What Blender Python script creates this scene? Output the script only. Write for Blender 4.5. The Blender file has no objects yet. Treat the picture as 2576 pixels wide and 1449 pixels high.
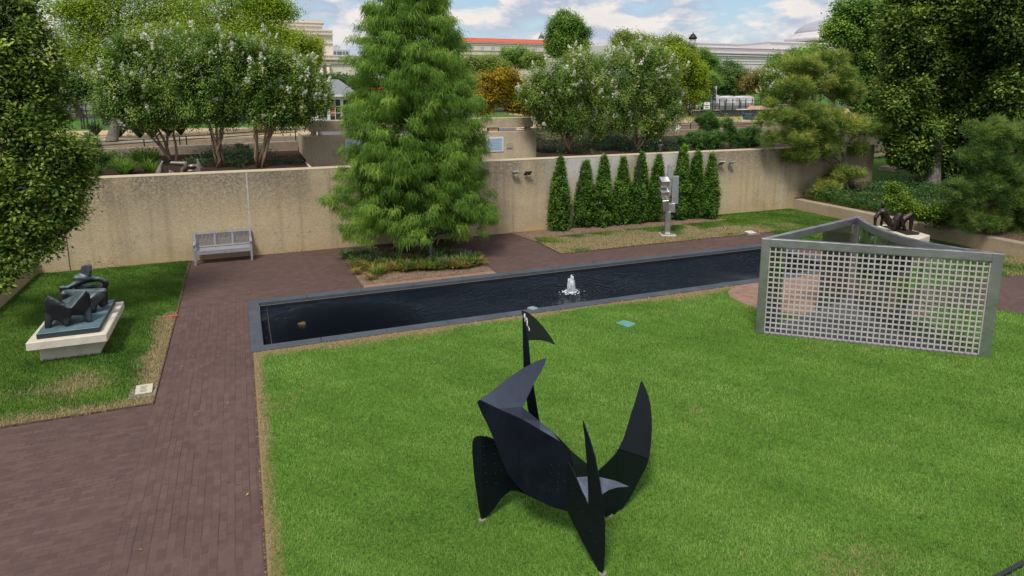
import bpy, bmesh, math, random
import numpy as np
from mathutils import Vector, Matrix, Euler, noise as mnoise
R = math.radians
S = bpy.context.scene
COL = S.collection
random.seed(7)

# ------------------------------------------------------------------ camera
EYE = np.array([0.0, 0.0, 5.6])
FPX, PCX, PCY = 1664.0, 1288.0, 532.0          # focal length and optical centre, in 2576-wide pixels
PITCH = math.atan(308 / 1664)
YAW = R(22.3)
cam = bpy.data.cameras.new('camera')
cam.sensor_fit = 'HORIZONTAL'
cam.sensor_width = 36
cam.lens = 36 * FPX / 2576
cam.shift_y = -(724.5 - PCY) / 2576
cam.clip_start = 0.1
cam.clip_end = 6000
camo = bpy.data.objects.new('camera', cam)
COL.objects.link(camo)
camo.location = EYE
camo.rotation_euler = (R(90) - PITCH, 0, -YAW)
S.camera = camo

def ray(x, y):
    a = (x - PCX) / FPX
    b = -(y - PCY) / FPX
    up = math.cos(PITCH) * b - math.sin(PITCH)
    fw = math.cos(PITCH) + math.sin(PITCH) * b
    c, s = math.cos(YAW), math.sin(YAW)
    return np.array([a * c + fw * s, -a * s + fw * c, up])
def gp(x, y, z=0.0):                            # a point on the level z
    r = ray(x, y)
    return EYE + r * ((z - EYE[2]) / r[2])
def vp(x, y, Y):                                # a point on the vertical plane Y
    r = ray(x, y)
    return EYE + r * (Y / r[1])
def pp(x, y, P, n):                             # a point on a plane through P with normal n
    r = ray(x, y)
    P = np.array(P, float); n = np.array(n, float)
    return EYE + r * (np.dot(P - EYE, n) / np.dot(r, n))
def ppm(P):                                     # metres per pixel at P
    fw = P[0] * math.sin(YAW) + P[1] * math.cos(YAW)
    return fw / FPX

# ------------------------------------------------------------------ bookkeeping
def tag(o, label=None, cat=None, group=None, kind=None):
    if label: o['label'] = label
    if cat: o['category'] = cat
    if group: o['group'] = group
    if kind: o['kind'] = kind
    return o
def thing(name, label, cat, loc=(0, 0, 0), group=None, rz=0.0):
    e = bpy.data.objects.new(name, None)
    COL.objects.link(e)
    e.empty_display_size = 0.2
    e.location = [float(v) for v in loc]
    e.rotation_euler = (0, 0, rz)
    return tag(e, label, cat, group)
def worldloc(o):
    v = Vector((0, 0, 0))
    while o is not None:
        v += o.location
        o = o.parent
    return v
def link(name, me, mat, parent=None, world=True):
    """link mesh as one object; vertices given in world space are shifted into the parent's frame"""
    o = bpy.data.objects.new(name, me)
    COL.objects.link(o)
    if mat is not None:
        for m in (mat if isinstance(mat, (list, tuple)) else [mat]):
            me.materials.append(m)
    if parent is not None:
        o.parent = parent
        if world:
            w = worldloc(parent)
            me.transform(Matrix.Translation(-w))
    return o
def dup(root, loc, label=None, group=None, rz=None, scale=None):
    r = root.copy(); COL.objects.link(r)
    r.location = [float(v) for v in loc]
    if rz is not None: r.rotation_euler = (0, 0, rz)
    if scale is not None: r.scale = scale if hasattr(scale, '__len__') else (scale,) * 3
    if label: r['label'] = label
    if group: r['group'] = group
    for ch in list(root.children):
        c = ch.copy(); COL.objects.link(c); c.parent = r
        for g in list(ch.children):
            d = g.copy(); COL.objects.link(d); d.parent = c
    return r
def rotz(a):
    c, s = math.cos(a), math.sin(a)
    return np.array([[c, -s, 0], [s, c, 0], [0, 0, 1.0]])

class MB:
    """collects simple solids, builds ONE mesh object"""
    def __init__(self): self.v = []; self.f = []; self.sm = []
    def add(self, vs, fs, smooth=False):
        n = len(self.v)
        self.v += [tuple(float(c) for c in p) for p in vs]
        self.f += [tuple(i + n for i in f) for f in fs]
        self.sm += [smooth] * len(fs)
        return self
    def box(self, x0, x1, y0, y1, z0, z1, rot=None, o=(0, 0, 0)):
        P = [(x, y, z) for z in (z0, z1) for y in (y0, y1) for x in (x0, x1)]
        F = [(0, 2, 3, 1), (4, 5, 7, 6), (0, 1, 5, 4), (2, 6, 7, 3), (0, 4, 6, 2), (1, 3, 7, 5)]
        if rot is not None or any(o):
            M = np.array(rot) if rot is not None else np.eye(3)
            P = [tuple(M @ np.array(p) + np.array(o)) for p in P]
        return self.add(P, F)
    def bar(self, p, q, w, h, up=(0, 0, 1)):
        """square bar from p to q, w across, h along 'up'"""
        p = Vector(p); q = Vector(q); d = (q - p).normalized(); u = Vector(up)
        s = d.cross(u)
        if s.length < 1e-4: s = d.cross(Vector((1, 0, 0)))
        s.normalize(); u = s.cross(d).normalized()
        P = []
        for c in (p, q):
            for a, b in ((-1, -1), (1, -1), (1, 1), (-1, 1)):
                P.append(c + s * (a * w / 2) + u * (b * h / 2))
        return self.add(P, [(0, 1, 2, 3), (7, 6, 5, 4), (0, 4, 5, 1), (1, 5, 6, 2), (2, 6, 7, 3), (3, 7, 4, 0)])
    def tube(self, pts, n=8, cap=True):
        """pts: [(point, radius)...]"""
        pts = [(Vector(p), r) for p, r in pts]
        rings = []
        prev = None
        for i, (p, r) in enumerate(pts):
            d = (pts[min(i + 1, len(pts) - 1)][0] - pts[max(i - 1, 0)][0])
            if d.length < 1e-6: d = Vector((0, 0, 1))
            d.normalize()
            if prev is None:
                a = Vector((1, 0, 0)) if abs(d.x) < 0.8 else Vector((0, 1, 0))
            else: a = prev
            s = (a - d * a.dot(d)).normalized(); t = d.cross(s); prev = s
            rings.append([p + (s * math.cos(2 * math.pi * k / n) + t * math.sin(2 * math.pi * k / n)) * r for k in range(n)])
        vs = [v for g in rings for v in g]
        fs = []
        for i in range(len(rings) - 1):
            for k in range(n):
                a, b = i * n + k, i * n + (k + 1) % n
                fs.append((a, b, b + n, a + n))
        if cap:
            fs.append(tuple(range(n - 1, -1, -1)))
            fs.append(tuple((len(rings) - 1) * n + k for k in range(n)))
        return self.add(vs, fs, True)
    def prism(self, poly, z0, z1, z0f=None):
        """plan polygon extruded between two levels"""
        n = len(poly)
        vs = [(p[0], p[1], z0) for p in poly] + [(p[0], p[1], z1) for p in poly]
        fs = [tuple(range(n - 1, -1, -1)), tuple(range(n, 2 * n))]
        fs += [(i, (i + 1) % n, (i + 1) % n + n, i + n) for i in range(n)]
        return self.add(vs, fs)
    def slab(self, quad, th, nrm=None):
        """planar polygon with thickness th"""
        q = [Vector(p) for p in quad]
        if nrm is None: nrm = (q[1] - q[0]).cross(q[2] - q[0]).normalized()
        nrm = Vector(nrm)
        n = len(q)
        vs = q + [p - nrm * th for p in q]
        fs = [tuple(range(n)), tuple(range(2 * n - 1, n - 1, -1))]
        fs += [(i, i + n, (i + 1) % n + n, (i + 1) % n) for i in range(n)]
        return self.add(vs, fs)
    def sphere(self, c, r, nu=10, nv=7, sc=(1, 1, 1)):
        vs = []; fs = []
        for j in range(nv + 1):
            th = math.pi * j / nv
            for i in range(nu):
                ph = 2 * math.pi * i / nu
                vs.append((c[0] + r * sc[0] * math.sin(th) * math.cos(ph), c[1] + r * sc[1] * math.sin(th) * math.sin(ph), c[2] + r * sc[2] * math.cos(th)))
        for j in range(nv):
            for i in range(nu):
                a = j * nu + i; b = j * nu + (i + 1) % nu
                fs.append((a, a + nu, b + nu, b))
        return self.add(vs, fs, True)
    def build(self, name, mat, parent=None, bevel=0.0, seg=1, world=True, fix=True):
        me = bpy.data.meshes.new(name)
        me.from_pydata(self.v, [], self.f)
        me.polygons.foreach_set('use_smooth', self.sm)
        if fix or bevel:
            b = bmesh.new(); b.from_mesh(me)
            if fix:
                bmesh.ops.remove_doubles(b, verts=b.verts, dist=1e-5)
                bmesh.ops.recalc_face_normals(b, faces=b.faces)
            if bevel:
                es = [e for e in b.edges if len(e.link_faces) == 2 and e.calc_face_angle(0) > 0.6]
                bmesh.ops.bevel(b, geom=es, offset=bevel, segments=seg, affect='EDGES', profile=0.6)
            b.to_mesh(me); b.free()
        me.update()
        return link(name, me, mat, parent, world)

def capsule(bm, p, q, r0, r1, n=10):
    """tapered capsule (convex hull of two spheres) into bmesh"""
    t = bmesh.new()
    for c, r in ((p, r0), (q, r1)):
        bmesh.ops.create_uvsphere(t, u_segments=n, v_segments=max(6, n - 2), radius=r, matrix=Matrix.Translation(Vector([float(a) for a in c])))
    hull(bm, [v.co.copy() for v in t.verts]); t.free()
def ellip(bm, c, rad, rot=(0, 0, 0), n=14):
    M = Matrix.Translation(Vector([float(a) for a in c])) @ Euler(rot).to_matrix().to_4x4() @ Matrix.Diagonal((*rad, 1))
    bmesh.ops.create_uvsphere(bm, u_segments=n, v_segments=n - 4, radius=1.0, matrix=M)
def hull(bm, pts):
    t = bmesh.new()
    for p in pts: t.verts.new(Vector([float(a) for a in p]))
    r = bmesh.ops.convex_hull(t, input=t.verts)
    bmesh.ops.delete(t, geom=[v for v in t.verts if not v.link_faces], context='VERTS')
    me = bpy.data.meshes.new('tmp'); t.to_mesh(me); t.free()
    bm.from_mesh(me); bpy.data.meshes.remove(me)
def remesh(bm, name, voxel, smooth=6, fac=0.5, M=None):
    """union of everything in bm as one continuous smoothed surface"""
    me = bpy.data.meshes.new('tmp'); bm.to_mesh(me); bm.free()
    o = bpy.data.objects.new('tmp', me); COL.objects.link(o)
    m = o.modifiers.new('r', 'REMESH'); m.mode = 'VOXEL'; m.voxel_size = voxel; m.use_smooth_shade = True
    if smooth:
        s = o.modifiers.new('s', 'SMOOTH'); s.iterations = smooth; s.factor = fac
    dg = bpy.context.evaluated_depsgraph_get()
    out = bpy.data.meshes.new_from_object(o.evaluated_get(dg))
    bpy.data.objects.remove(o); bpy.data.meshes.remove(me)
    out.name = name
    out.materials.clear()
    if M is not None: out.transform(M)
    out.polygons.foreach_set('use_smooth', [True] * len(out.polygons))
    return out

# ------------------------------------------------------------------ node helpers
class NT:
    def __init__(self, tree): self.t = tree; self.n = tree.nodes; self.l = tree.links
    def new(self, typ, **kw):
        nd = self.n.new(typ)
        for k, v in kw.items():
            if k.startswith('_'): setattr(nd, k[1:], v)
        return nd
    def lk(self, a, b): self.l.new(a, b)
    def val(self, sock, v):
        if hasattr(v, 'is_output') or isinstance(v, bpy.types.NodeSocket): self.l.new(v, sock)
        else: sock.default_value = v
    def math(self, op, a, b=0.0, clamp=False):
        nd = self.n.new('ShaderNodeMath'); nd.operation = op; nd.use_clamp = clamp
        self.val(nd.inputs[0], a); self.val(nd.inputs[1], b)
        return nd.outputs[0]
    def coord(self, which='Object'): return self.n.new('ShaderNodeTexCoord').outputs[which]
    def pos(self): return self.n.new('ShaderNodeNewGeometry').outputs['Position']
    def mapping(self, vec, scale=(1, 1, 1), rot=(0, 0, 0), loc=(0, 0, 0)):
        nd = self.n.new('ShaderNodeMapping')
        self.l.new(vec, nd.inputs[0]); nd.inputs['Scale'].default_value = scale; nd.inputs['Rotation'].default_value = rot; nd.inputs['Location'].default_value = loc
        return nd.outputs[0]
    def noise(self, vec, scale, detail=4, rough=0.55, dist=0.0):
        nd = self.n.new('ShaderNodeTexNoise')
        self.l.new(vec, nd.inputs['Vector']); nd.inputs['Scale'].default_value = scale; nd.inputs['Detail'].default_value = detail
        nd.inputs['Roughness'].default_value = rough; nd.inputs['Distortion'].default_value = dist
        return nd.outputs['Fac']
    def voro(self, vec, scale, feature='F1', out='Distance', rnd=1.0):
        nd = self.n.new('ShaderNodeTexVoronoi'); nd.feature = feature
        self.l.new(vec, nd.inputs['Vector']); nd.inputs['Scale'].default_value = scale; nd.inputs['Randomness'].default_value = rnd
        return nd.outputs[out]
    def ramp(self, fac, stops, interp='LINEAR'):
        nd = self.n.new('ShaderNodeValToRGB'); cr = nd.color_ramp; cr.interpolation = interp
        while len(cr.elements) > 1: cr.elements.remove(cr.elements[-1])
        for i, (p, c) in enumerate(stops):
            e = cr.elements[0] if i == 0 else cr.elements.new(p)
            e.position = p; e.color = (c, c, c, 1) if not hasattr(c, '__len__') else (*c, 1)
        self.l.new(fac, nd.inputs[0])
        return nd.outputs['Color']
    def rng(self, fac, a, b, c=0.0, d=1.0):
        nd = self.n.new('ShaderNodeMapRange'); nd.clamp = True
        self.l.new(fac, nd.inputs[0])
        for i, v in enumerate((a, b, c, d)): nd.inputs[i + 1].default_value = v
        return nd.outputs[0]
    def mix(self, fac, a, b, blend='MIX'):
        nd = self.n.new('ShaderNodeMix'); nd.data_type = 'RGBA'; nd.blend_type = blend
        self.val(nd.inputs[0], fac)
        for s, v in ((nd.inputs[6], a), (nd.inputs[7], b)):
            if isinstance(v, bpy.types.NodeSocket): self.l.new(v, s)
            else: s.default_value = (*v, 1) if len(v) == 3 else v
        return nd.outputs[2]
    def attr(self, name, out='Fac'):
        nd = self.n.new('ShaderNodeAttribute'); nd.attribute_name = name
        return nd.outputs[out]
    def sep(self, vec):
        nd = self.n.new('ShaderNodeSeparateXYZ'); self.l.new(vec, nd.inputs[0]); return nd.outputs
    def bump(self, h, strength=0.3, dist=0.02, normal=None):
        nd = self.n.new('ShaderNodeBump'); self.l.new(h, nd.inputs['Height'])
        nd.inputs['Strength'].default_value = strength; nd.inputs['Distance'].default_value = dist
        if normal is not None: self.l.new(normal, nd.inputs['Normal'])
        return nd.outputs[0]
def material(name):
    m = bpy.data.materials.new(name); m.use_nodes = True
    t = NT(m.node_tree)
    b = t.n.get('Principled BSDF')
    return m, t, b
def setp(t, b, color=None, rough=None, metal=None, spec=None, normal=None):
    if color is not None:
        if isinstance(color, bpy.types.NodeSocket): t.lk(color, b.inputs['Base Color'])
        else: b.inputs['Base Color'].default_value = (*color, 1)
    if rough is not None: t.val(b.inputs['Roughness'], rough)
    if metal is not None: t.val(b.inputs['Metallic'], metal)
    if spec is not None: b.inputs['Specular IOR Level'].default_value = spec
    if normal is not None: t.lk(normal, b.inputs['Normal'])
def simple(name, color, rough=0.6, metal=0.0, var=0.12, scale=6.0, spec=0.4, bump=0.0):
    m, t, b = material(name)
    n = t.noise(t.coord('Object'), scale, 5, 0.6)
    c = t.mix(t.rng(n, 0.3, 0.7), tuple(x * (1 - var) for x in color), tuple(min(1, x * (1 + var)) for x in color))
    setp(t, b, c, rough, metal, spec, t.bump(n, bump, 0.01) if bump else None)
    return m
# ------------------------------------------------------------------ world and sun
SUN_EL, SUN_DIR = R(56), np.array([-0.62, -0.78])       # the sun stands behind the camera, to the left
S.world = bpy.data.worlds.new('World')
S.world.use_nodes = True
wt = NT(S.world.node_tree)
wt.n.clear()
sky = wt.n.new('ShaderNodeTexSky')
sky.sky_type = 'NISHITA'; sky.sun_disc = False
sky.sun_elevation = SUN_EL
sky.sun_rotation = math.atan2(SUN_DIR[0], SUN_DIR[1])
sky.air_density = 1.3; sky.dust_density = 1.2; sky.ozone_density = 1.0
g = wt.coord('Generated')
def cloudn(loc):
    v = wt.mapping(g, (1, 1, 2.6), (0, 0, 0.35), loc)
    big = wt.noise(v, 5.0, 2, 0.5, 0.3)
    fine = wt.noise(v, 13.0, 9, 0.58, 0.3)
    return wt.math('ADD', wt.math('MULTIPLY', big, 0.5), wt.math('MULTIPLY', fine, 0.5))
n0 = cloudn((0.3, 0.1, 0.0)); n1 = cloudn((0.3, 0.1, 0.055))
cover = wt.rng(n0, 0.385, 0.475)
lit = wt.rng(wt.math('SUBTRACT', n0, n1), -0.05, 0.06)
thick = wt.rng(n0, 0.44, 0.62)
ccol = wt.mix(lit, (3.1, 3.6, 4.5), (6.2, 5.75, 5.35))
ccol = wt.mix(wt.math('MULTIPLY', thick, 0.35), ccol, (4.1, 4.3, 4.9))
sep = wt.sep(g)
hz = wt.rng(sep[2], 0.0, 0.10, 0.35, 0.0)
blue = wt.mix(0.55, sky.outputs[0], (2.0, 3.3, 5.0))
skyc = wt.mix(cover, blue, ccol)
skyc = wt.mix(hz, skyc, (4.9, 5.1, 5.6))
below = wt.rng(sep[2], -0.02, 0.0)
skyc = wt.mix(below, (2.0, 2.2, 2.0), skyc)
bg = wt.n.new('ShaderNodeBackground'); bg.inputs['Strength'].default_value = 0.15
wt.lk(skyc, bg.inputs['Color'])
wo = wt.n.new('ShaderNodeOutputWorld'); wt.lk(bg.outputs[0], wo.inputs[0])

sl = bpy.data.lights.new('sun', 'SUN'); sl.energy = 3.1; sl.angle = R(13); sl.color = (1.0, 0.94, 0.84)
so = bpy.data.objects.new('sun', sl); COL.objects.link(so)
h = math.cos(SUN_EL) / np.linalg.norm(SUN_DIR)
so.rotation_euler = Vector((SUN_DIR[0] * h, SUN_DIR[1] * h, math.sin(SUN_EL))).to_track_quat('Z', 'Y').to_euler()
so.location = (0, 0, 60)
S.view_settings.view_transform = 'Standard'; S.view_settings.look = 'None'; S.view_settings.exposure = 0
S.cycles.use_denoising = True
S.cycles.max_bounces = 6; S.cycles.transparent_max_bounces = 12; S.cycles.glossy_bounces = 3; S.cycles.transmission_bounces = 4
S.cycles.caustics_reflective = False; S.cycles.caustics_refractive = False

# ------------------------------------------------------------------ materials
def concrete(name, base=(0.40, 0.315, 0.215), dark=(0.16, 0.145, 0.13), ztop=2.88, topband=0.8, stain=1.0, crack=0.5, lime_shade=0.0):
    m, t, b = material(name)
    p = t.pos()
    ag = t.voro(p, 34, 'F1', 'Color')
    agv = t.sep(ag)[0]
    fine = t.noise(p, 38, 3, 0.7)
    big = t.noise(p, 0.55, 5, 0.6)
    streak = t.noise(t.mapping(p, (1.7, 1.7, 0.12)), 1.0, 6, 0.62)
    c = t.mix(t.rng(agv, 0.1, 0.9), tuple(x * 0.84 for x in base), tuple(min(x * 1.13, 1) for x in base))
    c = t.mix(t.rng(fine, 0.54, 0.70, 0, 0.22), c, (0.13, 0.11, 0.09))
    c = t.mix(t.rng(big, 0.35, 0.7, 0, 0.45), c, (0.40, 0.36, 0.30))
    pt = t.noise(t.mapping(p, (0.5, 0.5, 0.8), loc=(2, 7, 4)), 1.0, 6, 0.68)
    c = t.mix(t.rng(pt, 0.50, 0.66, 0, 0.50), c, tuple(x * 0.62 for x in base))
    z = t.sep(p)[2]
    band = t.rng(z, ztop - topband, ztop, 0, 1)
    dk = t.math('MULTIPLY', t.math('MULTIPLY', band, stain), t.rng(t.math('ADD', streak, t.math('MULTIPLY', t.noise(p, 0.28, 4, 0.6), 0.9)), 0.72, 0.98, 0.0, 1.0), True)
    dk = t.math('MULTIPLY', dk, t.rng(t.noise(p, 13, 4, 0.75), 0.38, 0.62, 0.15, 1.0))
    c = t.mix(dk, c, dark)
    c = t.mix(t.rng(streak, 0.58, 0.78, 0, 0.32 * stain), c, (0.56, 0.52, 0.47))
    s2 = t.noise(t.mapping(p, (2.4, 2.4, 0.07), loc=(5, 3, 1)), 1.0, 4, 0.6)
    c = t.mix(t.rng(s2, 0.52, 0.75, 0, 0.5 * stain), c, (0.22, 0.17, 0.12))
    if lime_shade: c = t.mix(t.rng(t.sep(p)[0], 24.2, 24.6, 0, 0.55), c, (0.20, 0.145, 0.10))  # pine's shade painted in as dark brown on the right wall end
    low = t.rng(z, 0.0, 0.5, 0.5, 0.0)
    c = t.mix(low, c, tuple(x * 0.8 for x in (base[0] * 1.05, base[1] * 0.92, base[2] * 0.7)))
    if lime_shade:      # pale lime bloom
        px = t.sep(p)[0]
        win = t.math('MULTIPLY', t.rng(px, 10.6, 12.6), t.rng(px, 19.8, 17.6))
        lime = t.math('MULTIPLY', t.math('MULTIPLY', t.rng(t.noise(t.mapping(p, (0.7, 0.7, 0.35)), 1.0, 4, 0.6), 0.36, 0.56), lime_shade), t.math('MULTIPLY', win, t.rng(z, 0.6, 2.4, 0.25, 1.0)))
        c = t.mix(lime, c, (0.62, 0.62, 0.62))
    if crack:
        cw = t.mapping(p, (0.9, 0.9, 1.5))
        dv = t.n.new('ShaderNodeVectorMath'); dv.operation = 'ADD'
        nn = t.n.new('ShaderNodeTexNoise'); nn.inputs['Scale'].default_value = 2.5; t.lk(p, nn.inputs['Vector'])
        t.lk(cw, dv.inputs[0]); t.lk(nn.outputs['Color'], dv.inputs[1])
        e = t.voro(dv.outputs[0], 1.25, 'DISTANCE_TO_EDGE')
        ck = t.math('MULTIPLY', t.rng(e, 0.0, 0.010, 1, 0), t.rng(t.noise(p, 0.35, 2, 0.5), 0.48, 0.62, 0, crack * .7))
        c = t.mix(ck, c, (0.10, 0.09, 0.075))
    h = t.math('ADD', agv, fine)
    setp(t, b, c, 0.9, 0, 0.2, t.bump(h, 0.5, 0.012))
    return m
def plain_concrete(name, base, var=0.18, sc=3.0):
    m, t, b = material(name)
    p = t.pos()
    n = t.noise(p, sc, 7, 0.65); f = t.noise(p, 40, 2, 0.6)
    c = t.mix(t.rng(n, 0.3, 0.72), tuple(x * (1 - var) for x in base), tuple(min(1, x * (1 + var)) for x in base))
    st = t.noise(t.mapping(p, (3, 3, 0.3)), 1.5, 4, 0.6)
    c = t.mix(t.rng(st, 0.6, 0.8, 0, 0.4), c, tuple(x * 0.45 for x in base))
    setp(t, b, c, 0.85, 0, 0.25, t.bump(t.math('ADD', n, f), 0.25, 0.01))
    return m
def brick(name, rotz_, c1, c2, mortar, lines=0.9):
    m, t, b = material(name)
    p = t.pos()
    wob = t.n.new('ShaderNodeTexNoise'); wob.inputs['Scale'].default_value = 1.3; t.lk(p, wob.inputs['Vector'])
    va = t.n.new('ShaderNodeVectorMath'); va.operation = 'MULTIPLY_ADD'
    t.lk(wob.outputs['Color'], va.inputs[0]); va.inputs[1].default_value = (0.03, 0.03, 0); t.lk(p, va.inputs[2])
    q = t.mapping(va.outputs[0], (1, 1, 1), (0, 0, rotz_))
    def bt(w, hh, ms, off=0.5):
        nd = t.n.new('ShaderNodeTexBrick'); t.lk(q, nd.inputs['Vector'])
        nd.offset = off
        nd.inputs['Scale'].default_value = 1.0; nd.inputs['Brick Width'].default_value = w; nd.inputs['Row Height'].default_value = hh
        nd.inputs['Mortar Size'].default_value = ms; nd.inputs['Mortar Smooth'].default_value = 0.25; nd.inputs['Bias'].default_value = 0
        nd.inputs['Color1'].default_value = (0, 0, 0, 1); nd.inputs['Color2'].default_value = (1, 1, 1, 1); nd.inputs['Mortar'].default_value = (0.5, 0.5, 0.5, 1)
        return nd
    A = bt(0.20, 0.098, 0.0035)
    B = bt(60.0, 0.196, 0.0075, 0.0)
    v = A.outputs['Color']
    big = t.noise(p, 0.45, 5, 0.6); mid = t.noise(p, 5.0, 4, 0.65); fine = t.noise(p, 45, 3, 0.7)
    c = t.mix(v, c1, c2)
    c = t.mix(t.rng(big, 0.35, 0.7, 0, 0.5), c, tuple(x * 0.78 for x in c1))
    c = t.mix(t.rng(mid, 0.45, 0.75, 0, 0.35), c, tuple(min(1, x * 1.35) for x in c2))
    c = t.mix(t.rng(fine, 0.5, 0.8, 0, 0.25), c, tuple(x * 0.5 for x in c1))
    patchy = t.rng(t.noise(p, 1.1, 3, 0.6), 0.42, 0.62, 0.12, 0.95)
    mA = t.math('MULTIPLY', A.outputs['Fac'], t.math('MULTIPLY', patchy, 0.8))
    c = t.mix(mA, c, mortar)
    mB = t.math('MULTIPLY', B.outputs['Fac'], t.rng(t.noise(p, 2.3, 3, 0.6), 0.40, 0.58, 0.1 * lines, lines))
    c = t.mix(mB, c, tuple(x * 0.55 for x in mortar))
    pale = t.math('MULTIPLY', A.outputs['Fac'], t.rng(t.noise(t.mapping(p, loc=(9, 4, 0)), 0.8, 3, 0.6), 0.54, 0.68, 0, 0.4))
    c = t.mix(pale, c, (0.24, 0.19, 0.175))
    hh = t.math('SUBTRACT', mid, t.math('MULTIPLY', A.outputs['Fac'], 1.5))
    setp(t, b, c, 0.82, 0, 0.3, t.bump(hh, 0.35, 0.008))
    return m
def turf(name, lush, mid, deep, dry):
    m, t, b = material(name)
    p = t.pos()
    n1 = t.noise(t.mapping(p, (1, 0.8, 1)), 0.7, 4, 0.6); n2 = t.noise(p, 5.5, 4, 0.65)
    n3 = t.noise(t.mapping(p, (1, 0.55, 1), (0, 0, 0.4)), 36, 3, 0.7)
    c = t.mix(t.rng(n2, 0.32, 0.68), mid, lush)
    c = t.mix(t.rng(n1, 0.4, 0.7, 0, 0.55), c, deep)
    c = t.mix(t.rng(n3, 0.42, 0.7, 0, 0.75), c, tuple(x * 0.4 for x in deep))
    d = t.attr('dry')
    dd = t.rng(t.math('ADD', d, t.math('MULTIPLY', t.math('SUBTRACT', n2, 0.5), 0.9)), 0.35, 0.75)
    dc = t.mix(t.rng(n3, 0.35, 0.7), dry, tuple(x * 0.6 for x in dry))
    c = t.mix(dd, c, dc)
    setp(t, b, c, 0.9, 0, 0.1, t.bump(t.math('ADD', n3, t.math('MULTIPLY', n2, 0.5)), 0.8, 0.03))
    return m
def leafmat(name, dark, mid, light, trans=0.35, rough=0.55, spec=0.25, tip=None):
    m, t, b = material(name)
    a = t.attr('v')
    stops = [(0.0, dark), (0.5, mid), (1.0, light)]
    c = t.ramp(a, stops)
    setp(t, b, c, rough, 0, spec)
    tr = t.n.new('ShaderNodeBsdfTranslucent')
    lc = t.mix(1.0, c, (1.15, 1.25, 0.75), 'MULTIPLY')
    t.lk(lc, tr.inputs['Color'])
    ms = t.n.new('ShaderNodeMixShader'); ms.inputs[0].default_value = trans
    t.lk(b.outputs[0], ms.inputs[1]); t.lk(tr.outputs[0], ms.inputs[2])
    t.lk(ms.outputs[0], t.n.get('Material Output').inputs[0])
    return m
def bark(name, c1, c2, sc=5.0):
    m, t, b = material(name)
    p = t.coord('Object')
    n = t.noise(t.mapping(p, (4, 4, 0.9)), sc, 6, 0.65); f = t.noise(p, 2.5, 3, 0.5)
    c = t.mix(t.rng(n, 0.35, 0.68), c1, c2)
    c = t.mix(t.rng(f, 0.5, 0.7, 0, 0.5), c, tuple(min(1, x * 1.3) for x in c2))
    setp(t, b, c, 0.9, 0, 0.15, t.bump(n, 0.8, 0.02))
    return m
def steel(name, col=(0.52, 0.515, 0.555), rough=0.36, swirl=False):
    m, t, b = material(name)
    p = t.coord('Object')
    if swirl:
        n = t.noise(p, 9, 5, 0.7, 2.5)
    else:
        n = t.noise(t.mapping(p, (1, 1, 14)), 6, 4, 0.6)
    s = t.noise(p, 2.2, 5, 0.6)
    c = t.mix(t.rng(s, 0.3, 0.7), tuple(x * 0.82 for x in col), tuple(min(1, x * 1.12) for x in col))
    setp(t, b, c, t.rng(n, 0.25, 0.75, rough * 0.7, min(1, rough * 1.5)), 1.0, 0.5, t.bump(n, 0.12 if not swirl else 0.3, 0.004))
    return m
def bronze(name, dark, patina, amount=0.5, rough=0.42, metal=0.55):
    m, t, b = material(name)
    g_ = t.n.new('ShaderNodeNewGeometry')
    p = t.coord('Object')
    up = t.sep(g_.outputs['Normal'])[2]
    n = t.noise(p, 3.5, 6, 0.65); s = t.noise(t.mapping(p, (9, 9, 1.0)), 1.6, 5, 0.65); f = t.noise(p, 30, 3, 0.6)
    k = t.math('MULTIPLY', t.rng(up, 0.05, 0.85, 0.03, 1.0), t.rng(t.math('ADD', n, t.math('MULTIPLY', s, 0.6)), 0.5, 1.05, 0.25, 1.2), True)
    k = t.math('MULTIPLY', k, amount, True)
    c = t.mix(k, dark, patina)
    c = t.mix(t.rng(f, 0.55, 0.75, 0, 0.3), c, tuple(x * 0.5 for x in dark))
    setp(t, b, c, t.rng(n, 0.3, 0.7, rough * 0.8, rough * 1.35), t.rng(k, 0, 0.6, metal, 0.1), 0.5, t.bump(t.math('ADD', n, t.math('MULTIPLY', f, 0.4)), 0.35, 0.012))
    return m
def glassmat(name, tint=(0.80, 0.92, 0.88), refl=0.16):
    m, t, b = material(name)
    t.n.remove(b)
    tr = t.n.new('ShaderNodeBsdfTransparent'); tr.inputs[0].default_value = (*tint, 1)
    gl = t.n.new('ShaderNodeBsdfGlossy'); gl.inputs['Color'].default_value = (0.95, 1.0, 0.98, 1); gl.inputs['Roughness'].default_value = 0.02
    fr = t.n.new('ShaderNodeLayerWeight'); fr.inputs['Blend'].default_value = 0.35
    k = t.math('ADD', t.math('MULTIPLY', fr.outputs['Fresnel'], 0.7), refl, True)
    ms = t.n.new('ShaderNodeMixShader'); t.lk(k, ms.inputs[0]); t.lk(tr.outputs[0], ms.inputs[1]); t.lk(gl.outputs[0], ms.inputs[2])
    t.lk(ms.outputs[0], t.n.get('Material Output').inputs[0])
    return m
def mulchmat(name, c1=(0.045, 0.028, 0.02), c2=(0.13, 0.085, 0.06), pale=(0.30, 0.23, 0.16)):
    m, t, b = material(name)
    p = t.pos()
    v = t.sep(t.voro(t.mapping(p, (1, 1.6, 1)), 26, 'F1', 'Color')); n = t.noise(p, 2.2, 5, 0.6)
    c = t.mix(v[0], c1, c2)
    c = t.mix(t.rng(v[1], 0.8, 0.95, 0, 0.8), c, pale)
    c = t.mix(t.rng(n, 0.4, 0.7, 0, 0.5), c, tuple(x * 1.5 for x in c2))
    setp(t, b, c, 0.95, 0, 0.1, t.bump(t.math('ADD', v[0], n), 0.9, 0.03))
    return m
M_WALL = concrete('wall_concrete', (0.57, 0.455, 0.285), topband=1.7, stain=1.15, crack=1.2, lime_shade=0.75)
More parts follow.
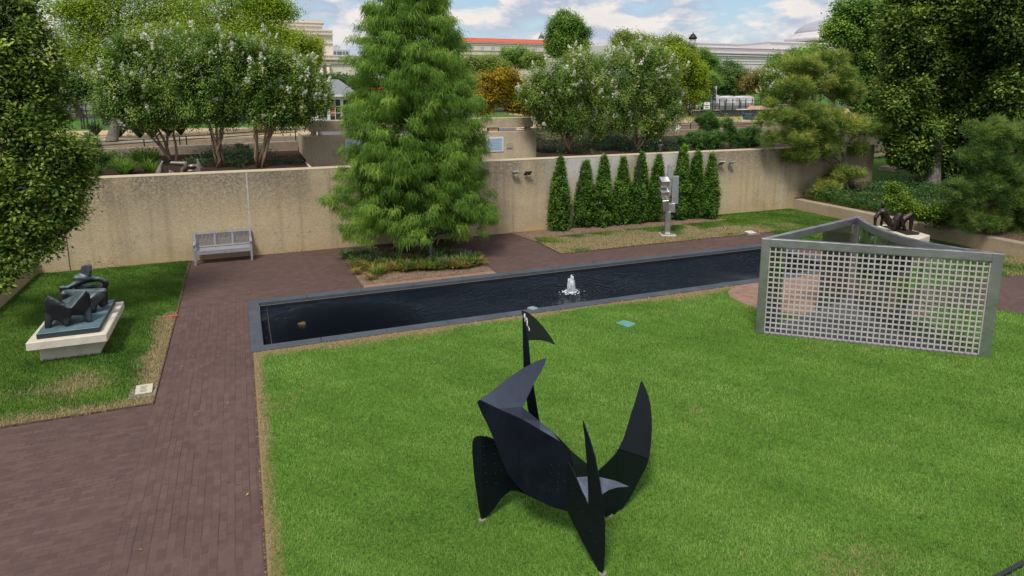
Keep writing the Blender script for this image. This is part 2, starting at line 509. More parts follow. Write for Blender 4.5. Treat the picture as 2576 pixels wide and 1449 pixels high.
M_CAP = plain_concrete('coping_concrete', (0.52, 0.44, 0.31), 0.12)
M_BLOCK = concrete('terrace_concrete', (0.66, 0.525, 0.36), ztop=4.3, topband=1.6, stain=0.45, crack=0.0)
M_RAMP = concrete('ramp_concrete', (0.36, 0.29, 0.21), ztop=3.4, topband=0.5, stain=0.6, crack=0.0)
M_LOW = concrete('planter_concrete', (0.46, 0.36, 0.25), ztop=0.56, topband=0.3, stain=0.5, crack=0.0)
M_PLINTH = plain_concrete('plinth_stone', (0.60, 0.555, 0.46), 0.12, 6)
M_BRICK = brick('brick_paving', R(90), (0.096, 0.058, 0.051), (0.132, 0.081, 0.071), (0.028, 0.022, 0.020), 0.40)
M_BRICKX = brick('brick_paving_across', 0.0, (0.092, 0.056, 0.050), (0.128, 0.079, 0.069), (0.035, 0.028, 0.026), 0.15)
M_BRICKP = brick('brick_paving_pale', R(35), (0.25, 0.15, 0.115), (0.34, 0.215, 0.165), (0.12, 0.09, 0.07))
M_SLATE = plain_concrete('slate_coping', (0.075, 0.086, 0.105), 0.2, 2.0)
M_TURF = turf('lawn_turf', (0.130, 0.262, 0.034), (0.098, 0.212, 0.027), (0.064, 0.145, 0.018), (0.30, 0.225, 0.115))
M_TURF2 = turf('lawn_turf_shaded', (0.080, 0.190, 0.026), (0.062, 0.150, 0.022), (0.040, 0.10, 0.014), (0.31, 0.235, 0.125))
M_MULCH = mulchmat('bark_mulch')
M_MULCH_P = mulchmat('dry_mulch', (0.12, 0.08, 0.055), (0.24, 0.165, 0.115), (0.42, 0.34, 0.25))
M_SOIL = mulchmat('dark_soil', (0.022, 0.014, 0.010), (0.06, 0.036, 0.026), (0.12, 0.08, 0.055))
M_GRAVEL = plain_concrete('gravel', (0.50, 0.37, 0.22), 0.15, 4)
M_DIRT = plain_concrete('bare_dirt', (0.46, 0.30, 0.16), 0.22, 2)
M_STEEL = steel('brushed_steel')
M_STEEL_S = steel('swirled_steel', (0.74, 0.74, 0.76), 0.32, True)
M_BLACK = simple('black_paint', (0.014, 0.0145, 0.019), 0.42, 0.0, 0.35, 2.0, 0.5)
M_RAIL = simple('dark_rail', (0.03, 0.022, 0.018), 0.5, 0.3)
M_FENCE = simple('black_fence', (0.018, 0.02, 0.026), 0.6)
M_GLASS = glassmat('two_way_glass', (0.80, 0.92, 0.88), 0.26)
M_TEAK = None
# ------------------------------------------------------------------ ground, paving, lawns
def sheet(name, rects, z, mat, kind='structure', zf=None):
    vs = []; fs = []
    for r in rects:
        poly = r if len(r[:1]) and hasattr(r[0], '__len__') else [(r[0], r[2]), (r[1], r[2]), (r[1], r[3]), (r[0], r[3])]
        n = len(vs)
        vs += [(p[0], p[1], z if zf is None else zf(p[0], p[1])) for p in poly]
        fs.append(tuple(range(n, n + len(poly))))
    me = bpy.data.meshes.new(name); me.from_pydata(vs, [], fs); me.update()
    o = link(name, me, mat)
    return tag(o, kind=kind)
PX0, PX1, PY0, PY1 = -0.10, 17.8, 14.60, 18.40          # outer edge of the pool coping
ring = [(-45, PX0, -25, 23.7), (PX1, 24.0, -25, 23.7), (PX0, PX1, -25, PY0), (PX0, PX1, PY1, 23.7)]
sheet('ground', ring, -0.012, M_SOIL)
sheet('paving', [(-7, -1.78, -6, 12.75), (PX0 + 0.02, 9.98, PY1, 23.7), (-1.78, PX0 + 0.02, 18.4, 23.7), (9.98, 24.0, PY1, 19.88), (PX1, 19.2, 12.2, PY1), (9.98 - 1.2, 9.98, PY1, 23.7)][:5], 0.0, M_BRICKX)
sheet('path', [(-1.78, PX0 + 0.02, -6, 18.4)], 0.0, M_BRICK)
sheet('side_path', [[(15.6, 12.55), (22, 12.13), (23.95, 12.1), (23.95, 7.6), (21, 8.6), (18.1, 9.6), (17.7, 10.4), (15.6, 11.2)]], 0.022, M_BRICKX)
pad = [(12.02, 13.25), (12.1, 13.75), (12.3, 14.15), (12.7, 14.42), (13.3, 14.58), (16.2, 14.58), (16.6, 13.6), (16.4, 12.4), (16.2, 11.0), (15.5, 10.6), (14.2, 10.9), (13.1, 11.7), (12.4, 12.3), (12.1, 12.8)]
sheet('pavement', [pad], 0.018, M_BRICKP)
sheet('footpath', [[(12.2, -1.0), (24, 4.2), (24, 2.0), (14, -4)]], 0.03, M_BRICKX)

def segd(x, y, a, b):
    ax, ay = a; bx, by = b
    dx, dy = bx - ax, by - ay
    t = max(0, min(1, ((x - ax) * dx + (y - ay) * dy) / (dx * dx + dy * dy)))
    return math.hypot(x - ax - t * dx, y - ay - t * dy)
def nz(x, y, s, o=0.0): return mnoise.noise(Vector((x * s + o, y * s - o, o * 0.37)))
def dry_left(x, y):
    d = 0.0
    e = segd(x, y, (-1.78, 12.8), (-1.78, 17.8)); d = max(d, 1.15 - e / (0.62 + 0.30 * nz(x, y, 0.9, 3)))
    e = segd(x, y, (-7, 12.75), (-1.78, 12.75)); d = max(d, 0.95 - e / (0.9 + 0.5 * nz(x, y, 0.7, 5)))
    d = max(d, 0.40 - abs(y - 14.0) / 2.2 + 0.65 * nz(x, y, 0.8, 8))
    e = segd(x, y, (-1.78, 18), (-1.78, 23.4)); d = max(d, 0.7 - e / 0.16)
    return d
def dry_main(x, y):
    d = 0.30 + 0.30 * nz(x, y, 0.42, 2) + 0.35 * nz(x, y, 1.6, 6) - 0.22
    e = x + 0.05; w = 0.07 + 0.42 * max(0, nz(x, y, 0.75, 4) + .12)
    d = max(d, 1.1 - e / w)
    if y > 12.5: d = max(d, 1.0 - (14.58 - y) / (0.62 + 0.6 * nz(x, y, 0.55, 9)) + 0.25 * nz(x, y, 2.5, 3))
    d = max(d, 0.55 + 0.6 * nz(x, y, 0.9, 12) - math.hypot(x - 6.0, y - 5.2) / 2.5)
    return d
def dry_back(x, y):
    d = 1.25 - abs(y - 20.6) / 1.8 + 0.95 * nz(x, y, 1.1, 7)
    if y < 20.0: d += 0.3
    if x > 19: d -= (x - 19) * 0.35
    if x > 17 and y > 21.3: d -= 0.5
    return d
def lawn(name, poly, z, mat, dryf, res=0.28):
    b = bmesh.new()
    b.faces.new([b.verts.new((p[0], p[1], z)) for p in poly])
    xs = [p[0] for p in poly]; ys = [p[1] for p in poly]
    for ax, lo, hi in ((0, min(xs), max(xs)), (1, min(ys), max(ys))):
        k = lo + res
        while k < hi:
            co = [0, 0, 0]; no = [0, 0, 0]; co[ax] = k; no[ax] = 1
            bmesh.ops.bisect_plane(b, geom=b.verts[:] + b.edges[:] + b.faces[:], plane_co=co, plane_no=no)
            k += res
    me = bpy.data.meshes.new(name); b.to_mesh(me); b.free()
    a = me.attributes.new('dry', 'FLOAT', 'POINT')
    a.data.foreach_set('value', [dryf(v.co.x, v.co.y) for v in me.vertices])
    return tag(link(name, me, mat), kind='structure')
LEFT = [(-6.05, 12.75), (-1.78, 12.75), (-1.78, 23.7), (-6.05, 23.7)]
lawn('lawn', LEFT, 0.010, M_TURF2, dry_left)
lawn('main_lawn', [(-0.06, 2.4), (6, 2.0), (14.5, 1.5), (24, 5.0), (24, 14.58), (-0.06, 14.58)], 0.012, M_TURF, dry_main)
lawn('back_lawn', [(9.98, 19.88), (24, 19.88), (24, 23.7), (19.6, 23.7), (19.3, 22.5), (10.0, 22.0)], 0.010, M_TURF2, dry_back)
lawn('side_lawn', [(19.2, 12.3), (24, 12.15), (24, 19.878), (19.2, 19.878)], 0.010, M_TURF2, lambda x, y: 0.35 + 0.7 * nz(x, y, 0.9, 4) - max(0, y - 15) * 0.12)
sheet('mulch_bed', [[(9.6, 23.7), (9.95, 21.95), (19.3, 22.45), (19.6, 23.7)]], 0.016, M_MULCH_P)
sheet('planting_bed', [(2.97, 7.05, 18.75, 22.0)], 0.014, M_MULCH_P)
sheet('stone_strip', [(3.0, 7.05, 18.41, 18.75)], 0.008, M_BRICKP)

# steel edging between lawns and paving
ed = MB()
for a, b_ in (((-7, 12.75), (-1.78, 12.75)), ((-1.78, 12.75), (-1.78, 23.7)), ((-0.07, 2), (-0.07, 14.58)), ((9.97, 19.87), (24, 19.87)), ((9.97, 19.87), (9.97, 22))):
    ed.bar((*a, 0.012), (*b_, 0.012), 0.025, 0.03)
tag(ed.build('lawn_edging', M_MULCH), kind='structure')
ed = MB()
q0, q1 = gp(2500, 1462), gp(2600, 1408)
ed.bar((q0[0], q0[1], 0.02), (q1[0], q1[1], 0.02), 0.05, 0.06)
tag(ed.build('kerb', M_BLACK), kind='structure')

# upper terrace, mall, hillside
def terrace_z(x, y): return 2.60 + 0.035 * (y - 24.3)
sheet('terrace_soil', [(-45, 2.44, 24.3, 33.0), (12.71, 29.3, 24.3, 33.0), (2.44, 12.71, 28.3, 33.0)], 0, M_SOIL, zf=terrace_z)
sheet('stair_floor', [(2.44, 12.71, 24.3, 28.1)], 1.2, M_SOIL)
MZ = 3.40
M_MALLGRASS = turf('mall_grass', (0.10, 0.23, 0.04), (0.085, 0.18, 0.03), (0.06, 0.13, 0.02), (0.30, 0.22, 0.12))
sheet('mall_ground', [(-4000, 4000, 33.3, 5000)], MZ, M_MALLGRASS)
sheet('gravel_walk', [(-45, 62, 33.4, 41.5)], MZ + 0.01, M_GRAVEL)
sheet('bare_ground', [(22, 70, 41.5, 56)], MZ + 0.01, M_DIRT)
M_ASPH = plain_concrete('asphalt', (0.09, 0.09, 0.095), 0.15)
sheet('road', [(-400, 400, 58, 70)], MZ + 0.012, M_ASPH)
def bed_z(x, y): return min(0.50 + 0.05 * (x - 24.35), 2.4)
sheet('planter_soil', [(24.3, 33, -10, 23.7), (33, 90, -10, 23.7)], 0, M_MULCH, zf=bed_z)
sheet('upper_lawn', [(29.9, 44, 23.7, 33), (44, 110, 23.7, 60)], 0, M_TURF2, zf=lambda x, y: bed_z(x, y) + 0.01)
p0 = gp(2201, 385, 1.1)
sheet('upper_walk', [[(30, 31.0), (60, 31.0), (60, 32.2), (30, 32.2)]], 0, M_GRAVEL, zf=lambda x, y: bed_z(x, y) + 0.03)
sheet('left_bed', [(-45, -6.3, -10, 23.7)], 0.5, M_SOIL)

# ------------------------------------------------------------------ pool
t_ = thing('reflecting_pool', 'long dark rectangular reflecting pool edged with blue grey slate', 'pool', (8.8, 16.5, 0))
CW, CWL = 0.31, 0.27
mb = MB()
WZ = -0.13
for x0, x1, y0, y1 in ((PX0, PX1, PY0, PY0 + CW), (PX0, PX1, PY1 - CW, PY1), (PX0, PX0 + CWL, PY0 + CW, PY1 - CW), (PX1 - CWL, PX1, PY0 + CW, PY1 - CW)):
    horiz = (x1 - x0) > (y1 - y0)
    n = max(1, round((x1 - x0 if horiz else y1 - y0) / 1.55))
    for i in range(n):
        g_ = 0.005
        if horiz: mb.box(x0 + (x1 - x0) * i / n + g_, x0 + (x1 - x0) * (i + 1) / n - g_, y0, y1, -0.06, 0.03)
        else: mb.box(x0, x1, y0 + (y1 - y0) * i / n + g_, y0 + (y1 - y0) * (i + 1) / n - g_, -0.06, 0.03)
mb.build('coping', M_SLATE, t_, 0.006)
mb = MB()
i0, i1, j0, j1 = PX0 + CWL + 0.01, PX1 - CWL - 0.01, PY0 + CW + 0.01, PY1 - CW - 0.01
for q in (((i0, j0), (i1, j0)), ((i1, j0), (i1, j1)), ((i1, j1), (i0, j1)), ((i0, j1), (i0, j0))):
    (a, b_), (c, d) = q
    mb.add([(a, b_, -0.6), (c, d, -0.6), (c, d, -0.061), (a, b_, -0.061)], [(0, 1, 2, 3)])
mb.add([(i0, j0, -0.6), (i1, j0, -0.6), (i1, j1, -0.6), (i0, j1, -0.6)], [(0, 1, 2, 3)])
M_BASIN = simple('basin_black', (0.006, 0.007, 0.008), 0.7)
mb.build('basin', M_BASIN, t_)
m, t, b = material('dark_water')
p = t.pos()
FX, FY = 8.47, 16.2
vs_ = t.n.new('ShaderNodeVectorMath'); vs_.operation = 'SUBTRACT'; t.lk(p, vs_.inputs[0]); vs_.inputs[1].default_value = (FX, FY, 0)
ln = t.n.new('ShaderNodeVectorMath'); ln.operation = 'LENGTH'; t.lk(vs_.outputs[0], ln.inputs[0])
wob = t.noise(p, 2.0, 3, 0.6)
rd = t.math('ADD', ln.outputs['Value'], t.math('MULTIPLY', wob, 0.7))
ringw = t.math('MULTIPLY', t.math('SINE', t.math('MULTIPLY', rd, 34.0)), t.rng(rd, 0.2, 5.0, 1.0, 0.0))
n1 = t.noise(t.mapping(p, (1.0, 1.9, 1), (0, 0, -0.3)), 4.5, 3, 0.55, 0.4)
n2 = t.noise(t.mapping(p, (1.0, 2.6, 1), (0, 0, 0.1)), 11.0, 3, 0.6, 0.3)
calm = t.rng(t.noise(p, 0.33, 2, 0.5), 0.40, 0.60, 0.12, 1.0)
vs2 = t.n.new('ShaderNodeVectorMath'); vs2.operation = 'DISTANCE'; t.lk(p, vs2.inputs[0]); vs2.inputs[1].default_value = (1.9, 15.6, 0)
rough_left = t.rng(vs2.outputs['Value'], 0.3, 2.2, 7.0, 0.0)
calm = t.math('ADD', calm, rough_left)
hgt = t.math('ADD', t.math('MULTIPLY', t.math('ADD', n1, t.math('MULTIPLY', n2, 0.6)), calm), t.math('MULTIPLY', ringw, 0.13))
b.inputs['Specular Tint'].default_value = (0.62, 0.80, 1.0, 1)  # blue of the sky's reflection put into the water's tint
setp(t, b, (0.004, 0.009, 0.018), 0.03, 0, 0.5, t.bump(hgt, 1.0, 0.16))
b.inputs['IOR'].default_value = 1.42
M_WATER = m
me = bpy.data.meshes.new('water')
me.from_pydata([(i0, j0, WZ), (i1, j0, WZ), (i1, j1, WZ), (i0, j1, WZ)], [], [(0, 1, 2, 3)]); me.update()
tag(link('water', me, M_WATER), kind='structure')
mb = MB(); mb.box(PX0 + CWL + 0.17, PX0 + CWL + 0.19, j0, j1, -0.4, WZ + 0.02)
mb.build('weir_plate', simple('weir_metal', (0.05, 0.035, 0.035), 0.4), t_)
# orange stone just under the surface
bm = bmesh.new(); q = gp(765, 812, WZ)
for i in range(5): ellip(bm, (q[0] + random.uniform(-.12, .12), q[1] + random.uniform(-.08, .08), WZ - 0.026), (0.12, 0.09, 0.030), (0, 0, random.uniform(0, 3)))
me = remesh(bm, 'rock', 0.012, 3)
tag(link('rock', me, simple('ochre_stone', (0.16, 0.095, 0.03), 0.35, var=0.5, scale=14)), 'flat ochre stone breaking the surface at the left end of the pool', 'rock')

# fountain
t_ = thing('fountain_jet', 'small white bubbling water jet rising from the pool', 'fountain', (FX, FY, WZ))
m, t, b = material('foam_water')
n = t.noise(t.mapping(t.coord('Object'), (1, 1, 0.35)), 18, 4, 0.65)
setp(t, b, t.mix(t.rng(n, 0.4, 0.6), (0.62, 0.70, 0.82), (0.9, 0.92, 0.95)), 0.2, 0, 0.5)
tr = t.n.new('ShaderNodeBsdfTransparent'); ms = t.n.new('ShaderNodeMixShader')
t.lk(t.rng(n, 0.42, 0.62, 0.2, 0.9), ms.inputs[0]); t.lk(tr.outputs[0], ms.inputs[1]); t.lk(b.outputs[0], ms.inputs[2]); t.lk(ms.outputs[0], t.n.get('Material Output').inputs[0])
M_FOAM = m
rs = random.Random(3)
mb = MB()
for k in range(9):
    a = rs.uniform(0, 6.28); r0 = rs.uniform(0.0, 0.05); tp = rs.uniform(0.36, 0.52); out = rs.uniform(0.03, 0.10)
    pts = []
    for i in range(7):
        u = i / 6
        z_ = WZ + (tp * math.sin(min(u * 1.6, 1.0) * math.pi / 2) if u < 0.62 else tp * (1 - ((u - 0.62) / 0.38) ** 1.8))
        rr = r0 + out * max(0, (u - 0.35) / 0.65) ** 1.2
        pts.append(((FX + rr * math.cos(a), FY + rr * math.sin(a), z_), 0.030 * (1 - 0.45 * u) * rs.uniform(0.7, 1.25)))
    mb.tube(pts, 7)
mb.build('water_column', M_FOAM, t_)
mb = MB()
for k in range(130):
    a = rs.uniform(0, 6.28); r_ = abs(rs.gauss(0, 0.17)) + 0.03
    mb.sphere((FX + r_ * math.cos(a), FY + r_ * math.sin(a) * 0.9, WZ + abs(rs.gauss(0, 0.02)) * (1.2 if r_ < .3 else .4)), rs.uniform(0.006, 0.024) * (1 if r_ < 0.3 else 0.6), 6, 4, (1.3, 1.3, 0.5))
tag(mb.build('splash', simple('splash_foam', (0.80, 0.85, 0.92), 0.3, var=0.08), t_), kind='stuff')

# ------------------------------------------------------------------ walls
WT = 2.88
t_ = thing('garden_wall', 'long tan pebbled concrete retaining wall behind the pool garden', 'wall', (8, 23.7, 0))
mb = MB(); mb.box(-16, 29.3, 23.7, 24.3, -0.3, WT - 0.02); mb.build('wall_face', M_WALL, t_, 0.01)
mb = MB(); mb.box(-16.01, 29.305, 23.695, 24.305, WT - 0.02, WT + 0.004); mb.build('coping', M_CAP, t_, 0.004)
M_JD = simple('joint_dark', (0.10, 0.08, 0.065), 0.9); M_JP = simple('joint_pale', (0.50, 0.47, 0.44), 0.9, var=0.3, scale=9)
for (px, py), w, mt in (((171, 630), 0.03, M_JD), ((627, 540), 0.045, M_JP), ((1969, 450), 0.05, M_JP)):
    x = vp(px, py, 23.7)[0]
    mb = MB(); mb.box(x - w / 2, x + w / 2, 23.696, 23.72, 0, WT - 0.03); mb.build('joint', mt, t_)
t_ = thing('low_wall', 'low tan concrete kerb wall along the left edge of the shaded lawn', 'wall', (-6.2, 18, 0))
mb = MB(); mb.box(-6.35, -6.05, -6, 23.69, -0.2, 0.56); mb.build('wall_face', M_LOW, t_, 0.012)
t_ = thing('planter_wall', 'low tan concrete planter wall running past the reclining bronze figure', 'wall', (24.1, 15, 0))
mb = MB(); mb.box(23.95, 24.33, -4, 23.35, -0.2, 0.52); mb.build('wall_face', M_LOW, t_, 0.02)
q0, q1 = gp(2277, 451, 1.0), gp(2440, 470, 1.0)
t_ = thing('kerb_wall', 'low brown stone kerb in shadow behind the big trunk at right', 'wall', (q0[0], q0[1], 0.8))
mb = MB(); d_ = (q1 - q0); q1b = q1 + d_ * 0.8
mb.bar((q0[0], q0[1], 0.85), (q1b[0], q1b[1], 0.85), 0.3, 0.45); mb.build('kerb_face', M_LOW, t_, 0.02)

# terrace block (stair parapet) with its raised beam
t_ = thing('stair_parapet', 'tan concrete stair parapet with a raised beam above the garden wall', 'parapet', (7.6, 28.5, 2.5))
mb = MB(); mb.box(2.44, 12.71, 28.0, 28.55, 1.1, 3.71); mb.box(2.445, 2.9, 28.55, 31.4, 2.3, 3.70); mb.box(2.35, 2.44, 24.305, 28.0, 1.1, 2.72); mb.box(12.2, 12.705, 28.55, 30.2, 2.3, 3.70)
mb.build('lower_wall', M_BLOCK, t_, 0.015)
mb = MB(); mb.box(2.66, 12.60, 28.12, 28.62, 3.885, 4.32); mb.box(2.662, 3.0, 28.62, 29.8, 3.89, 4.315); mb.build('beam', M_BLOCK, t_, 0.015)
for a, b_ in ((2.72, 2.92), (10.45, 10.85), (12.3, 12.5)):
    mb = MB(); mb.box(a, b_, 28.2, 28.5, 3.7, 3.89); mb.build('pier', M_BLOCK, t_)
mb = MB(); mb.box(3.1, 8.5, 29.4, 29.5, 3.2, 3.89); mb.box(11.0, 12.2, 29.2, 29.3, 3.3, 3.80)
mb.build('inner_panel', simple('grey_panel', (0.36, 0.36, 0.38), 0.6), t_)
mb = MB()
for x in (10.95, 11.15): mb.box(x, x + .035, 28.9, 28.94, 3.2, 3.9)
mb.build('rail_post', M_RAIL, t_)

# ramp walls and rails
def wedge(mb, x0, x1, y0, y1, zb, za0, za1):
    mb.add([(x0, y0, zb), (x1, y0, zb), (x1, y1, zb), (x0, y1, zb), (x0, y0, za0), (x1, y0, za1), (x1, y1, za1), (x0, y1, za0)],
           [(0, 3, 2, 1), (4, 5, 6, 7), (0, 1, 5, 4), (1, 2, 6, 5), (2, 3, 7, 6), (3, 0, 4, 7)])
t_ = thing('ramp_wall', 'stepped tan concrete ramp wall behind the left crape myrtles', 'wall', (-2, 32, 2.7))
mb = MB(); wedge(mb, -16, 2.43, 31.5, 31.9, 2.4, 3.06, 3.28); mb.build('front_wall', M_RAMP, t_, 0.015)
mb = MB(); wedge(mb, -16, 3.2, 33.0, 33.35, 2.4, 3.22, 3.42); mb.build('back_wall', M_RAMP, t_, 0.015)
mb = MB(); wedge(mb, -16, 2.43, 31.9, 33.0, 2.4, 2.8, 3.05); mb.build('ramp_floor', M_RAMP, t_)
t_ = thing('ramp_railing', 'thin dark metal handrail along the left ramp', 'railing', (-2, 31.7, 3.1))
def zr(x): return 3.42 + 0.40 * (x + 6) / 8.4
mb = MB()
for o_ in (0.0, -0.14): mb.tube([((x, 31.7, zr(x) + o_), 0.022) for x in (-9, -6, -4, -2, 0, 2.45)], 6)
mb.build('handrail', M_RAIL, t_)
for px in (363, 513 - 60, 545 - 75, 745):
    x = vp(px, 365, 31.7)[0]
    mb = MB(); mb.box(x - .022, x + .022, 31.68, 31.72, 3.0, zr(x)); mb.build('post', M_RAIL, t_)
t_ = thing('terrace_wall', 'shaded tan concrete terrace wall behind the right crape myrtles', 'wall', (22, 33, 2.8))
mb = MB(); mb.box(12.71, 31.8, 32.6, 33.0, 2.2, 3.25); mb.build('lower_wall', M_RAMP, t_, 0.015)
mb = MB(); mb.box(13.2, 42, 33.01, 33.3, 1.2, 3.52); mb.build('upper_wall', M_RAMP, t_, 0.015)
t_ = thing('terrace_railing', 'dark metal handrail on the terrace wall by the dwarf pines', 'railing', (26, 33, 3.5))
mb = MB()
for z_ in (3.62, 3.52): mb.tube([((15, 32.8, z_), .02), ((33, 32.8, z_ - 0.05), .02)], 6)
mb.build('handrail', M_RAIL, t_)
for x in (24.2, 25.0, 27.6, 30.4):
    mb = MB(); mb.box(x - .02, x + .02, 32.78, 32.82, 3.2, 3.6); mb.build('post', M_RAIL, t_)
t_ = thing('far_wall', 'pale low wall beyond the dark sculpture under the right trees', 'wall', (46, 34, 1.5))
mb = MB(); mb.box(31, 70, 33.35, 33.7, 0.8, 2.75); mb.build('wall_face', M_RAMP, t_, 0.02)

# wall washers and plaques on walls
M_GREY = simple('grey_enamel', (0.33, 0.35, 0.38), 0.35, 0.2); M_DKPANEL = simple('solar_glass', (0.02, 0.022, 0.03), 0.18)
def flood(px, py, label, flip):
    c = vp(px, py, 23.7)
    t_ = thing('flood_lamp', label, 'lamp', (c[0], 23.7, c[2]), 'lamps on the garden wall')
    mb = MB()
    r_ = Matrix.Rotation(R(-28), 3, 'X')
    mb.box(-0.13, 0.13, -0.10, 0.10, -0.025, 0.025, r_, (c[0], 23.52, c[2] + 0.05)); mb.build('lamp_head', M_GREY, t_, 0.01)
    mb = MB(); mb.tube([((c[0] - .03, 23.60, c[2] - 0.13), .035), ((c[0] - .03, 23.58, c[2] + 0.02), .03)], 8); mb.tube([((c[0] - .03, 23.70, c[2] - .05), .025), ((c[0] - .03, 23.58, c[2] - .05), .025)], 8)
    mb.build('bracket', M_PLINTH, t_)
def solar(px, py, label, tint):
    c = vp(px, py, 23.7)
    t_ = thing('solar_panel', label, 'solar panel', (c[0], 23.7, c[2]), 'panels on the garden wall')
    mb = MB(); r_ = Matrix.Rotation(R(-38), 3, 'X')
    mb.box(-0.14, 0.14, -0.13, 0.13, -0.012, 0.012, r_, (c[0], 23.55, c[2] + 0.02)); mb.build('panel', M_DKPANEL, t_)
    mb = MB(); mb.bar((c[0], 23.70, c[2] - 0.08), (c[0], 23.56, c[2]), .03, .03); mb.build('bracket', M_GREY, t_)
    if tint:
        mb = MB()
        for s_ in (-1, 1):
            mb.box(s_ * 0.14 - .012, s_ * .14 + .012, -0.145, 0.145, -0.016, 0.016, r_, (c[0], 23.55, c[2] + 0.02))
            mb.box(-0.129, 0.129, s_ * 0.135 - .01, s_ * .135 + .01, -0.015, 0.015, r_, (c[0], 23.55, c[2] + 0.02))
        mb.build('frame', M_PLINTH, t_)
flood(1292, 436, 'grey flood lamp on the wall between the cypress and the columnar shrubs', 0)
solar(1324, 436, 'plain black solar panel on the wall beside the cypress', False)
solar(1808, 411, 'pale framed solar panel on the wall right of the columnar shrubs', True)
flood(1833, 411, 'grey flood lamp on the wall at the right end of the columnar shrubs', 1)
M_SIGNW = simple('sign_white', (0.72, 0.76, 0.80), 0.5, var=0.04); M_SIGNB = simple('sign_blue_grey', (0.42, 0.55, 0.68), 0.5, var=0.05); M_INK = simple('ink', (0.05, 0.06, 0.09), 0.6)
M_SIGNC = simple('sign_cream', (0.46, 0.41, 0.29), 0.6, var=0.05); M_INKB = simple('ink_blue', (0.20, 0.30, 0.45), 0.6)
def wallsign(px, py, w, h, label, face, border, rows, ink, name='notice_sign'):
    c = vp(px, py, 28.0)
    t_ = thing(name, label, 'sign', (c[0], 27.98, c[2]))
    mb = MB(); mb.box(c[0] - w / 2, c[0] + w / 2, 27.97, 27.995, c[2] - h / 2, c[2] + h / 2); mb.build('board', border, t_)
    bw = min(w, h) * 0.09
    mb = MB(); mb.box(c[0] - w / 2 + bw, c[0] + w / 2 - bw, 27.965, 27.969, c[2] - h / 2 + bw, c[2] + h / 2 - bw); mb.build('face', face, t_)
    mb = MB(); rs = random.Random(int(px))
    for i in range(rows):
        z_ = c[2] + h / 2 - bw * 1.8 - (h - 3.4 * bw) * i / max(1, rows - 1)
        x = c[0] - w / 2 + bw * 1.8
        while x < c[0] + w / 2 - bw * 2.2 - (rs.random() * w * .25 if i % 3 == 2 else 0):
            l = rs.uniform(0.03, 0.09) * w
            mb.box(x, min(x + l, c[0] + w / 2 - bw * 1.8), 27.961, 27.9645, z_ - h * 0.016, z_ + h * 0.016); x += l + w * .018
    tag(mb.build('lettering', ink, t_), kind='stuff')
wallsign(1245, 363, 0.82, 0.66, 'large white information sign on the parapet right of the cypress', M_SIGNB, M_SIGNW, 8, M_INKB)
wallsign(894, 369, 0.82, 0.60, 'large white information sign half hidden by the cypress branches', M_SIGNB, M_SIGNW, 8, M_INKB)
wallsign(1281, 366, 0.30, 0.25, 'small cream plaque on the parapet right of the large sign', M_SIGNC, M_SIGNC, 3, M_INK, 'wall_plaque')
wallsign(849, 383, 0.33, 0.27, 'small cream plaque on the parapet left of the cypress', M_SIGNC, M_SIGNC, 3, M_INK, 'wall_plaque')
M_OLIVE = simple('olive_metal', (0.16, 0.13, 0.06), 0.5)
def wallbox(px, py, w, h, label, mat, Y=31.5):
    c = vp(px, py, Y)
    t_ = thing('light_fixture', label, 'light fixture', (c[0], Y, c[2]), 'fixtures on the ramp wall')
    mb = MB(); mb.box(c[0] - w / 2, c[0] + w / 2, Y - 0.18, Y + 0.02, c[2] - h / 2, c[2] + h / 2); mb.build('housing', mat, t_, 0.015)
    mb = MB(); mb.box(c[0] - w / 2 - .02, c[0] + w / 2 + .02, Y - 0.2, Y + .01, c[2] - h / 2 - .025, c[2] - h / 2 - .002); mb.build('visor', M_RAIL, t_)
wallbox(282, 383, 0.26, 0.13, 'olive wedge light fixture low on the ramp wall at left', M_OLIVE)
wallbox(600, 359, 0.28, 0.12, 'tan box light fixture on the ramp wall between two crape myrtles', M_SIGNC)
wallbox(620, 363, 0.16, 0.10, 'small grey junction box right of the tan fixture', M_GREY)
# ------------------------------------------------------------------ foliage tools
def quadmesh(name, Q, v, mat, parent=None, world=True):
    """Q: (N,k,3) polygons with k corners, v: (N,) tone"""
    N, k = Q.shape[0], Q.shape[1]
    if parent is not None and world:
        w = worldloc(parent); Q = Q - np.array([w.x, w.y, w.z])
    me = bpy.data.meshes.new(name)
    me.vertices.add(N * k); me.loops.add(N * k); me.polygons.add(N)
    me.vertices.foreach_set('co', Q.reshape(-1).astype(np.float32))
    me.loops.foreach_set('vertex_index', np.arange(N * k, dtype=np.int32))
    me.polygons.foreach_set('loop_start', np.arange(0, N * k, k, dtype=np.int32))
    a = me.attributes.new('v', 'FLOAT', 'POINT')
    a.data.foreach_set('value', np.repeat(np.clip(v, 0, 1), k).astype(np.float32))
    me.update(calc_edges=True)
    return link(name, me, mat, parent, world=False)
def unit(a): return a / np.maximum(np.linalg.norm(a, axis=-1, keepdims=True), 1e-9)
def cnoise(P, s, seed=0):
    q = P * s + seed * 7.3
    return (np.sin(q[:, 0] * 1.7 + q[:, 1] * 0.9 + 1.3) + np.sin(q[:, 1] * 2.1 - q[:, 2] * 1.3 + 0.4) + np.sin(q[:, 2] * 1.9 + q[:, 0] * 1.1 + 2.2) + np.sin((q[:, 0] + q[:, 1] + q[:, 2]) * 2.9)) / 4
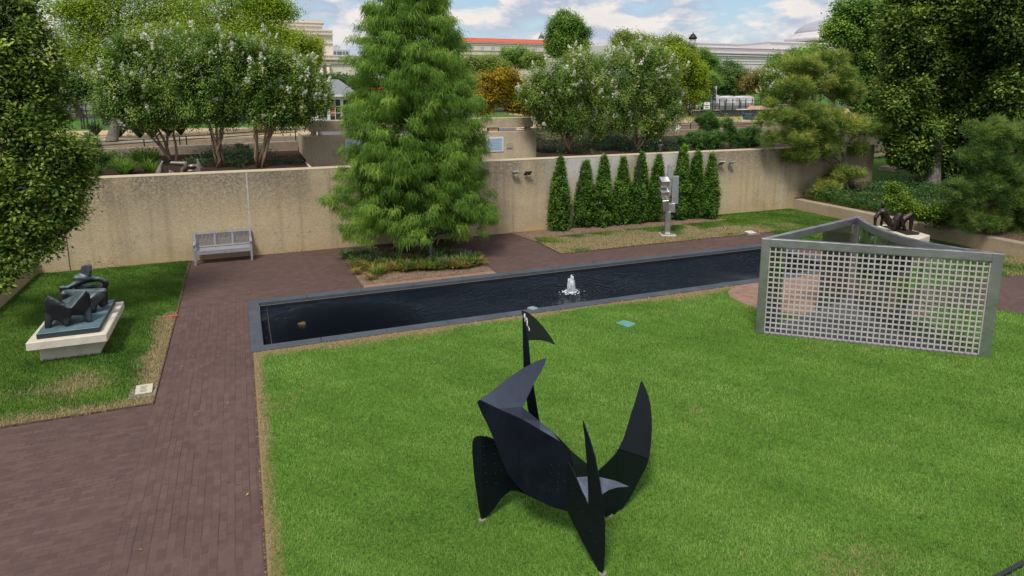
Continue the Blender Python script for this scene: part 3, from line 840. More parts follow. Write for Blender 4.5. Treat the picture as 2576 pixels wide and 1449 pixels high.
def leafcloud(rng, C, out, cr, per, L, W, tone, droop=0.25, spread=0.9, outw=0.6, sq=(1, 1, 1), jit=0.045, flut=.34):
    K = len(C)
    P = np.repeat(C, per, 0) + rng.normal(0, 1, (K * per, 3)) * cr * np.array(sq)
    d = unit(np.repeat(out, per, 0) * outw + rng.normal(0, 1, (K * per, 3)) * spread + np.array([0, 0, -droop]))
    nr = unit(np.repeat(out, per, 0) * .55 + np.array([0, 0, .65]) + rng.normal(0, flut, d.shape))
    d = unit(d - nr * ((d * nr).sum(1) * .75)[:, None])
    s = unit(np.cross(d, nr))
    l = (L * rng.uniform(0.6, 1.3, len(P)))[:, None]; w = (W * rng.uniform(0.7, 1.2, len(P)))[:, None]
    Q = np.stack([P, P + d * l * .42 + s * w * .5, P + d * l, P + d * l * .42 - s * w * .5], 1)
    rel = P - np.repeat(C, per, 0)
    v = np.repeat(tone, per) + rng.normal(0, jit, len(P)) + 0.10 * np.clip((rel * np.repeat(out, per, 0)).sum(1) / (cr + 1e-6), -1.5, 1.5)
    return Q, v
def lobes(lst, Y=None, depth=0.9):
    out = []
    for e in lst:
        y = e[4] if len(e) > 4 else Y
        c = vp(e[0], e[1], y); k = ppm(c)
        out.append((c, np.array([e[2] * k, e[2] * k * depth, e[3] * k])))
    return out
def shell(rng, lob, dens, rough=0.2, inner=0.4, seed=0, nf=1.3, sub=0.36):
    """leaf-cluster centres: each lobe carries many smaller boughs, each bough a clump of clusters;
    returns centres, outward, r-fraction, tone offset"""
    Cs, Os, Fs, Ts = [], [], [], []
    for c, r in lob:
        m = float(np.mean(r)); rs_ = max(0.16, m * sub)
        area = 4 * math.pi * ((r[0] * r[1]) ** 1.6 / 3 + 2 * (r[0] * r[2]) ** 1.6 / 3) ** (1 / 1.6)
        ns = max(5, int(area / (math.pi * rs_ ** 2) * 1.15))
        d = unit(rng.normal(0, 1, (ns, 3)))
        f = 1 - inner * rng.uniform(0, 1, ns) ** 1.5
        bump = 1 + rough * cnoise(d * 2.2 + c * 0.3, nf, seed)
        P = c + d * r * (f * bump * 0.78)[:, None]
        q = rs_ * rng.uniform(.6, 1.25, ns)
        st = rng.normal(0, .12, ns)
        far = rng.uniform(0, 1, ns) < .16
        P = np.where(far[:, None], c + (P - c) * 1.16, P); q = np.where(far, q * .55, q)
        for i in range(ns):
            n = max(3, int(dens * 0.75 * 4 * math.pi * q[i] ** 2 * .55))
            e = unit(rng.normal(0, 1, (n, 3)) + d[i] * .55 + np.array([0, 0, .35]))
            g = 1 - .5 * rng.uniform(0, 1, n) ** 1.6
            Cs.append(P[i] + e * q[i] * np.array([1.05, 1.05, .78]) * g[:, None])
            Os.append(unit(e + d[i] * .6)); Fs.append(f[i] * (.8 + .2 * g)); Ts.append(st[i] + .17 * e[:, 2] + .10 * (e * d[i]).sum(1) - .34 * (1 - g) + rng.normal(0, .09, n))  # bough tops toned lighter, depths darker: sun and shade put into leaf colour
        n = max(4, int(area * dens * .22))
        e = unit(rng.normal(0, 1, (n, 3)))
        Cs.append(c + e * r * (.55 * rng.uniform(.3, 1, n) ** .5)[:, None]); Os.append(e); Fs.append(np.full(n, .5)); Ts.append(np.full(n, -.18))  # inner leaves coloured darker to paint in the crown's shaded depths
    return np.concatenate(Cs), np.concatenate(Os), np.concatenate(Fs), np.concatenate(Ts)
def limb_path(a, b, bow, rs, n=7, jitter=0.08):
    a = Vector(a); b = Vector(b); d = b - a; pts = []
    for i in range(n):
        u = i / (n - 1)
        p = a + d * u
        p = p + Vector((0, 0, 1)) * bow * math.sin(math.pi * u) * d.length
        if 0 < i < n - 1: p = p + Vector((rs.gauss(0, 1), rs.gauss(0, 1), rs.gauss(0, 1))) * jitter * d.length / n * 1.5
        pts.append(p)
    return pts
def add_limb(mb, pts, r0, r1, n=7):
    m = len(pts) - 1
    mb.tube([(p, r0 + (r1 - r0) * (i / m) ** 0.8) for i, p in enumerate(pts)], n)
def tree(name, label, group, base, lob, bark_m, leaf_m, leafarg, dens=9, rough=0.25, inner=0.45, trunk_r=0.2, fork=0.35, seed=1, stems=1, tone0=0.5, flowers=None, maxlimb=14, cat='tree', crown='crown', top=None, sub=0.36, twigs=0):
    rng = np.random.default_rng(seed); rs = random.Random(seed)
    t_ = thing(name, label, cat, base, group)
    base = Vector([float(a) for a in base])
    mb = MB()
    cen = np.mean([c for c, r in lob], 0)
    order = sorted(lob, key=lambda e: -e[1][0])[:maxlimb]
    if stems == 1:
        tp = Vector([float(a) for a in (top if top is not None else cen)])
        fk = base.lerp(tp, fork)
        pts = limb_path(base, tp, 0.0, rs, 9, 0.05)
        m = len(pts) - 1
        mb.tube([(base - Vector((0, 0, .15)), trunk_r * 1.35)] + [(p, trunk_r * (1.25 if i == 0 else 1) * (1 - 0.75 * i / m)) for i, p in enumerate(pts)], 10)
        for c, r in order:
            u = rs.uniform(fork, 0.8)
            add_limb(mb, limb_path(pts[int(u * m)], c, 0.08, rs), trunk_r * 0.42, trunk_r * 0.08)
            for j in range(3):
                e = Vector([float(a) for a in c]) + Vector((rs.gauss(0, .5) * r[0], rs.gauss(0, .5) * r[1], rs.uniform(-.2, .7) * r[2]))
                add_limb(mb, limb_path(Vector([float(a) for a in c]).lerp(pts[int(u * m)], 0.3), e, 0.05, rs, 5), trunk_r * 0.16, trunk_r * 0.04, 5)
    else:
        for k in range(stems):
            a = 2 * math.pi * k / stems + rs.uniform(-.3, .3)
            b0 = base + Vector((math.cos(a), math.sin(a), 0)) * trunk_r * rs.uniform(1.0, 2.4)
            c, r = order[k % len(order)]
            e = Vector([float(x) for x in c]); e.z -= r[2] * 0.1
            mid = base.lerp(e, 0.5) + Vector((math.cos(a), math.sin(a), 0)) * 0.15; mid.z += (e.z - base.z) * 0.12
            pts = []
            for i in range(9):
                u = i / 8
                p = b0 * (1 - u) ** 2 + mid * 2 * u * (1 - u) + e * u * u
                pts.append(Vector(p) + Vector((rs.gauss(0, 1), rs.gauss(0, 1), 0)) * 0.035)
            mb.tube([(p, trunk_r * (0.95 - 0.7 * i / 8)) for i, p in enumerate(pts)], 8)
            for j in range(4):
                s_ = pts[rs.choice((4, 5, 6))]
                c2, r2 = rs.choice(lob)
                e2 = Vector([float(x) for x in c2]) + Vector((rs.gauss(0, .4) * r2[0], rs.gauss(0, .4) * r2[1], rs.uniform(-.4, .3) * r2[2]))
                add_limb(mb, limb_path(s_, s_.lerp(e2, rs.uniform(.4, .9)), 0.08, rs, 6), trunk_r * .34, trunk_r * .07, 6)
    mb.build('trunk', bark_m, t_, fix=False)
    if twigs:
        tb = MB()
        for k in range(twigs):
            c, r = lob[rs.randrange(len(lob))]
            d = Vector((rs.gauss(0, 1), -abs(rs.gauss(0, 1)) - .4, rs.gauss(0, .6))).normalized()
            p0 = Vector([float(x) for x in c]) + Vector((d.x * r[0], d.y * r[1], d.z * r[2])) * .55
            p1 = p0 + d * rs.uniform(.5, .9) * float(np.mean(r)) * .55 + Vector((rs.gauss(0, .2), 0, rs.uniform(-.1, .35)))
            tb.tube([(q_, .022 * (1 - .8 * i / 5)) for i, q_ in enumerate(limb_path(p0, p1, .15, rs, 6, .2))], 5)
            tb.tube([(q_, .012 * (1 - .8 * i / 5)) for i, q_ in enumerate(limb_path(p0.lerp(p1, .5), p1 + Vector((rs.gauss(0, .3), rs.gauss(0, .2), rs.uniform(-.3, .3))), .1, rs, 6, .2))], 5)
        tag(tb.build('twigs', B_PALE, t_, fix=False), kind='stuff')
    C, O, F, T = shell(rng, lob, dens, rough, inner, seed, sub=sub)
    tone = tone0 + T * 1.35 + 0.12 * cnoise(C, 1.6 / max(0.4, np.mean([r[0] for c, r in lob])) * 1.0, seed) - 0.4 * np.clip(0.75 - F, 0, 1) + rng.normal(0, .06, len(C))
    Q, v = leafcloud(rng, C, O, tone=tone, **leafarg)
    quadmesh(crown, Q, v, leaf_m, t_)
    if flowers:
        n, size, fm, zbias = flowers
        idx = np.where((F > 0.72) & (O[:, 2] > zbias) & (T > -.02))[0]
        idx = rng.choice(idx, min(n, len(idx)), replace=False)
        FC = C[idx] + O[idx] * leafarg['cr'] * 0.7
        P = np.repeat(FC, 26, 0); h_ = rng.uniform(0, 1, len(P))
        ax = unit(np.repeat(unit(O[idx] + np.array([0, 0, .9]) + rng.normal(0, .25, (len(idx), 3))), 26, 0))
        szs = np.repeat(size * rng.uniform(.45, 1.25, len(idx)), 26)
        P = P + ax * (h_ * szs * 1.25)[:, None] + rng.normal(0, 1, P.shape) * (szs * .22 * (1.15 - h_))[:, None]
        d = unit(rng.normal(0, 1, P.shape)); s = unit(np.cross(d, rng.normal(0, 1, P.shape)))
        l = (szs * .42)[:, None]
        Q = np.stack([P - d * l * .5, P + s * l * .45, P + d * l * .5, P - s * l * .45], 1)
        fo = quadmesh('blossoms', Q, rng.uniform(.2, 1, len(P)), fm, t_)
        tag(fo, kind='stuff')
    return t_

B_BROWN = bark('bark_brown', (0.055, 0.036, 0.026), (0.16, 0.115, 0.085))
B_GREY = bark('bark_grey', (0.10, 0.09, 0.08), (0.26, 0.24, 0.215))
B_CRAPE = bark('bark_crape', (0.14, 0.085, 0.06), (0.34, 0.235, 0.175), 3.0)
B_PALE = bark('bark_pale', (0.30, 0.26, 0.23), (0.52, 0.47, 0.43))
L_LEFT = leafmat('leaf_left', (0.028, 0.064, 0.009), (0.110, 0.195, 0.022), (0.44, 0.54, 0.11), 0.30)
L_CRAPE = leafmat('leaf_crape', (0.036, 0.088, 0.016), (0.115, 0.228, 0.034), (0.32, 0.41, 0.08), 0.28)
L_LOCUST = leafmat('leaf_locust', (0.075, 0.15, 0.012), (0.25, 0.38, 0.026), (0.50, 0.62, 0.06), 0.42)
L_BRIGHT = leafmat('leaf_bright', (0.068, 0.128, 0.008), (0.230, 0.331, 0.016), (0.459, 0.540, 0.041), 0.4)
L_DARK = leafmat('leaf_dark', (0.024, 0.060, 0.018), (0.080, 0.160, 0.036), (0.20, 0.33, 0.07), 0.28)
L_BLUE = leafmat('leaf_bluegreen', (0.013, 0.034, 0.023), (0.039, 0.091, 0.058), (0.091, 0.169, 0.091), 0.25)
L_MAPLE = leafmat('leaf_maple', (0.045, 0.105, 0.020), (0.140, 0.275, 0.040), (0.34, 0.49, 0.08), 0.35)
L_BEECH = leafmat('leaf_beech', (0.028, 0.062, 0.009), (0.100, 0.178, 0.021), (0.36, 0.45, 0.08), 0.26)
L_GOLD = leafmat('leaf_gold', (0.132, 0.099, 0.009), (0.396, 0.286, 0.017), (0.638, 0.462, 0.033), 0.4)
L_PALE = leafmat('leaf_pale', (0.081, 0.138, 0.023), (0.230, 0.310, 0.063), (0.414, 0.483, 0.127), 0.42)
L_BROWNISH = leafmat('leaf_brownish', (0.072, 0.084, 0.018), (0.228, 0.204, 0.054), (0.408, 0.324, 0.108), 0.35)
L_CYP = leafmat('leaf_cypress', (0.036, 0.085, 0.016), (0.150, 0.285, 0.046), (0.39, 0.54, 0.10), 0.38, 0.6, 0.15)
L_PINE = leafmat('leaf_pine', (0.036, 0.088, 0.020), (0.150, 0.250, 0.048), (0.48, 0.50, 0.11), 0.25)
L_MUGO = leafmat('leaf_mugo', (0.012, 0.042, 0.015), (0.051, 0.138, 0.033), (0.180, 0.315, 0.068), 0.2)
L_ARB = leafmat('leaf_arborvitae', (0.022, 0.065, 0.010), (0.080, 0.185, 0.022), (0.21, 0.36, 0.045), 0.22)
L_GRASS = leafmat('leaf_grass', (0.03, 0.07, 0.01), (0.12, 0.24, 0.03), (0.28, 0.42, 0.07), 0.35)
L_LIRI = leafmat('leaf_liriope', (0.022, 0.066, 0.022), (0.090, 0.186, 0.042), (0.288, 0.408, 0.096), 0.3)
L_LIRID = leafmat('leaf_liriope_dry', (0.10, 0.10, 0.02), (0.32, 0.24, 0.06), (0.52, 0.40, 0.15), 0.3)
L_SHRUB = leafmat('leaf_shrub', (0.035, 0.08, 0.008), (0.13, 0.235, 0.022), (0.30, 0.42, 0.05), 0.35)
L_COVER = leafmat('leaf_cover', (0.014, 0.038, 0.012), (0.045, 0.115, 0.034), (0.13, 0.24, 0.06), 0.2)
L_YUCCA = leafmat('leaf_yucca', (0.006, 0.016, 0.007), (0.022, 0.048, 0.020), (0.08, 0.12, 0.05), 0.15)
L_FLOWER = leafmat('blossom_white', (0.45, 0.46, 0.42), (0.72, 0.72, 0.70), (0.90, 0.90, 0.90), 0.25)

# ------------------------------------------------------------------ left foreground tree
LA = dict(cr=0.105, per=30, L=0.108, W=0.058, droop=0.1, spread=0.65, outw=0.75)
tree('leafy_tree', 'dark green leafy tree filling the left edge of the picture', None, (-8.3, 18.6, 0.5),
     lobes([(10, 40, 95, 90), (75, 150, 105, 90), (60, 280, 120, 95), (-60, 200, 120, 160), (115, 390, 108, 80), (120, 470, 100, 60), (160, 395, 62, 50), (75, 560, 85, 60), (150, 545, 55, 36), (24, 640, 52, 44), (-20, 690, 40, 36), (-60, 500, 110, 150), (40, 480, 90, 90), (175, 470, 44, 36), (95, 610, 38, 40)], 18.0, 0.8),
     B_BROWN, L_LEFT, LA, dens=11, rough=0.42, inner=0.5, trunk_r=0.28, seed=11, tone0=0.45, sub=.27, twigs=22, top=(-6.6, 18.2, 8.0))
# ------------------------------------------------------------------ crape myrtles
CA = dict(cr=0.115, per=40, L=0.088, W=0.042, droop=0.6, spread=0.7, outw=0.6, sq=(.75, .75, 1.5))
def crape(px, py, z, lob, seed, label, stems, n):
    b = gp(px, py, z)
    Yb = float(b[1])
    tree('crape_myrtle', label, 'white flowering crape myrtles on the terrace', b, lobes(lob, Yb, 0.8), B_CRAPE, L_CRAPE, CA, dens=9.5, rough=0.34, inner=0.5, sub=.30,
         trunk_r=0.058, seed=seed, stems=stems, tone0=0.61, flowers=(int(n * 2.0), 0.19, L_FLOWER, -0.45))
crape(437, 412, 2.76, [(330, 195, 100, 80), (400, 130, 90, 60), (295, 255, 70, 50), (420, 235, 100, 65), (365, 285, 90, 34), (450, 290, 60, 30), (270, 180, 45, 50), (340, 120, 60, 40)], 21, 'leftmost of the white flowering crape myrtles, above the low bronze sculpture', 5, 75)
crape(552, 421, 2.70, [(510, 118, 100, 52), (540, 190, 105, 80), (510, 255, 90, 55), (585, 130, 70, 50), (570, 285, 70, 34), (480, 180, 70, 60)], 22, 'middle one of the left group of crape myrtles, over a bunch of brown stems', 6, 70)
crape(652, 420, 2.70, [(680, 180, 100, 75), (735, 240, 72, 62), (640, 140, 80, 50), (690, 285, 85, 34), (775, 225, 40, 34), (800, 262, 34, 30), (812, 232, 22, 18), (640, 240, 70, 60), (745, 180, 50, 40), (760, 285, 32, 24)], 23, 'crape myrtle with two pale trunk groups, left of the concrete parapet', 6, 110)
crape(1433, 386, 2.70, [(1400, 200, 92, 62), (1350, 245, 56, 46), (1420, 280, 80, 40), (1385, 300, 42, 34), (1450, 165, 70, 42), (1440, 310, 46, 24), (1480, 230, 60, 60)], 24, 'crape myrtle with a reddish trunk directly right of the concrete parapet', 5, 95)
crape(1492, 358, 2.86, [(1510, 170, 70, 46), (1500, 240, 66, 60), (1530, 290, 60, 34), (1505, 315, 42, 24)], 25, 'crape myrtle standing further back between two others on the right terrace', 5, 45)
crape(1600, 378, 2.74, [(1590, 190, 96, 70), (1660, 210, 72, 66), (1600, 265, 95, 52), (1680, 270, 54, 48), (1620, 150, 76, 44), (1655, 310, 52, 30), (1570, 305, 45, 24), (1640, 330, 24, 22)], 26, 'rightmost large crape myrtle, full of blossom, beside the small bronze figure', 5, 140)
crape(1985, 330, 2.9, [(1985, 205, 66, 46), (1950, 235, 48, 36), (2020, 235, 50, 40), (1940, 200, 30, 26)], 27, 'white flowering crape myrtle partly hidden behind the tall pine', 4, 75)

# ------------------------------------------------------------------ honey locusts and mall trees on the left
LO = dict(cr=0.26, per=46, L=0.11, W=0.05, droop=0.1, spread=0.9, outw=0.4, sq=(1.2, 1.2, .7))
tree('locust_tree', 'yellow green honey locust rising behind the leftmost crape myrtle', 'yellow green locust trees on the mall', gp(282, 352, 3.42),
     lobes([(215, 60, 80, 50), (300, 35, 95, 50), (400, 55, 100, 55), (250, 130, 70, 40), (350, 110, 90, 42), (200, 20, 60, 40), (430, 10, 90, 45), (290, -40, 120, 50), (180, 130, 60, 50)], 33.5, 0.8), B_GREY, L_LOCUST, LO, dens=2.6, rough=0.45, inner=0.6, trunk_r=0.20, seed=31, tone0=0.62, top=vp(330, 40, 33.5))
tree('locust_tree', 'yellow green honey locust rising behind the middle crape myrtle', 'yellow green locust trees on the mall', (1.2, 36.0, 3.4),
     lobes([(520, 40, 90, 50), (610, 65, 95, 50), (560, 100, 80, 40), (660, 45, 55, 42), (640, 110, 70, 40), (560, -20, 130, 45), (480, 90, 70, 42), (690, 10, 26, 26), (720, 35, 16, 14), (640, 0, 50, 40), (700, 95, 30, 24)], 36, 0.8), B_BROWN, L_LOCUST, LO, dens=2.3, rough=0.45, inner=0.6, trunk_r=0.28, seed=32, tone0=0.60, top=vp(560, 40, 36))
FA = dict(cr=0.40, per=42, L=0.27, W=0.15, droop=0.15, spread=0.9, outw=0.5)
def malltree(px, Y, lob, label, leaf, seed, group='broad trees on the mall', scale=1.0, dens=2.2, tr=0.3, tone0=0.46, la=None, inner=0.5, rough=0.3):
    b = vp(px, 300, Y); b[2] = MZ
    a = dict(FA if la is None else la)
    for k in ('cr', 'L', 'W'): a[k] = a[k] * scale
    return tree('mall_tree', label, group, b, lobes(lob, Y, 0.85), B_BROWN, leaf, a, dens=dens, rough=rough, inner=inner, trunk_r=tr, seed=seed, tone0=tone0, maxlimb=6)
malltree(745, 62, [(745, 125, 56, 50), (705, 150, 46, 42), (770, 155, 36, 40), (730, 190, 60, 40)], 'round bright green tree in front of the pale museum at left', L_BRIGHT, 41, scale=0.8, dens=3.2, tone0=0.52)
malltree(797, 80, [(795, 125, 12, 34), (788, 140, 16, 30)], 'narrow dark blue green tree against the pale museum front', L_BLUE, 42, scale=0.6, dens=5)
malltree(850, 60, [(845, 205, 26, 12), (820, 200, 20, 10)], 'low dark clipped bush beside the white kiosk', L_DARK, 43, scale=0.5, dens=4)
malltree(1428, 95, [(1428, 78, 46, 40), (1402, 98, 30, 36), (1456, 92, 30, 40), (1440, 120, 40, 24), (1395, 122, 22, 18), (1425, 55, 34, 24)], 'tall dark green dome shaped tree in front of the red roof', L_MAPLE, 44, scale=0.95, dens=2.6, tone0=0.42)
malltree(1294, 110, [(1294, 140, 36, 26), (1275, 155, 26, 22), (1322, 152, 22, 20)], 'lower rounded dark tree in front of the red roofed building', L_MAPLE, 45, scale=0.9, dens=2.4, tone0=0.36)
malltree(1225, 85, [(1225, 160, 44, 20), (1190, 165, 40, 24), (1258, 172, 26, 18), (1345, 150, 30, 22)], 'pale green loose tree below the red roofed building', L_PALE, 46, scale=0.8, dens=2.4)
malltree(1620, 48, [(1570, 100, 32, 14), (1600, 112, 50, 20), (1640, 118, 40, 22), (1690, 108, 32, 16), (1560, 125, 30, 16), (1720, 135, 30, 24), (1690, 140, 40, 24)], 'thin pale green tree spreading above the rightmost crape myrtle', L_PALE, 47, scale=0.6, dens=3.2, inner=0.6, rough=0.5)
malltree(1720, 44, [(1720, 190, 52, 50), (1740, 230, 34, 36), (1755, 190, 26, 34), (1700, 150, 50, 34)], 'yellowish green tree right of the rightmost crape myrtle', L_BRIGHT, 48, scale=0.6, dens=3.0, tone0=0.40)
malltree(1760, 90, [(1765, 150, 42, 26), (1740, 165, 34, 26), (1790, 160, 20, 20)], 'mid green rounded tree behind the lamp post', L_MAPLE, 49, scale=0.8, dens=2.6)
malltree(1848, 78, [(1835, 185, 44, 30), (1860, 205, 34, 28), (1812, 205, 32, 30), (1845, 220, 40, 20)], 'dark green street tree with a bare trunk before the white tents', L_DARK, 50, scale=0.75, dens=3.0, tone0=0.5)
malltree(1916, 74, [(1900, 200, 34, 22), (1925, 190, 32, 26), (1885, 218, 22, 14), (1925, 222, 26, 16)], 'brownish street tree right of the dark one by the tents', L_BROWNISH, 51, scale=0.75, dens=2.8)
malltree(1975, 66, [(1960, 165, 38, 24), (2000, 150, 50, 26), (2040, 150, 46, 32), (2060, 135, 40, 24), (1990, 180, 60, 26)], 'wide mid green tree in front of the domed museum', L_MAPLE, 52, scale=0.75, dens=2.6, tone0=0.45)
malltree(1780, 70, [(1768, 215, 26, 26), (1775, 245, 18, 14), (1790, 200, 30, 24)], 'slim green street tree behind the traffic signal', L_MAPLE, 53, scale=0.6, dens=3)
malltree(205, 60, [(170, 230, 40, 40), (220, 215, 40, 36), (130, 200, 60, 60)], 'shaded green tree behind the black gate at far left', L_DARK, 54, scale=0.7, dens=2.6)
for i_, (px_, Y_, lb_, L_) in enumerate(((905, 70, 'shaded green mall tree directly left behind the cypress', L_DARK), (985, 76, 'mall tree showing through the upper middle of the cypress', L_MAPLE), (1105, 72, 'mall tree right behind the cypress trunk', L_DARK), (1195, 66, 'broad low mall tree between the cypress and the golden maple', L_MAPLE), (1275, 62, 'dense dark mall tree behind the golden maple', L_DARK), (1345, 58, 'mall tree between the golden maple and the crape myrtles', L_MAPLE), (330, 74, 'shaded mall tree behind the leftmost crape myrtle', L_DARK), (455, 78, 'shaded mall tree behind the middle crape stems', L_MAPLE), (620, 70, 'shaded mall tree behind the crape myrtle beside the parapet', L_DARK))):
    malltree(px_, Y_, [(px_, 225, 46, 30), (px_ - 34, 238, 30, 24), (px_ + 36, 236, 32, 24), (px_ + 8, 252, 40, 16)], lb_, L_, 140 + i_, scale=.75, dens=3.0, tone0=.40)
tree('maple_tree', 'small golden orange maple with a pale forked trunk behind the parapet', None, (9.3, 31.5, 3.3),
     lobes([(1235, 205, 36, 26), (1275, 200, 40, 24), (1225, 240, 26, 22), (1305, 225, 26, 24), (1255, 225, 40, 20), (1315, 260, 24, 22), (1215, 275, 18, 20), (1290, 265, 24, 14), (1340, 280, 18, 14)], 31.5, 0.8),
     B_PALE, L_GOLD, dict(cr=0.16, per=26, L=0.12, W=0.06, droop=0.2, spread=0.9, outw=0.5, sq=(1.2, 1.2, .7)), dens=11, rough=0.4, inner=0.6, trunk_r=0.075, stems=3, seed=55, tone0=0.42)

# ------------------------------------------------------------------ big trees at the right
BA = dict(cr=0.22, per=38, L=0.165, W=0.095, droop=0.15, spread=0.7, outw=0.7)
tree('maple_tree', 'mid green maple with sunlit edges left of the dark trees at right', None, (36, 30.0, 1.3),
     lobes([(2150, 40, 62, 55), (2110, 85, 44, 34), (2180, 110, 70, 60), (2200, 200, 70, 70), (2160, 165, 52, 44), (2240, 40, 90, 80), (2210, 280, 60, 50), (2160, 240, 40, 36)], 30, 0.8),
     B_BROWN, L_MAPLE, BA, dens=5.5, rough=0.34, inner=0.5, trunk_r=0.3, seed=61, tone0=0.42)
bb = gp(2345, 468, 0.93)
tree('beech_tree', 'huge dark olive tree with a flared grey trunk above the planter', None, bb,
     lobes([(2290, 70, 100, 90), (2400, 40, 120, 110), (2330, 160, 120, 90), (2450, 170, 110, 110), (2280, 240, 80, 70), (2380, 280, 120, 80), (2300, 330, 84, 60), (2450, 320, 90, 70), (2330, 390, 78, 40), (2285, 380, 50, 34), (2400, 400, 70, 40), (2340, -60, 160, 80), (2440, 400, 40, 40)], 22.5, 0.8),
     B_GREY, L_BEECH, dict(BA, cr=0.18, per=32, L=0.17, W=0.095), dens=8.5, rough=0.36, inner=0.5, sub=.27, twigs=26, trunk_r=0.30, fork=0.12, seed=62, tone0=0.40, top=vp(2380, 20, 22.5))
tree('beech_tree', 'dark shaded tree filling the upper right corner of the picture', None, (34, 19.0, 1.0),
     lobes([(2540, 60, 90, 100), (2580, 200, 100, 120), (2530, 250, 70, 70), (2600, 330, 80, 70), (2500, 20, 70, 80), (2520, 350, 40, 40), (2640, 80, 90, 160)], 19.5, 0.8),
     B_BROWN, L_BEECH, dict(BA, cr=0.18, per=32, L=0.17, W=0.095), dens=8, twigs=14, sub=.27, rough=0.36, inner=0.55, trunk_r=0.35, seed=63, tone0=0.30)

# ------------------------------------------------------------------ pines
def needles(rng, C, out, per, L, W, tone, flat=0.6):
    K = len(C)
    P = np.repeat(C, per, 0)
    d = unit(np.repeat(out, per, 0) * 0.75 + rng.normal(0, 1, P.shape) * np.array([1, 1, flat]) * 0.75 + np.array([0, 0, 0.22]))
    P = P + rng.normal(0, 1, P.shape) * L * 0.35
    s = unit(np.cross(d, rng.normal(0, 1, d.shape)))
    l = (L * rng.uniform(.7, 1.2, len(P)))[:, None]
    Q = np.stack([P - s * W * .5, P + s * W * .5, P + d * l], 1)
    return Q, np.repeat(tone, per) + rng.normal(0, .1, len(P)) + .05
def pine(name, label, base, lob, mat, seed, dens, per, L, W, trunk_r, tone0=0.45, top=None, cat='tree', group=None, bend=None, bark_=None, rough=0.25, ton=0.16):
    rng = np.random.default_rng(seed); rs = random.Random(seed)
    t_ = thing(name, label, cat, base, group)
    mb = MB()
    b = Vector([float(a) for a in base])
    tp = Vector([float(a) for a in (top if top is not None else np.mean([c for c, r in lob], 0))])
    pts = limb_path(b, tp, 0, rs, 9, 0.09)
    mb.tube([(b - Vector((0, 0, .1)), trunk_r * 1.3)] + [(p, trunk_r * (1 - .75 * i / 8)) for i, p in enumerate(pts)], 9)
    for c, r in lob:
        c = Vector([float(a) for a in c])
        k = min(range(len(pts)), key=lambda i: abs(pts[i].z - c.z + 0.25 * (pts[i] - c).length))
        add_limb(mb, limb_path(pts[k], c, 0.07, rs), trunk_r * .4, trunk_r * .1)
        for j in range(3):
            e = c + Vector((rs.gauss(0, .5) * r[0], rs.gauss(0, .5) * r[1], rs.uniform(0, .4) * r[2]))
            add_limb(mb, limb_path(pts[k].lerp(c, .7), e, .04, rs, 5), trunk_r * .16, trunk_r * .05, 5)
    mb.build('trunk', bark_ or B_BROWN, t_, fix=False)
    C, O, F, T = shell(rng, [(c, r * (np.array([1.22, 1.15, .86]) if name == 'pine_tree' else np.array([1.0, 1.0, .85]))) for c, r in lob], dens, rough, 0.5, seed, sub=.34)
    keep = O[:, 2] > -0.75
    C, O, F, T = C[keep], O[keep], F[keep], T[keep]
    tone = tone0 + T + ton * cnoise(C, 1.1, seed) + rng.normal(0, .06, len(C))
    Q, v = needles(rng, C, O, per, L, W, tone)
    quadmesh('crown', Q, v, mat, t_)
    return t_
pine('pine_tree', 'open layered pine with yellow green needles at the right end of the wall', gp(2146, 478, 0.67),
     lobes([(2020, 168, 52, 26), (2090, 150, 44, 26), (2085, 200, 74, 36), (2000, 215, 46, 24), (2130, 235, 44, 24), (1940, 264, 13, 8), (1960, 300, 56, 26), (2035, 292, 74, 32), (2110, 318, 76, 30), (2195, 328, 58, 20), (1975, 350, 64, 18), (2065, 372, 64, 22), (2012, 392, 36, 15), (2161, 374, 19, 15), (2125, 438, 44, 17), (2078, 472, 40, 17), (2040, 330, 60, 20)], 23.2, 0.75),
     L_PINE, 71, 11, 44, 0.22, 0.020, 0.17, 0.52, top=vp(2085, 175, 23.2), bark_=B_GREY)
pine('pine_tree', 'bushy green pine at the right edge above the planter wall', (27.5, 14.8, 0.7),
     lobes([(2500, 335, 60, 36), (2555, 350, 60, 46), (2450, 400, 46, 34), (2520, 420, 66, 44), (2580, 440, 60, 50), (2465, 470, 56, 38), (2540, 510, 70, 44), (2430, 510, 40, 28), (2580, 560, 50, 44), (2490, 555, 46, 26), (2545, 590, 40, 24), (2400, 480, 34, 30), (2440, 560, 40, 28), (2580, 610, 60, 24), (2480, 380, 50, 36), (2570, 500, 60, 60)], 14.8, 0.8),
     L_PINE, 72, 19, 44, 0.17, 0.014, 0.12, 0.20, top=vp(2540, 330, 14.8), bark_=B_BROWN)
MG = 'dwarf pines on the terrace behind the wall'
def mugo(lob, label, seed, base, Y): pine('dwarf_pine', label, base, lobes(lob, Y, .8), L_MUGO, seed, 17, 34, 0.16, 0.022, 0.06, 0.5, cat='shrub', group=MG)
mugo([(1782, 306, 27, 13), (1764, 302, 13, 8), (1800, 318, 19, 11), (1783, 291, 7, 6), (1775, 322, 20, 10)], 'upright dark dwarf pine with a knobbed top behind the wall', 73, vp(1785, 360, 26.5), 26.5)
mugo([(1745, 350, 30, 15), (1775, 345, 32, 16), (1725, 358, 20, 9), (1795, 362, 30, 15), (1765, 368, 30, 10), (1810, 345, 20, 14)], 'wide spreading dwarf pine right of the small bronze figure', 74, vp(1770, 378, 25.6), 25.6)
mugo([(1835, 325, 18, 15), (1842, 345, 22, 14), (1830, 308, 8, 8)], 'small conical dwarf pine in the middle of the dwarf pines', 75, vp(1838, 365, 26.0), 26.0)
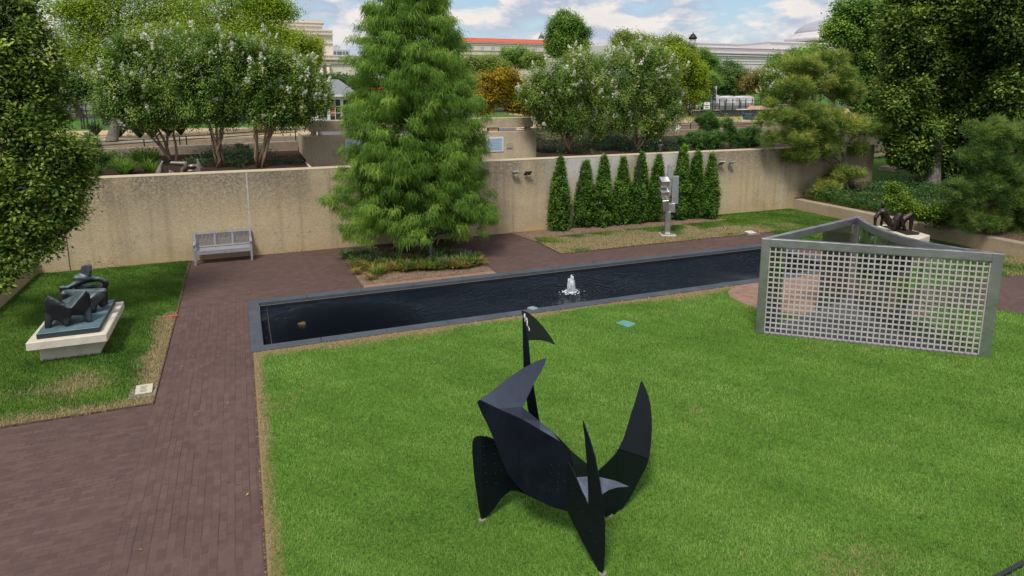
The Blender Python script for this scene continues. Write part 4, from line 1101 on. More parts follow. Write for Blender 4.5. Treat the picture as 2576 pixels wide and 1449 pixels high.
mugo([(1875, 345, 32, 18), (1895, 335, 24, 14), (1862, 360, 20, 10), (1900, 358, 24, 12)], 'low rounded dwarf pine left of the tall pine', 76, vp(1880, 370, 25.6), 25.6)
mugo([(225, 395, 28, 16), (240, 372, 16, 14), (250, 402, 26, 10), (205, 405, 24, 14), (228, 352, 9, 14)], 'small dark pine in the grasses at the left end of the terrace', 77, vp(225, 425, 25.4), 25.4)

# ------------------------------------------------------------------ bald cypress in the middle
def cypress():
    rng = np.random.default_rng(5); rs = random.Random(5)
    b = gp(1045, 640); b = np.array([5.45, 21.9, 0.0])
    t_ = thing('cypress_tree', 'tall feathery light green bald cypress in the bed beside the pool', 'tree', b)
    mb = MB()
    H = 11.6
    mb.tube([((b[0], b[1], -.1), .30), ((b[0], b[1], .25), .22)] + [((b[0] + .06 * math.sin(z), b[1] + .05 * math.cos(z * 1.3), z), .19 * (1 - z / H) + .015) for z in np.linspace(.8, H - .3, 12)], 10)
    prof = [(0.3, 1.6), (0.55, 2.05), (1.2, 2.32), (2.0, 2.45), (3.0, 2.2), (3.85, 2.08), (5.1, 2.05), (6.4, 1.75), (7.5, 1.42), (8.5, 1.02), (9.6, .75), (10.6, .4), (11.6, .1)]
    pz = [p[0] for p in prof]; pr_ = [p[1] for p in prof]
    C, O, T = [], [], []
    n = 170
    for i in range(n):
        u = (i + .5) / n
        z0 = 0.85 + (H - 1.2) * u ** 1.10 + rs.uniform(-.25, .25) * min(1, u * 8)
        rad = np.interp(z0 + .2, pz, pr_) * (rs.uniform(.50, .95) if rs.random() < .45 else rs.uniform(.9, 1.18))
        a = i * 2.399963 + rs.uniform(-.35, .35)
        dx, dy = math.cos(a), math.sin(a)
        rise = rs.uniform(.05, .62) if z0 > 1.6 else rs.uniform(-0.02, .20)
        pts = []
        for k in range(8):
            s = k / 7
            zz = z0 + rad * (rise * s * 1.3 - .22 * s ** 2.6) - .1
            pts.append(Vector((b[0] + dx * rad * s, b[1] + dy * rad * s, max(zz, .22))))
        add_limb(mb, pts, .052 * (1 - z0 / H) + .016, .007, 5)
        m = max(3, int(rad * 4.2))
        for k in range(m):
            s = .30 + .70 * (k + rs.random()) / m
            p = pts[min(7, int(s * 7))].lerp(pts[min(7, int(s * 7) + 1)], (s * 7) % 1)
            side = rs.gauss(0, .30) * (1.15 - .5 * s) * min(1, rad)
            q = np.array([p.x - dy * side, p.y + dx * side, p.z + rs.uniform(-.12, .22)])
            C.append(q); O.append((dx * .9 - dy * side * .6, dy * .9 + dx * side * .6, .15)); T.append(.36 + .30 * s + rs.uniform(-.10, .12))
    mb.build('trunk', B_BROWN, t_, fix=False)
    for k in range(900):
        z = 1.0 + (H - 1.35) * rs.random() ** 1.25
        rad = np.interp(z, pz, pr_) * (1.04 - .42 * rs.random() ** 1.7)
        a = rs.uniform(0, 6.283)
        rad *= 1 + .13 * math.sin(a * 3 + z * 2.1) + .09 * math.sin(a * 7 - z * 3.7)
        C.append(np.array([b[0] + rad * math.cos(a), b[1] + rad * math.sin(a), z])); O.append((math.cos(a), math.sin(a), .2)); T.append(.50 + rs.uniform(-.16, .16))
    C = np.array(C); O = unit(np.array(O)); T = np.array(T) + .17 * cnoise(C, 1.5, 3) + rng.normal(0, .09, len(C))
    per = 125
    K = len(C); N = K * per
    P0 = np.repeat(C, per, 0) + rng.normal(0, 1, (N, 3)) * np.array([.11, .11, .07])
    d0 = unit(np.repeat(O, per, 0) * .55 + rng.normal(0, 1, (N, 3)) * np.array([.8, .8, .35]) + np.array([0, 0, .10]))
    l = rng.uniform(.07, .21, N)[:, None]
    P1 = P0 + d0 * l * .55
    d1 = unit(d0 * .55 + np.array([0, 0, -1.0]) + rng.normal(0, .18, (N, 3)))
    P2 = P1 + d1 * l * 1.05
    s = unit(np.cross(d0 + d1, rng.normal(0, 1, (N, 3))))
    w = rng.uniform(.006, .0115, N)[:, None]
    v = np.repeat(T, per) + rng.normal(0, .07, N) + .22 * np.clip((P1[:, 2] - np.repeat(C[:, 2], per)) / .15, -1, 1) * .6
    QA = np.stack([P0 - s * w * .4, P0 + s * w * .4, P1 + s * w, P1 - s * w], 1)
    QB = np.stack([P1 - s * w, P1 + s * w, P2 + s * w * .25, P2 - s * w * .25], 1)
    Q = np.concatenate([QA, QB]); v = np.concatenate([v, v - .05])
    zm = Q[:, :, 2].min(1); mid = Q.mean(1)
    ok = (zm > .46 + .22 * np.sin(mid[:, 0] * 3.1 + 1.0) - .25 * np.clip(21.2 - mid[:, 1], 0, 1.4) + .25 * np.clip(1.3 - np.hypot(mid[:, 0] - b[0], mid[:, 1] - b[1]), 0, 1)) & ~((np.abs(mid[:, 0] - .281 * mid[:, 1] - .05 * np.sin(mid[:, 2] * 9)) < .27 + .08 * np.sin(mid[:, 2] * 13)) & (mid[:, 1] < 22.6) & (np.abs(mid[:, 2] - .34 - (22.6 - mid[:, 1]) * .235) < .36) & (rng.uniform(0, 1, len(mid)) < .93))
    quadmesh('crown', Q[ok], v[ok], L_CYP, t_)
cypress()

# ------------------------------------------------------------------ columnar arborvitae
M_CORE = simple('dark_core', (0.012, 0.024, 0.008), 0.9)
def arb(px, py, pt, wpx, peaks, seed, label):
    rng = np.random.default_rng(seed)
    b = gp(px, py); H = float(vp(px, pt, b[1] + .3)[2]); Rr = wpx * ppm(b) * .44
    b[1] += Rr * .8
    t_ = thing('arborvitae', label, 'shrub', b, 'row of columnar arborvitae against the wall')
    Cs, Os = [], []
    core = MB()
    for k, (dx, hf, rf) in enumerate([(0, 1.0, 1.0)] + peaks):
        h = H * hf; r0 = Rr * rf
        n = int(520 * hf * rf)
        u = rng.uniform(0, 1, n) ** .85; a = rng.uniform(0, 6.283, n)
        zz = .04 + u * (h - .04)
        r = r0 * np.clip(np.interp(u, [0, .06, .2, .45, .62, .75, .88, 1.0], [.72, .95, 1.0, .98, .72, .50, .34, .05]), 0, 2)
        r = r * (1 + .13 * np.sin(a * 3 + zz * 4 + seed) + .10 * np.sin(a * 5 - zz * 7 + seed * 2) + rng.normal(0, .05, n))
        Cs.append(np.stack([b[0] + dx * Rr + r * np.cos(a), b[1] + r * np.sin(a) * .9, zz], 1))
        Os.append(np.stack([np.cos(a), np.sin(a), np.full(n, .9)], 1))
        core.tube([((b[0] + dx * Rr, b[1], z_), max(.01, r0 * .72 * np.interp(z_ / h, [0, .06, .2, .45, .62, .75, .88, 1.0], [.72, .95, 1.0, .98, .72, .48, .28, .02]))) for z_ in np.linspace(.02, h * .97, 12)], 9)
    core.build('stem', M_CORE, t_, fix=False)  # added solid dark core, keeps the column opaque between sprays
    C = np.concatenate(Cs); O = unit(np.concatenate(Os))
    lean = rng.normal(0, .034, 2); C[:, 0] += lean[0] * C[:, 2]; C[:, 1] += lean[1] * C[:, 2]
    tone = .45 + rng.normal(0, .08) + .28 * cnoise(C, 3.5, seed) + rng.normal(0, .1, len(C)) + .06 * C[:, 2] / H
    Q, v = leafcloud(rng, C, O, .045, 16, .085, .045, tone, droop=-.35, spread=.55, outw=.6, sq=(1, 1, 1.4))
    quadmesh('foliage', Q, v, L_ARB, t_)
ARB = [(1415, 583, 399, 55, [(-.52, .66, .52), (.55, .68, .48)], 'leftmost columnar arborvitae, with two lower side tips'),
       (1471, 575, 408, 50, [(-.22, .97, .5), (.42, .62, .5)], 'second arborvitae from the left, shorter with a split tip'),
       (1521, 574, 394, 50, [(.5, .70, .5), (.2, .93, .6)], 'third arborvitae from the left, with a blunt broad top'),
       (1568, 568, 396, 45, [(.58, .68, .45)], 'fourth arborvitae from the left, slim with one pointed tip'),
       (1611, 565, 388, 46, [(.62, .78, .42), (-.5, .62, .45)], 'fifth arborvitae from the left, tall with a lower tip on its right'),
       (1657, 560, 392, 44, [(-.62, .74, .5)], 'sixth arborvitae, directly behind the steel box sculpture'),
       (1712, 556, 370, 47, [(.5, .62, .5)], 'tallest arborvitae, right of the steel box sculpture'),
       (1750, 552, 382, 44, [(.30, .98, .62), (-.3, .93, .6)], 'second arborvitae from the right, with a forked top'),
       (1793, 553, 389, 47, [(.58, .70, .42)], 'rightmost columnar arborvitae, beside the framed solar panel')]
for i, e in enumerate(ARB): arb(e[0], e[1], e[2], e[3], e[4], 80 + i, e[5])

# ------------------------------------------------------------------ grasses, lilyturf, shrubs
def tuftmesh(name, rng, n, L, W, spread, mat, tone=.5, parent=None, arch=1.0):
    a = rng.uniform(0, 6.283, n); f = rng.uniform(.15, 1, n) ** .7 * spread
    l = L * rng.uniform(.6, 1.15, n)
    dx, dy = np.cos(a), np.sin(a)
    z = np.zeros(n)
    def pt(u):
        rr = f * l * (u + arch * .5 * u * u) * .8; hh = l * (u * 1.0 - arch * .62 * f * u * u * 1.1)
        return np.stack([dx * (rr + .03 * L), dy * (rr + .03 * L), np.maximum(hh, .01)], 1)
    s = np.stack([-dy, dx, z], 1) * (W * .5)
    Ps = [pt(u) for u in (0, .4, .75, 1)]
    ws = [.7, 1.0, .75, .08]
    Q = np.concatenate([np.stack([Ps[i] - s * ws[i], Ps[i] + s * ws[i], Ps[i + 1] + s * ws[i + 1], Ps[i + 1] - s * ws[i + 1]], 1) for i in range(3)])
    v = np.tile(tone + rng.normal(0, .16, n), 3) + np.repeat([-.12, .03, .1], n)
    return quadmesh(name, Q, v, mat, parent, world=False)
rng = np.random.default_rng(9)
def clump(name, label, cat, group, loc, n, L, W, spread, mat, tone=.5, spikes=0, arch=1.0):
    t_ = thing(name, label, cat, loc, group)
    tuftmesh('blades', rng, n, L, W, spread, mat, tone, t_, arch)
    if spikes:
        mb = MB()
        for k in range(spikes):
            a = rng.uniform(0, 6.28); l = L * rng.uniform(.8, 1.1); f = rng.uniform(.1, .4)
            p0 = Vector((0, 0, 0)); p1 = Vector((math.cos(a) * l * f, math.sin(a) * l * f, l))
            mb.tube([(p0.lerp(p1, .55), .006), (p0.lerp(p1, .6), .014), (p0.lerp(p1, .9), .012), (p1, .004)], 5)
        tag(mb.build('flower_spikes', simple('lilac', (0.15, 0.13, 0.21), 0.7, var=.2, scale=30), t_, world=False), kind='stuff')
    return t_
LG = 'lilyturf clumps around the cypress bed'
spots = []
rs = random.Random(4)
for i in range(40):      # the back and left sides, dense and dark with spikes
    spots.append((868 + i * 3.9 + rs.uniform(-8, 8), 650 + rs.uniform(-10, 16) + i * .42, 'd'))
for i in range(28): spots.append((1110 + rs.uniform(-30, 90), 655 + rs.uniform(-12, 20), 'd'))
for i in range(42): spots.append((885 + i * 7.7 + rs.uniform(-8, 8), 672 + rs.uniform(-12, 10) - max(0, i - 29) * .4, 'm'))
for i in range(20): spots.append((898 + i * 15 + rs.uniform(-10, 10), 686 + rs.uniform(-6, 6) - i * .85, 'y'))
spots += [(948, 694, 'g'), (1082, 680, 'g'), (1062, 674, 'g'), (1135, 668, 'g'), (932, 704, 'y')]
for x, y, k in spots:
    q = gp(x, y, .02)
    if not (2.98 < q[0] < 7.1 and 18.75 < q[1] < 22.2): q[0] = min(max(q[0], 3.05), 6.95); q[1] = min(max(q[1], 18.9), 22.0)
    if k == 'd': clump('lilyturf', 'dark green lilyturf clump with lilac flower spikes in the shade of the cypress', 'plant', LG, q, 80, .40, .019, .9, L_LIRI, .42, rs.choice((0, 0, 1)))
    elif k == 'm': clump('lilyturf', 'green lilyturf clump along the middle of the cypress bed', 'plant', LG, q, 80, .40, .019, 1.0, L_LIRI if rs.random() < .55 else L_LIRID, .5, rs.choice((0, 0, 1)))
    elif k == 'y': clump('lilyturf', 'low yellowed lilyturf clump at the front of the cypress bed', 'plant', LG, q, 60, .34, .018, 1.0, L_LIRID, .45)
    else: clump('lilyturf', 'bright fresh green lilyturf clump standing alone on the bare mulch', 'plant', LG, q, 80, .46, .024, .9, L_GRASS, .55)
for i in range(34):
    x = 232 + rs.uniform(0, 165); y = 400 + rs.uniform(0, 42)
    q = gp(x, y, 2.72)
    if q[1] < 24.6: q[1] = 24.6 + rs.random() * .4
    if q[1] > 30: q[1] = 29.5
    q[2] = terrace_z(q[0], q[1])
    clump('ornamental_grass', 'arching bright green ornamental grass clump left of the low bronze sculpture', 'plant', 'ornamental grasses on the left terrace', q, 46, .72, .02, .75, L_GRASS, .46, arch=1.15)
for px, py, lb in ((242, 340, 'spiky dark rosette plant nearest the black gate'), (301, 343, 'dark rosette plant left of the grey locust trunk'), (352, 345, 'dark rosette plant just right of the grey locust trunk'), (385, 343, 'dark rosette plant beside the gravel walk, third from the right'), (425, 340, 'dark rosette plant seen between crape myrtle stems'), (455, 338, 'rightmost dark rosette plant beside the gravel walk')):
    q = gp(px, py, 3.44)
    q[1] = max(q[1], 33.6)
    clump('rosette_plant', lb, 'plant', 'dark rosette plants beside the gravel walk', (q[0], q[1], 3.4), 60, .8, .08, .9, L_YUCCA, .5, arch=.5)
def shrub(name, label, group, px, py, z, lob, Y, mat, seed, la, dens=40, tone0=.5, flowers=None):
    b = gp(px, py, z)
    return tree(name, label, group, b, lobes(lob, Y, .85), B_BROWN, mat, la, dens=dens, rough=.35, inner=.6, trunk_r=.03, stems=3, seed=seed, tone0=tone0, cat='shrub', crown='foliage', flowers=flowers)
SA = dict(cr=.09, per=22, L=.085, W=.05, droop=.1, spread=.9, outw=.5)
SG = 'leafy shrubs in the right planter'
L_PINK = leafmat('blossom_pink', (0.5, 0.25, 0.22), (0.7, 0.42, 0.36), (0.85, 0.6, 0.5), .2)
shrub('shrub', 'bright green upright shrub directly behind the reclining bronze figure', SG, 2255, 545, .6, [(2250, 480, 22, 14), (2262, 508, 28, 22), (2240, 505, 18, 16), (2290, 528, 18, 10)], 17.0, L_SHRUB, 91, SA, 30, .52)
shrub('shrub', 'small yellow green shrub right of the bronze knees', SG, 2310, 552, .6, [(2312, 530, 22, 13), (2330, 545, 18, 8)], 16.6, L_SHRUB, 92, SA, 34, .6)
shrub('shrub', 'rounded green shrub left of the bushy pine', SG, 2370, 560, .6, [(2355, 530, 24, 20), (2390, 525, 30, 24), (2360, 550, 26, 12)], 16.2, L_SHRUB, 93, SA, 30, .44)
shrub('shrub', 'shrub with pinkish blossoms in front of the bushy pine', SG, 2425, 560, .6, [(2425, 515, 20, 22), (2440, 545, 18, 22)], 15.2, L_SHRUB, 94, SA, 34, .5, flowers=(16, .06, L_PINK, -.5))
# dark ground cover in planter and terrace beds
def cover(name, label, boxes, mat, zf, n, h, seed, tone0=.45, la=None):
    rng = np.random.default_rng(seed)
    P = []
    for (x0, x1, y0, y1, cut) in boxes:
        k = int(n * (x1 - x0) * (y1 - y0))
        X = rng.uniform(x0, x1, k); Y = rng.uniform(y0, y1, k)
        m = cnoise(np.stack([X, Y, X * 0], 1), .9, seed) > cut
        P.append(np.stack([X[m], Y[m], np.zeros(m.sum())], 1))
    P = np.concatenate(P)
    P[:, 2] = [zf(p[0], p[1]) for p in P]
    P[:, 2] += h * (.35 + .65 * rng.uniform(0, 1, len(P))) * (.7 + .5 * cnoise(P, 1.7, seed + 1))
    O = np.tile(np.array([[0, 0, 1.0]]), (len(P), 1))
    tone = tone0 + .2 * cnoise(P, 1.3, seed) + rng.normal(0, .08, len(P))
    Q, v = leafcloud(rng, P, O, **(la or dict(cr=.11, per=16, L=.12, W=.045, droop=0, spread=.8, outw=.6)), tone=tone)
    return tag(quadmesh(name, Q, v, mat), label, 'ground cover', kind='stuff')
cover('ground_cover', 'dark green low ground cover filling the right planter', [(24.5, 30, 17.5, 23.6, -.5), (28, 36, 19, 23.5, -.3), (24.4, 25.6, 15, 18, .1)], L_COVER, bed_z, 34, .42, 101, .52)
cover('low_cover', 'bright yellow green mat of low plants along the planter wall', [(24.36, 25.3, 18.6, 23.2, -.9)], L_SHRUB, bed_z, 60, .16, 102, .3, dict(cr=.07, per=16, L=.07, W=.03, droop=0, spread=.8, outw=.6))
cover('terrace_cover', 'dark low evergreen cover under the crape myrtles', [(-2.0, 2.2, 26.5, 31.3, .0), (12.9, 22, 26, 32.2, -.1), (-9, -3, 29, 31.4, -.2)], L_COVER, terrace_z, 22, .28, 103, .42)
cover('terrace_shrubs', 'mixed green planting along the mall side of the right terrace', [(20, 36, 33.6, 36.5, -.1)], L_SHRUB, lambda x, y: MZ, 14, .7, 104, .4)

# fallen leaves and litter
def litter(n, area, z, seed):
    rng = np.random.default_rng(seed)
    P = np.stack([rng.uniform(area[0], area[1], n), rng.uniform(area[2], area[3], n), np.full(n, z)], 1)
    O = np.tile(np.array([[0, 0, 1.0]]), (n, 1))
    return leafcloud(rng, P, O, .001, 1, .05, .03, rng.uniform(0, 1, n), 0, .5, .1, flut=.15)
parts_ = [litter(30, (-1.7, 6.5, 18.6, 23.4), .014, 1), litter(9, (-1.7, -.1, 8, 18), .014, 2), litter(26, (0, 15, 6, 14.4), .05, 3), litter(9, (-7, -.1, 6, 12.6), .014, 4), litter(60, (10, 23, 19.9, 22.4), .05, 5)]
tag(quadmesh('fallen_leaves', np.concatenate([q_[0] for q_ in parts_]), np.concatenate([q_[1] for q_ in parts_]), leafmat('dead_leaf', (.10, .05, .02), (.28, .17, .06), (.42, .33, .14), .1)), 'scattered small dead leaves on the paving and lawns', 'leaves', kind='stuff')

# ------------------------------------------------------------------ grass blades on the lawns
def blades(name, label, n, area, dryf, mat_l, seed, hgt=.045, w=.008, near=None, tone=.5):
    rng = np.random.default_rng(seed)
    x0, x1, y0, y1 = area
    X = rng.uniform(x0, x1, n); Y = rng.uniform(y0, y1, n)
    if near is not None:
        d = np.hypot(X, Y); k = rng.uniform(0, 1, n) < np.clip((near / d) ** 1.3, .12, 1); X, Y = X[k], Y[k]
    P = np.stack([X, Y, np.full(len(X), .012)], 1)
    ok = blade_mask(X, Y); P = P[ok]
    dr = np.array([dryf(p[0], p[1]) for p in P]) + rng.normal(0, .17, len(P))
    a = rng.uniform(0, 6.283, len(P)); tilt = rng.uniform(.15, .95, len(P))
    d = np.stack([np.cos(a) * np.sin(tilt), np.sin(a) * np.sin(tilt), np.cos(tilt)], 1)
    s = np.stack([-np.sin(a), np.cos(a), a * 0], 1)
    dist = np.hypot(P[:, 0], P[:, 1])[:, None]
    l = (hgt * rng.uniform(.5, 1.5, len(P)))[:, None]; ww = w * (0.7 + dist / 14) * .5
    Q = np.stack([P - s * ww, P + s * ww, P + d * l], 1)
    v = .31 + .15 * cnoise(P, 2.3, seed) + .13 * cnoise(P, .8, seed + 3) + .08 * cnoise(P, 7.0, seed + 5) + rng.normal(0, .07, len(P)) + (tone - .5)
    isdry = dr > .55
    v = np.where(isdry, .80 + rng.normal(0, .10, len(P)), np.clip(v, 0, .58))
    tag(quadmesh(name, Q, v, mat_l), label, 'grass', kind='stuff')
def pip(px, py, poly):
    c = np.zeros(len(px), bool); n = len(poly); j = n - 1
    for i in range(n):
        xi, yi = poly[i]; xj, yj = poly[j]
        m = ((yi > py) != (yj > py)) & (px < (xj - xi) * (py - yi) / (yj - yi + 1e-12) + xi)
        c ^= m; j = i
    return c
def blade_mask(X, Y):
    side = [(15.6, 12.55), (22, 12.13), (23.95, 12.1), (23.95, 7.6), (21, 8.6), (18.1, 9.6), (17.7, 10.4), (15.6, 11.2)]
    foot = [(12.2, -1.0), (24, 4.2), (24, 2.0), (14, -4)]
    pav = [(10.7, 11.4), (14.3, 8.25), (15.2, 12.6)]
    return ~(pip(X, Y, pad) | pip(X, Y, side) | pip(X, Y, foot) | pip(X, Y, pav))
def grassmat(name, c0, c1, c2, d0, d1):
    m, t, b = material(name)
    c = t.ramp(t.attr('v'), [(0.0, c0), (0.3, c1), (0.6, c2), (0.68, d0), (1.0, d1)])
    setp(t, b, c, .6, 0, .2)
    tr = t.n.new('ShaderNodeBsdfTranslucent'); t.lk(c, tr.inputs[0])
    ms = t.n.new('ShaderNodeMixShader'); ms.inputs[0].default_value = .3
    t.lk(b.outputs[0], ms.inputs[1]); t.lk(tr.outputs[0], ms.inputs[2]); t.lk(ms.outputs[0], t.n.get('Material Output').inputs[0])
    return m
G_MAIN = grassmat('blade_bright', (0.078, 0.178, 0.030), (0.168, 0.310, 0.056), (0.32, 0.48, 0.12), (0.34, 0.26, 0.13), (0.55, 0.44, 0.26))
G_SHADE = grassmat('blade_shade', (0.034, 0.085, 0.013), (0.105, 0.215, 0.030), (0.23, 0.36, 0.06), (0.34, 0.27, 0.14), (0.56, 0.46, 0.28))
blades('lawn_grass', 'short bright green lawn grass around the black stabile', 900000, (-.02, 17, 3.6, 14.56), dry_main, G_MAIN, 201, .042, .007, near=6.5)
blades('lawn_grass', 'short bright green lawn grass beside the pavilion', 60000, (17, 23.9, 6, 12), dry_main, G_MAIN, 204, .05, .009)
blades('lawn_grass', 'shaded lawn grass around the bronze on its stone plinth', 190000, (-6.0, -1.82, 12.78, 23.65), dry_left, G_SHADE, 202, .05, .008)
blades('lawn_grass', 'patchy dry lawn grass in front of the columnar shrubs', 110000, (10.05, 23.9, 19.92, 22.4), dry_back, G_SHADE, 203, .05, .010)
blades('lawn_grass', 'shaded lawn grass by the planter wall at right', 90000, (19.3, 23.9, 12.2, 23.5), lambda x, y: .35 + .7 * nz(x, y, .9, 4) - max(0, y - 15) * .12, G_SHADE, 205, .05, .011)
# ------------------------------------------------------------------ black sheet-steel stabile
def cz(zx, zy): return 1100.1 + .48155 * zx, 751.3 + .48155 * zy
def cpts(lst, P, n): return [pp(*cz(x, y), P, n) for x, y in lst]
f1 = gp(*cz(235, 1165)); f2 = gp(*cz(864, 1447)); f3 = gp(*cz(898, 1142))
def vn(d): return np.array([-d[1], d[0], 0.0])          # normal of a vertical plane along d
stab = thing('stabile_sculpture', 'black sheet steel abstract stabile with horn shaped plates on the lawn', 'sculpture', (3.4, 6.7, 0))
def plate(polys, th=.014, name='steel_plate', bev=True):
    b = bmesh.new()
    for poly in polys:
        vs = [b.verts.new(Vector([float(c) for c in p])) for p in poly]
        b.faces.new(vs)
    bmesh.ops.remove_doubles(b, verts=b.verts, dist=.004)
    bmesh.ops.recalc_face_normals(b, faces=b.faces)
    bmesh.ops.triangulate(b, faces=[f for f in b.faces if len(f.verts) > 4])
    bmesh.ops.solidify(b, geom=b.faces[:], thickness=th)
    me = bpy.data.meshes.new(name); b.to_mesh(me); b.free()
    return link(name, me, M_STAB, stab)
m, t, b = material('stabile_paint')
p = t.coord('Object'); n = t.noise(p, 3, 6, .65); f = t.noise(p, 60, 2, .6)
c = t.mix(t.rng(n, .3, .7), (0.0020, 0.0026, 0.0055), (0.0045, 0.0055, 0.010))
c = t.mix(t.rng(t.noise(t.mapping(p, (7, 7, .6)), 3, 3, .6), .6, .8, 0, .5), c, (0.014, 0.015, 0.022))
c = t.mix(t.rng(f, .70, .78, 0, .3), c, (0.02, 0.02, 0.03))
setp(t, b, c, t.rng(n, .3, .7, .34, .50), 0, .40, t.bump(t.math('ADD', n, t.math('MULTIPLY', f, .1)), .12, .01)); b.inputs['Specular Tint'].default_value = (.55, .68, 1.0, 1); M_STAB = m  # bluish sky reflection painted in through the specular tint
# front blade with its notch
dD = np.array([-.244, .969]); nD = vn(dD)
blade = cpts([(864, 1447), (820, 1372), (760, 1262), (700, 1145), (685, 1110), (683, 850), (695, 862), (720, 915), (760, 1010), (793, 1088), (792, 980), (785, 850), (775, 730), (763, 635), (780, 680), (800, 735), (825, 820), (845, 920), (862, 1030), (873, 1120), (878, 1210), (877, 1330)], f2, nD)
plate([blade])
PB = pp(*cz(685, 1110), f2, nD)
# large folded body
dB = np.array([-.75, .66]); dB /= np.linalg.norm(dB)
nB = vn(dB) + np.array([0, 0, .10]) * (1 if vn(dB)[1] < 0 else -1)
ridge = [(210, 538), (222, 527), (320, 575), (443, 628), (535, 683), (640, 745), (690, 787)]
R3 = cpts(ridge, PB, nB)
lower = cpts([(705, 862), (690, 1000), (685, 1110), (600, 1085), (530, 1052), (470, 1025), (420, 975), (370, 910), (335, 830), (300, 740), (262, 652), (230, 590)], PB, nB)
dB3 = np.array([.85, .5]); nB3 = vn(dB3)
turn = cpts([(785, 868), (806, 960), (780, 1040), (735, 1085)], PB, nB3)
plate([R3 + lower, [R3[-1]] + turn + [lower[2], lower[1], lower[0]]])
rd = unit(R3[4] - R3[1])
wv = np.array([.30, .62, .60])
nB2 = np.cross(rd, wv)
fin = cpts([(222, 527), (300, 470), (370, 415), (440, 367), (510, 330), (548, 315), (570, 312), (560, 345), (535, 392), (505, 440), (478, 500), (455, 545), (443, 565), (470, 588), (535, 640), (600, 695), (640, 735)], R3[2], nB2)
plate([[R3[6], R3[5], R3[4], R3[3], R3[2], R3[1]] + fin[1:]])
# rear plate with its flag
PC = np.array([3.05, 8.05, 1.0]); dC = np.array([.86, -.51]); nC = vn(dC)
strip = cpts([(445, 62), (476, 218), (486, 330), (505, 470), (520, 560), (533, 635), (560, 800), (545, 830), (500, 700), (470, 560), (452, 400), (446, 230)], PC, nC)
i_ = 7
strip[7] = np.array([strip[7][0], strip[7][1], .0])
plate([strip])
l1, l2 = strip[0], strip[1]
nF = np.cross(l2 - l1, np.array([.55, .75, .38]))
flag = [l1] + cpts([(470, 70), (510, 100), (550, 142), (585, 188), (617, 240), (585, 226), (550, 218), (515, 216)], l1, nF) + [l2]
plate([flag])
# left leg plate, bent along a vertical line
dA = np.array([.97, .2]); nA = vn(dA)
a_r = cpts([(228, 718), (265, 722), (300, 735), (420, 800), (520, 880), (560, 1000), (455, 1022), (420, 1005), (385, 1004), (355, 1025), (330, 1050), (300, 1095), (268, 1132), (235, 1165)], f1, nA)
plate([a_r])
dA2 = np.array([-.6, .8]); nA2 = vn(dA2)
a_l = cpts([(205, 719), (190, 728), (183, 750), (182, 800), (187, 870), (195, 950), (207, 1030), (218, 1105), (230, 1160)], f1, nA2)
plate([[a_r[0]] + a_l + [a_r[-1]]])
# right horn, bent two thirds down
dG = np.array([.97, .24]); nG = vn(dG)
h_low = cpts([(945, 785), (1022, 810), (1102, 836), (1085, 882), (1060, 930), (1028, 993), (990, 1060), (955, 1105), (922, 1140), (900, 1143), (876, 1138), (868, 1110), (850, 1060), (800, 1000), (780, 960), (845, 893), (890, 850), (920, 820)], f3, nG)
plate([h_low])
hb = unit(h_low[2] - h_low[0]); upv = np.array([-.12, .42, 1.0])
nG2 = np.cross(hb, upv)
h_up = cpts([(1102, 836), (1112, 760), (1117, 690), (1116, 620), (1110, 555), (1100, 515), (1085, 470), (1067, 432), (1060, 438), (1050, 480), (1030, 545), (1010, 605), (990, 675), (972, 730)], h_low[2], nG2)
plate([[h_low[2]] + h_up[1:] + [h_low[0], h_low[1]]])
# small shelf plate between blade and horn
PS = pp(*cz(793, 1000), f2, nD) + np.array([.08, .14, 0])
nS = np.array([-.46, -.79, .95])
plate([cpts([(722, 934), (780, 929), (845, 931), (930, 951), (1000, 981), (940, 986), (895, 999), (862, 1022), (840, 1060), (800, 1088)], PS, nS)])
# bolts
mb = MB()
bolt_m = simple('bolt_dark', (0.05, 0.05, 0.058), .45, .3)
def bolts(lst, P, n):
    n = unit(np.array(n, float)); n = n if np.dot(n, EYE - np.array(P)) > 0 else -n
    for x, y in lst:
        q = pp(*cz(x, y), P, n) + n * .012
        mb.sphere(q, .006, 6, 4)
bolts([(597, 866), (637, 870), (595, 909), (634, 912), (592, 952), (632, 954), (590, 1000), (630, 992), (667, 950)], PB, nB)
bolts([(241, 770), (294, 760), (243, 815), (296, 808), (246, 862), (298, 860), (250, 910), (302, 912), (332, 895), (255, 955), (304, 962)], f1, nA)
bolts([(714, 1013), (738, 1060), (762, 1110), (808, 1212), (832, 1268), (705, 960)], f2, nD)
tag(mb.build('bolts', bolt_m, stab), kind='stuff')
M_FOOT = simple('footing_concrete', (.26, .24, .20), .9)
for q, lb in ((f1, 'left'), (f2, 'front'), (f3, 'right')):
    mb = MB(); mb.prism([(q[0] + .05 * math.cos(a), q[1] + .04 * math.sin(a)) for a in np.linspace(0, 6.283, 10)[:-1]], .012, .035); mb.build('footing', M_FOOT, stab)
# white bird droppings on the flag
m, t, b = material('white_streak'); setp(t, b, (.62, .62, .62), .8)
fn = unit(nF); fn = fn if np.dot(fn, EYE - flag[1]) > 0 else -fn
mb = MB(); rs = random.Random(8)
for k in range(26):
    u = rs.random(); x = 452 + 28 * u + rs.gauss(0, 4); y = 88 + 78 * u + rs.gauss(0, 6)
    q = pp(*cz(x, y), l1, nF) + fn * .011
    mb.sphere(q, rs.uniform(.006, .018), 5, 3, (.7, .7, 1.7))
tag(mb.build('droppings', m, stab), kind='stuff')

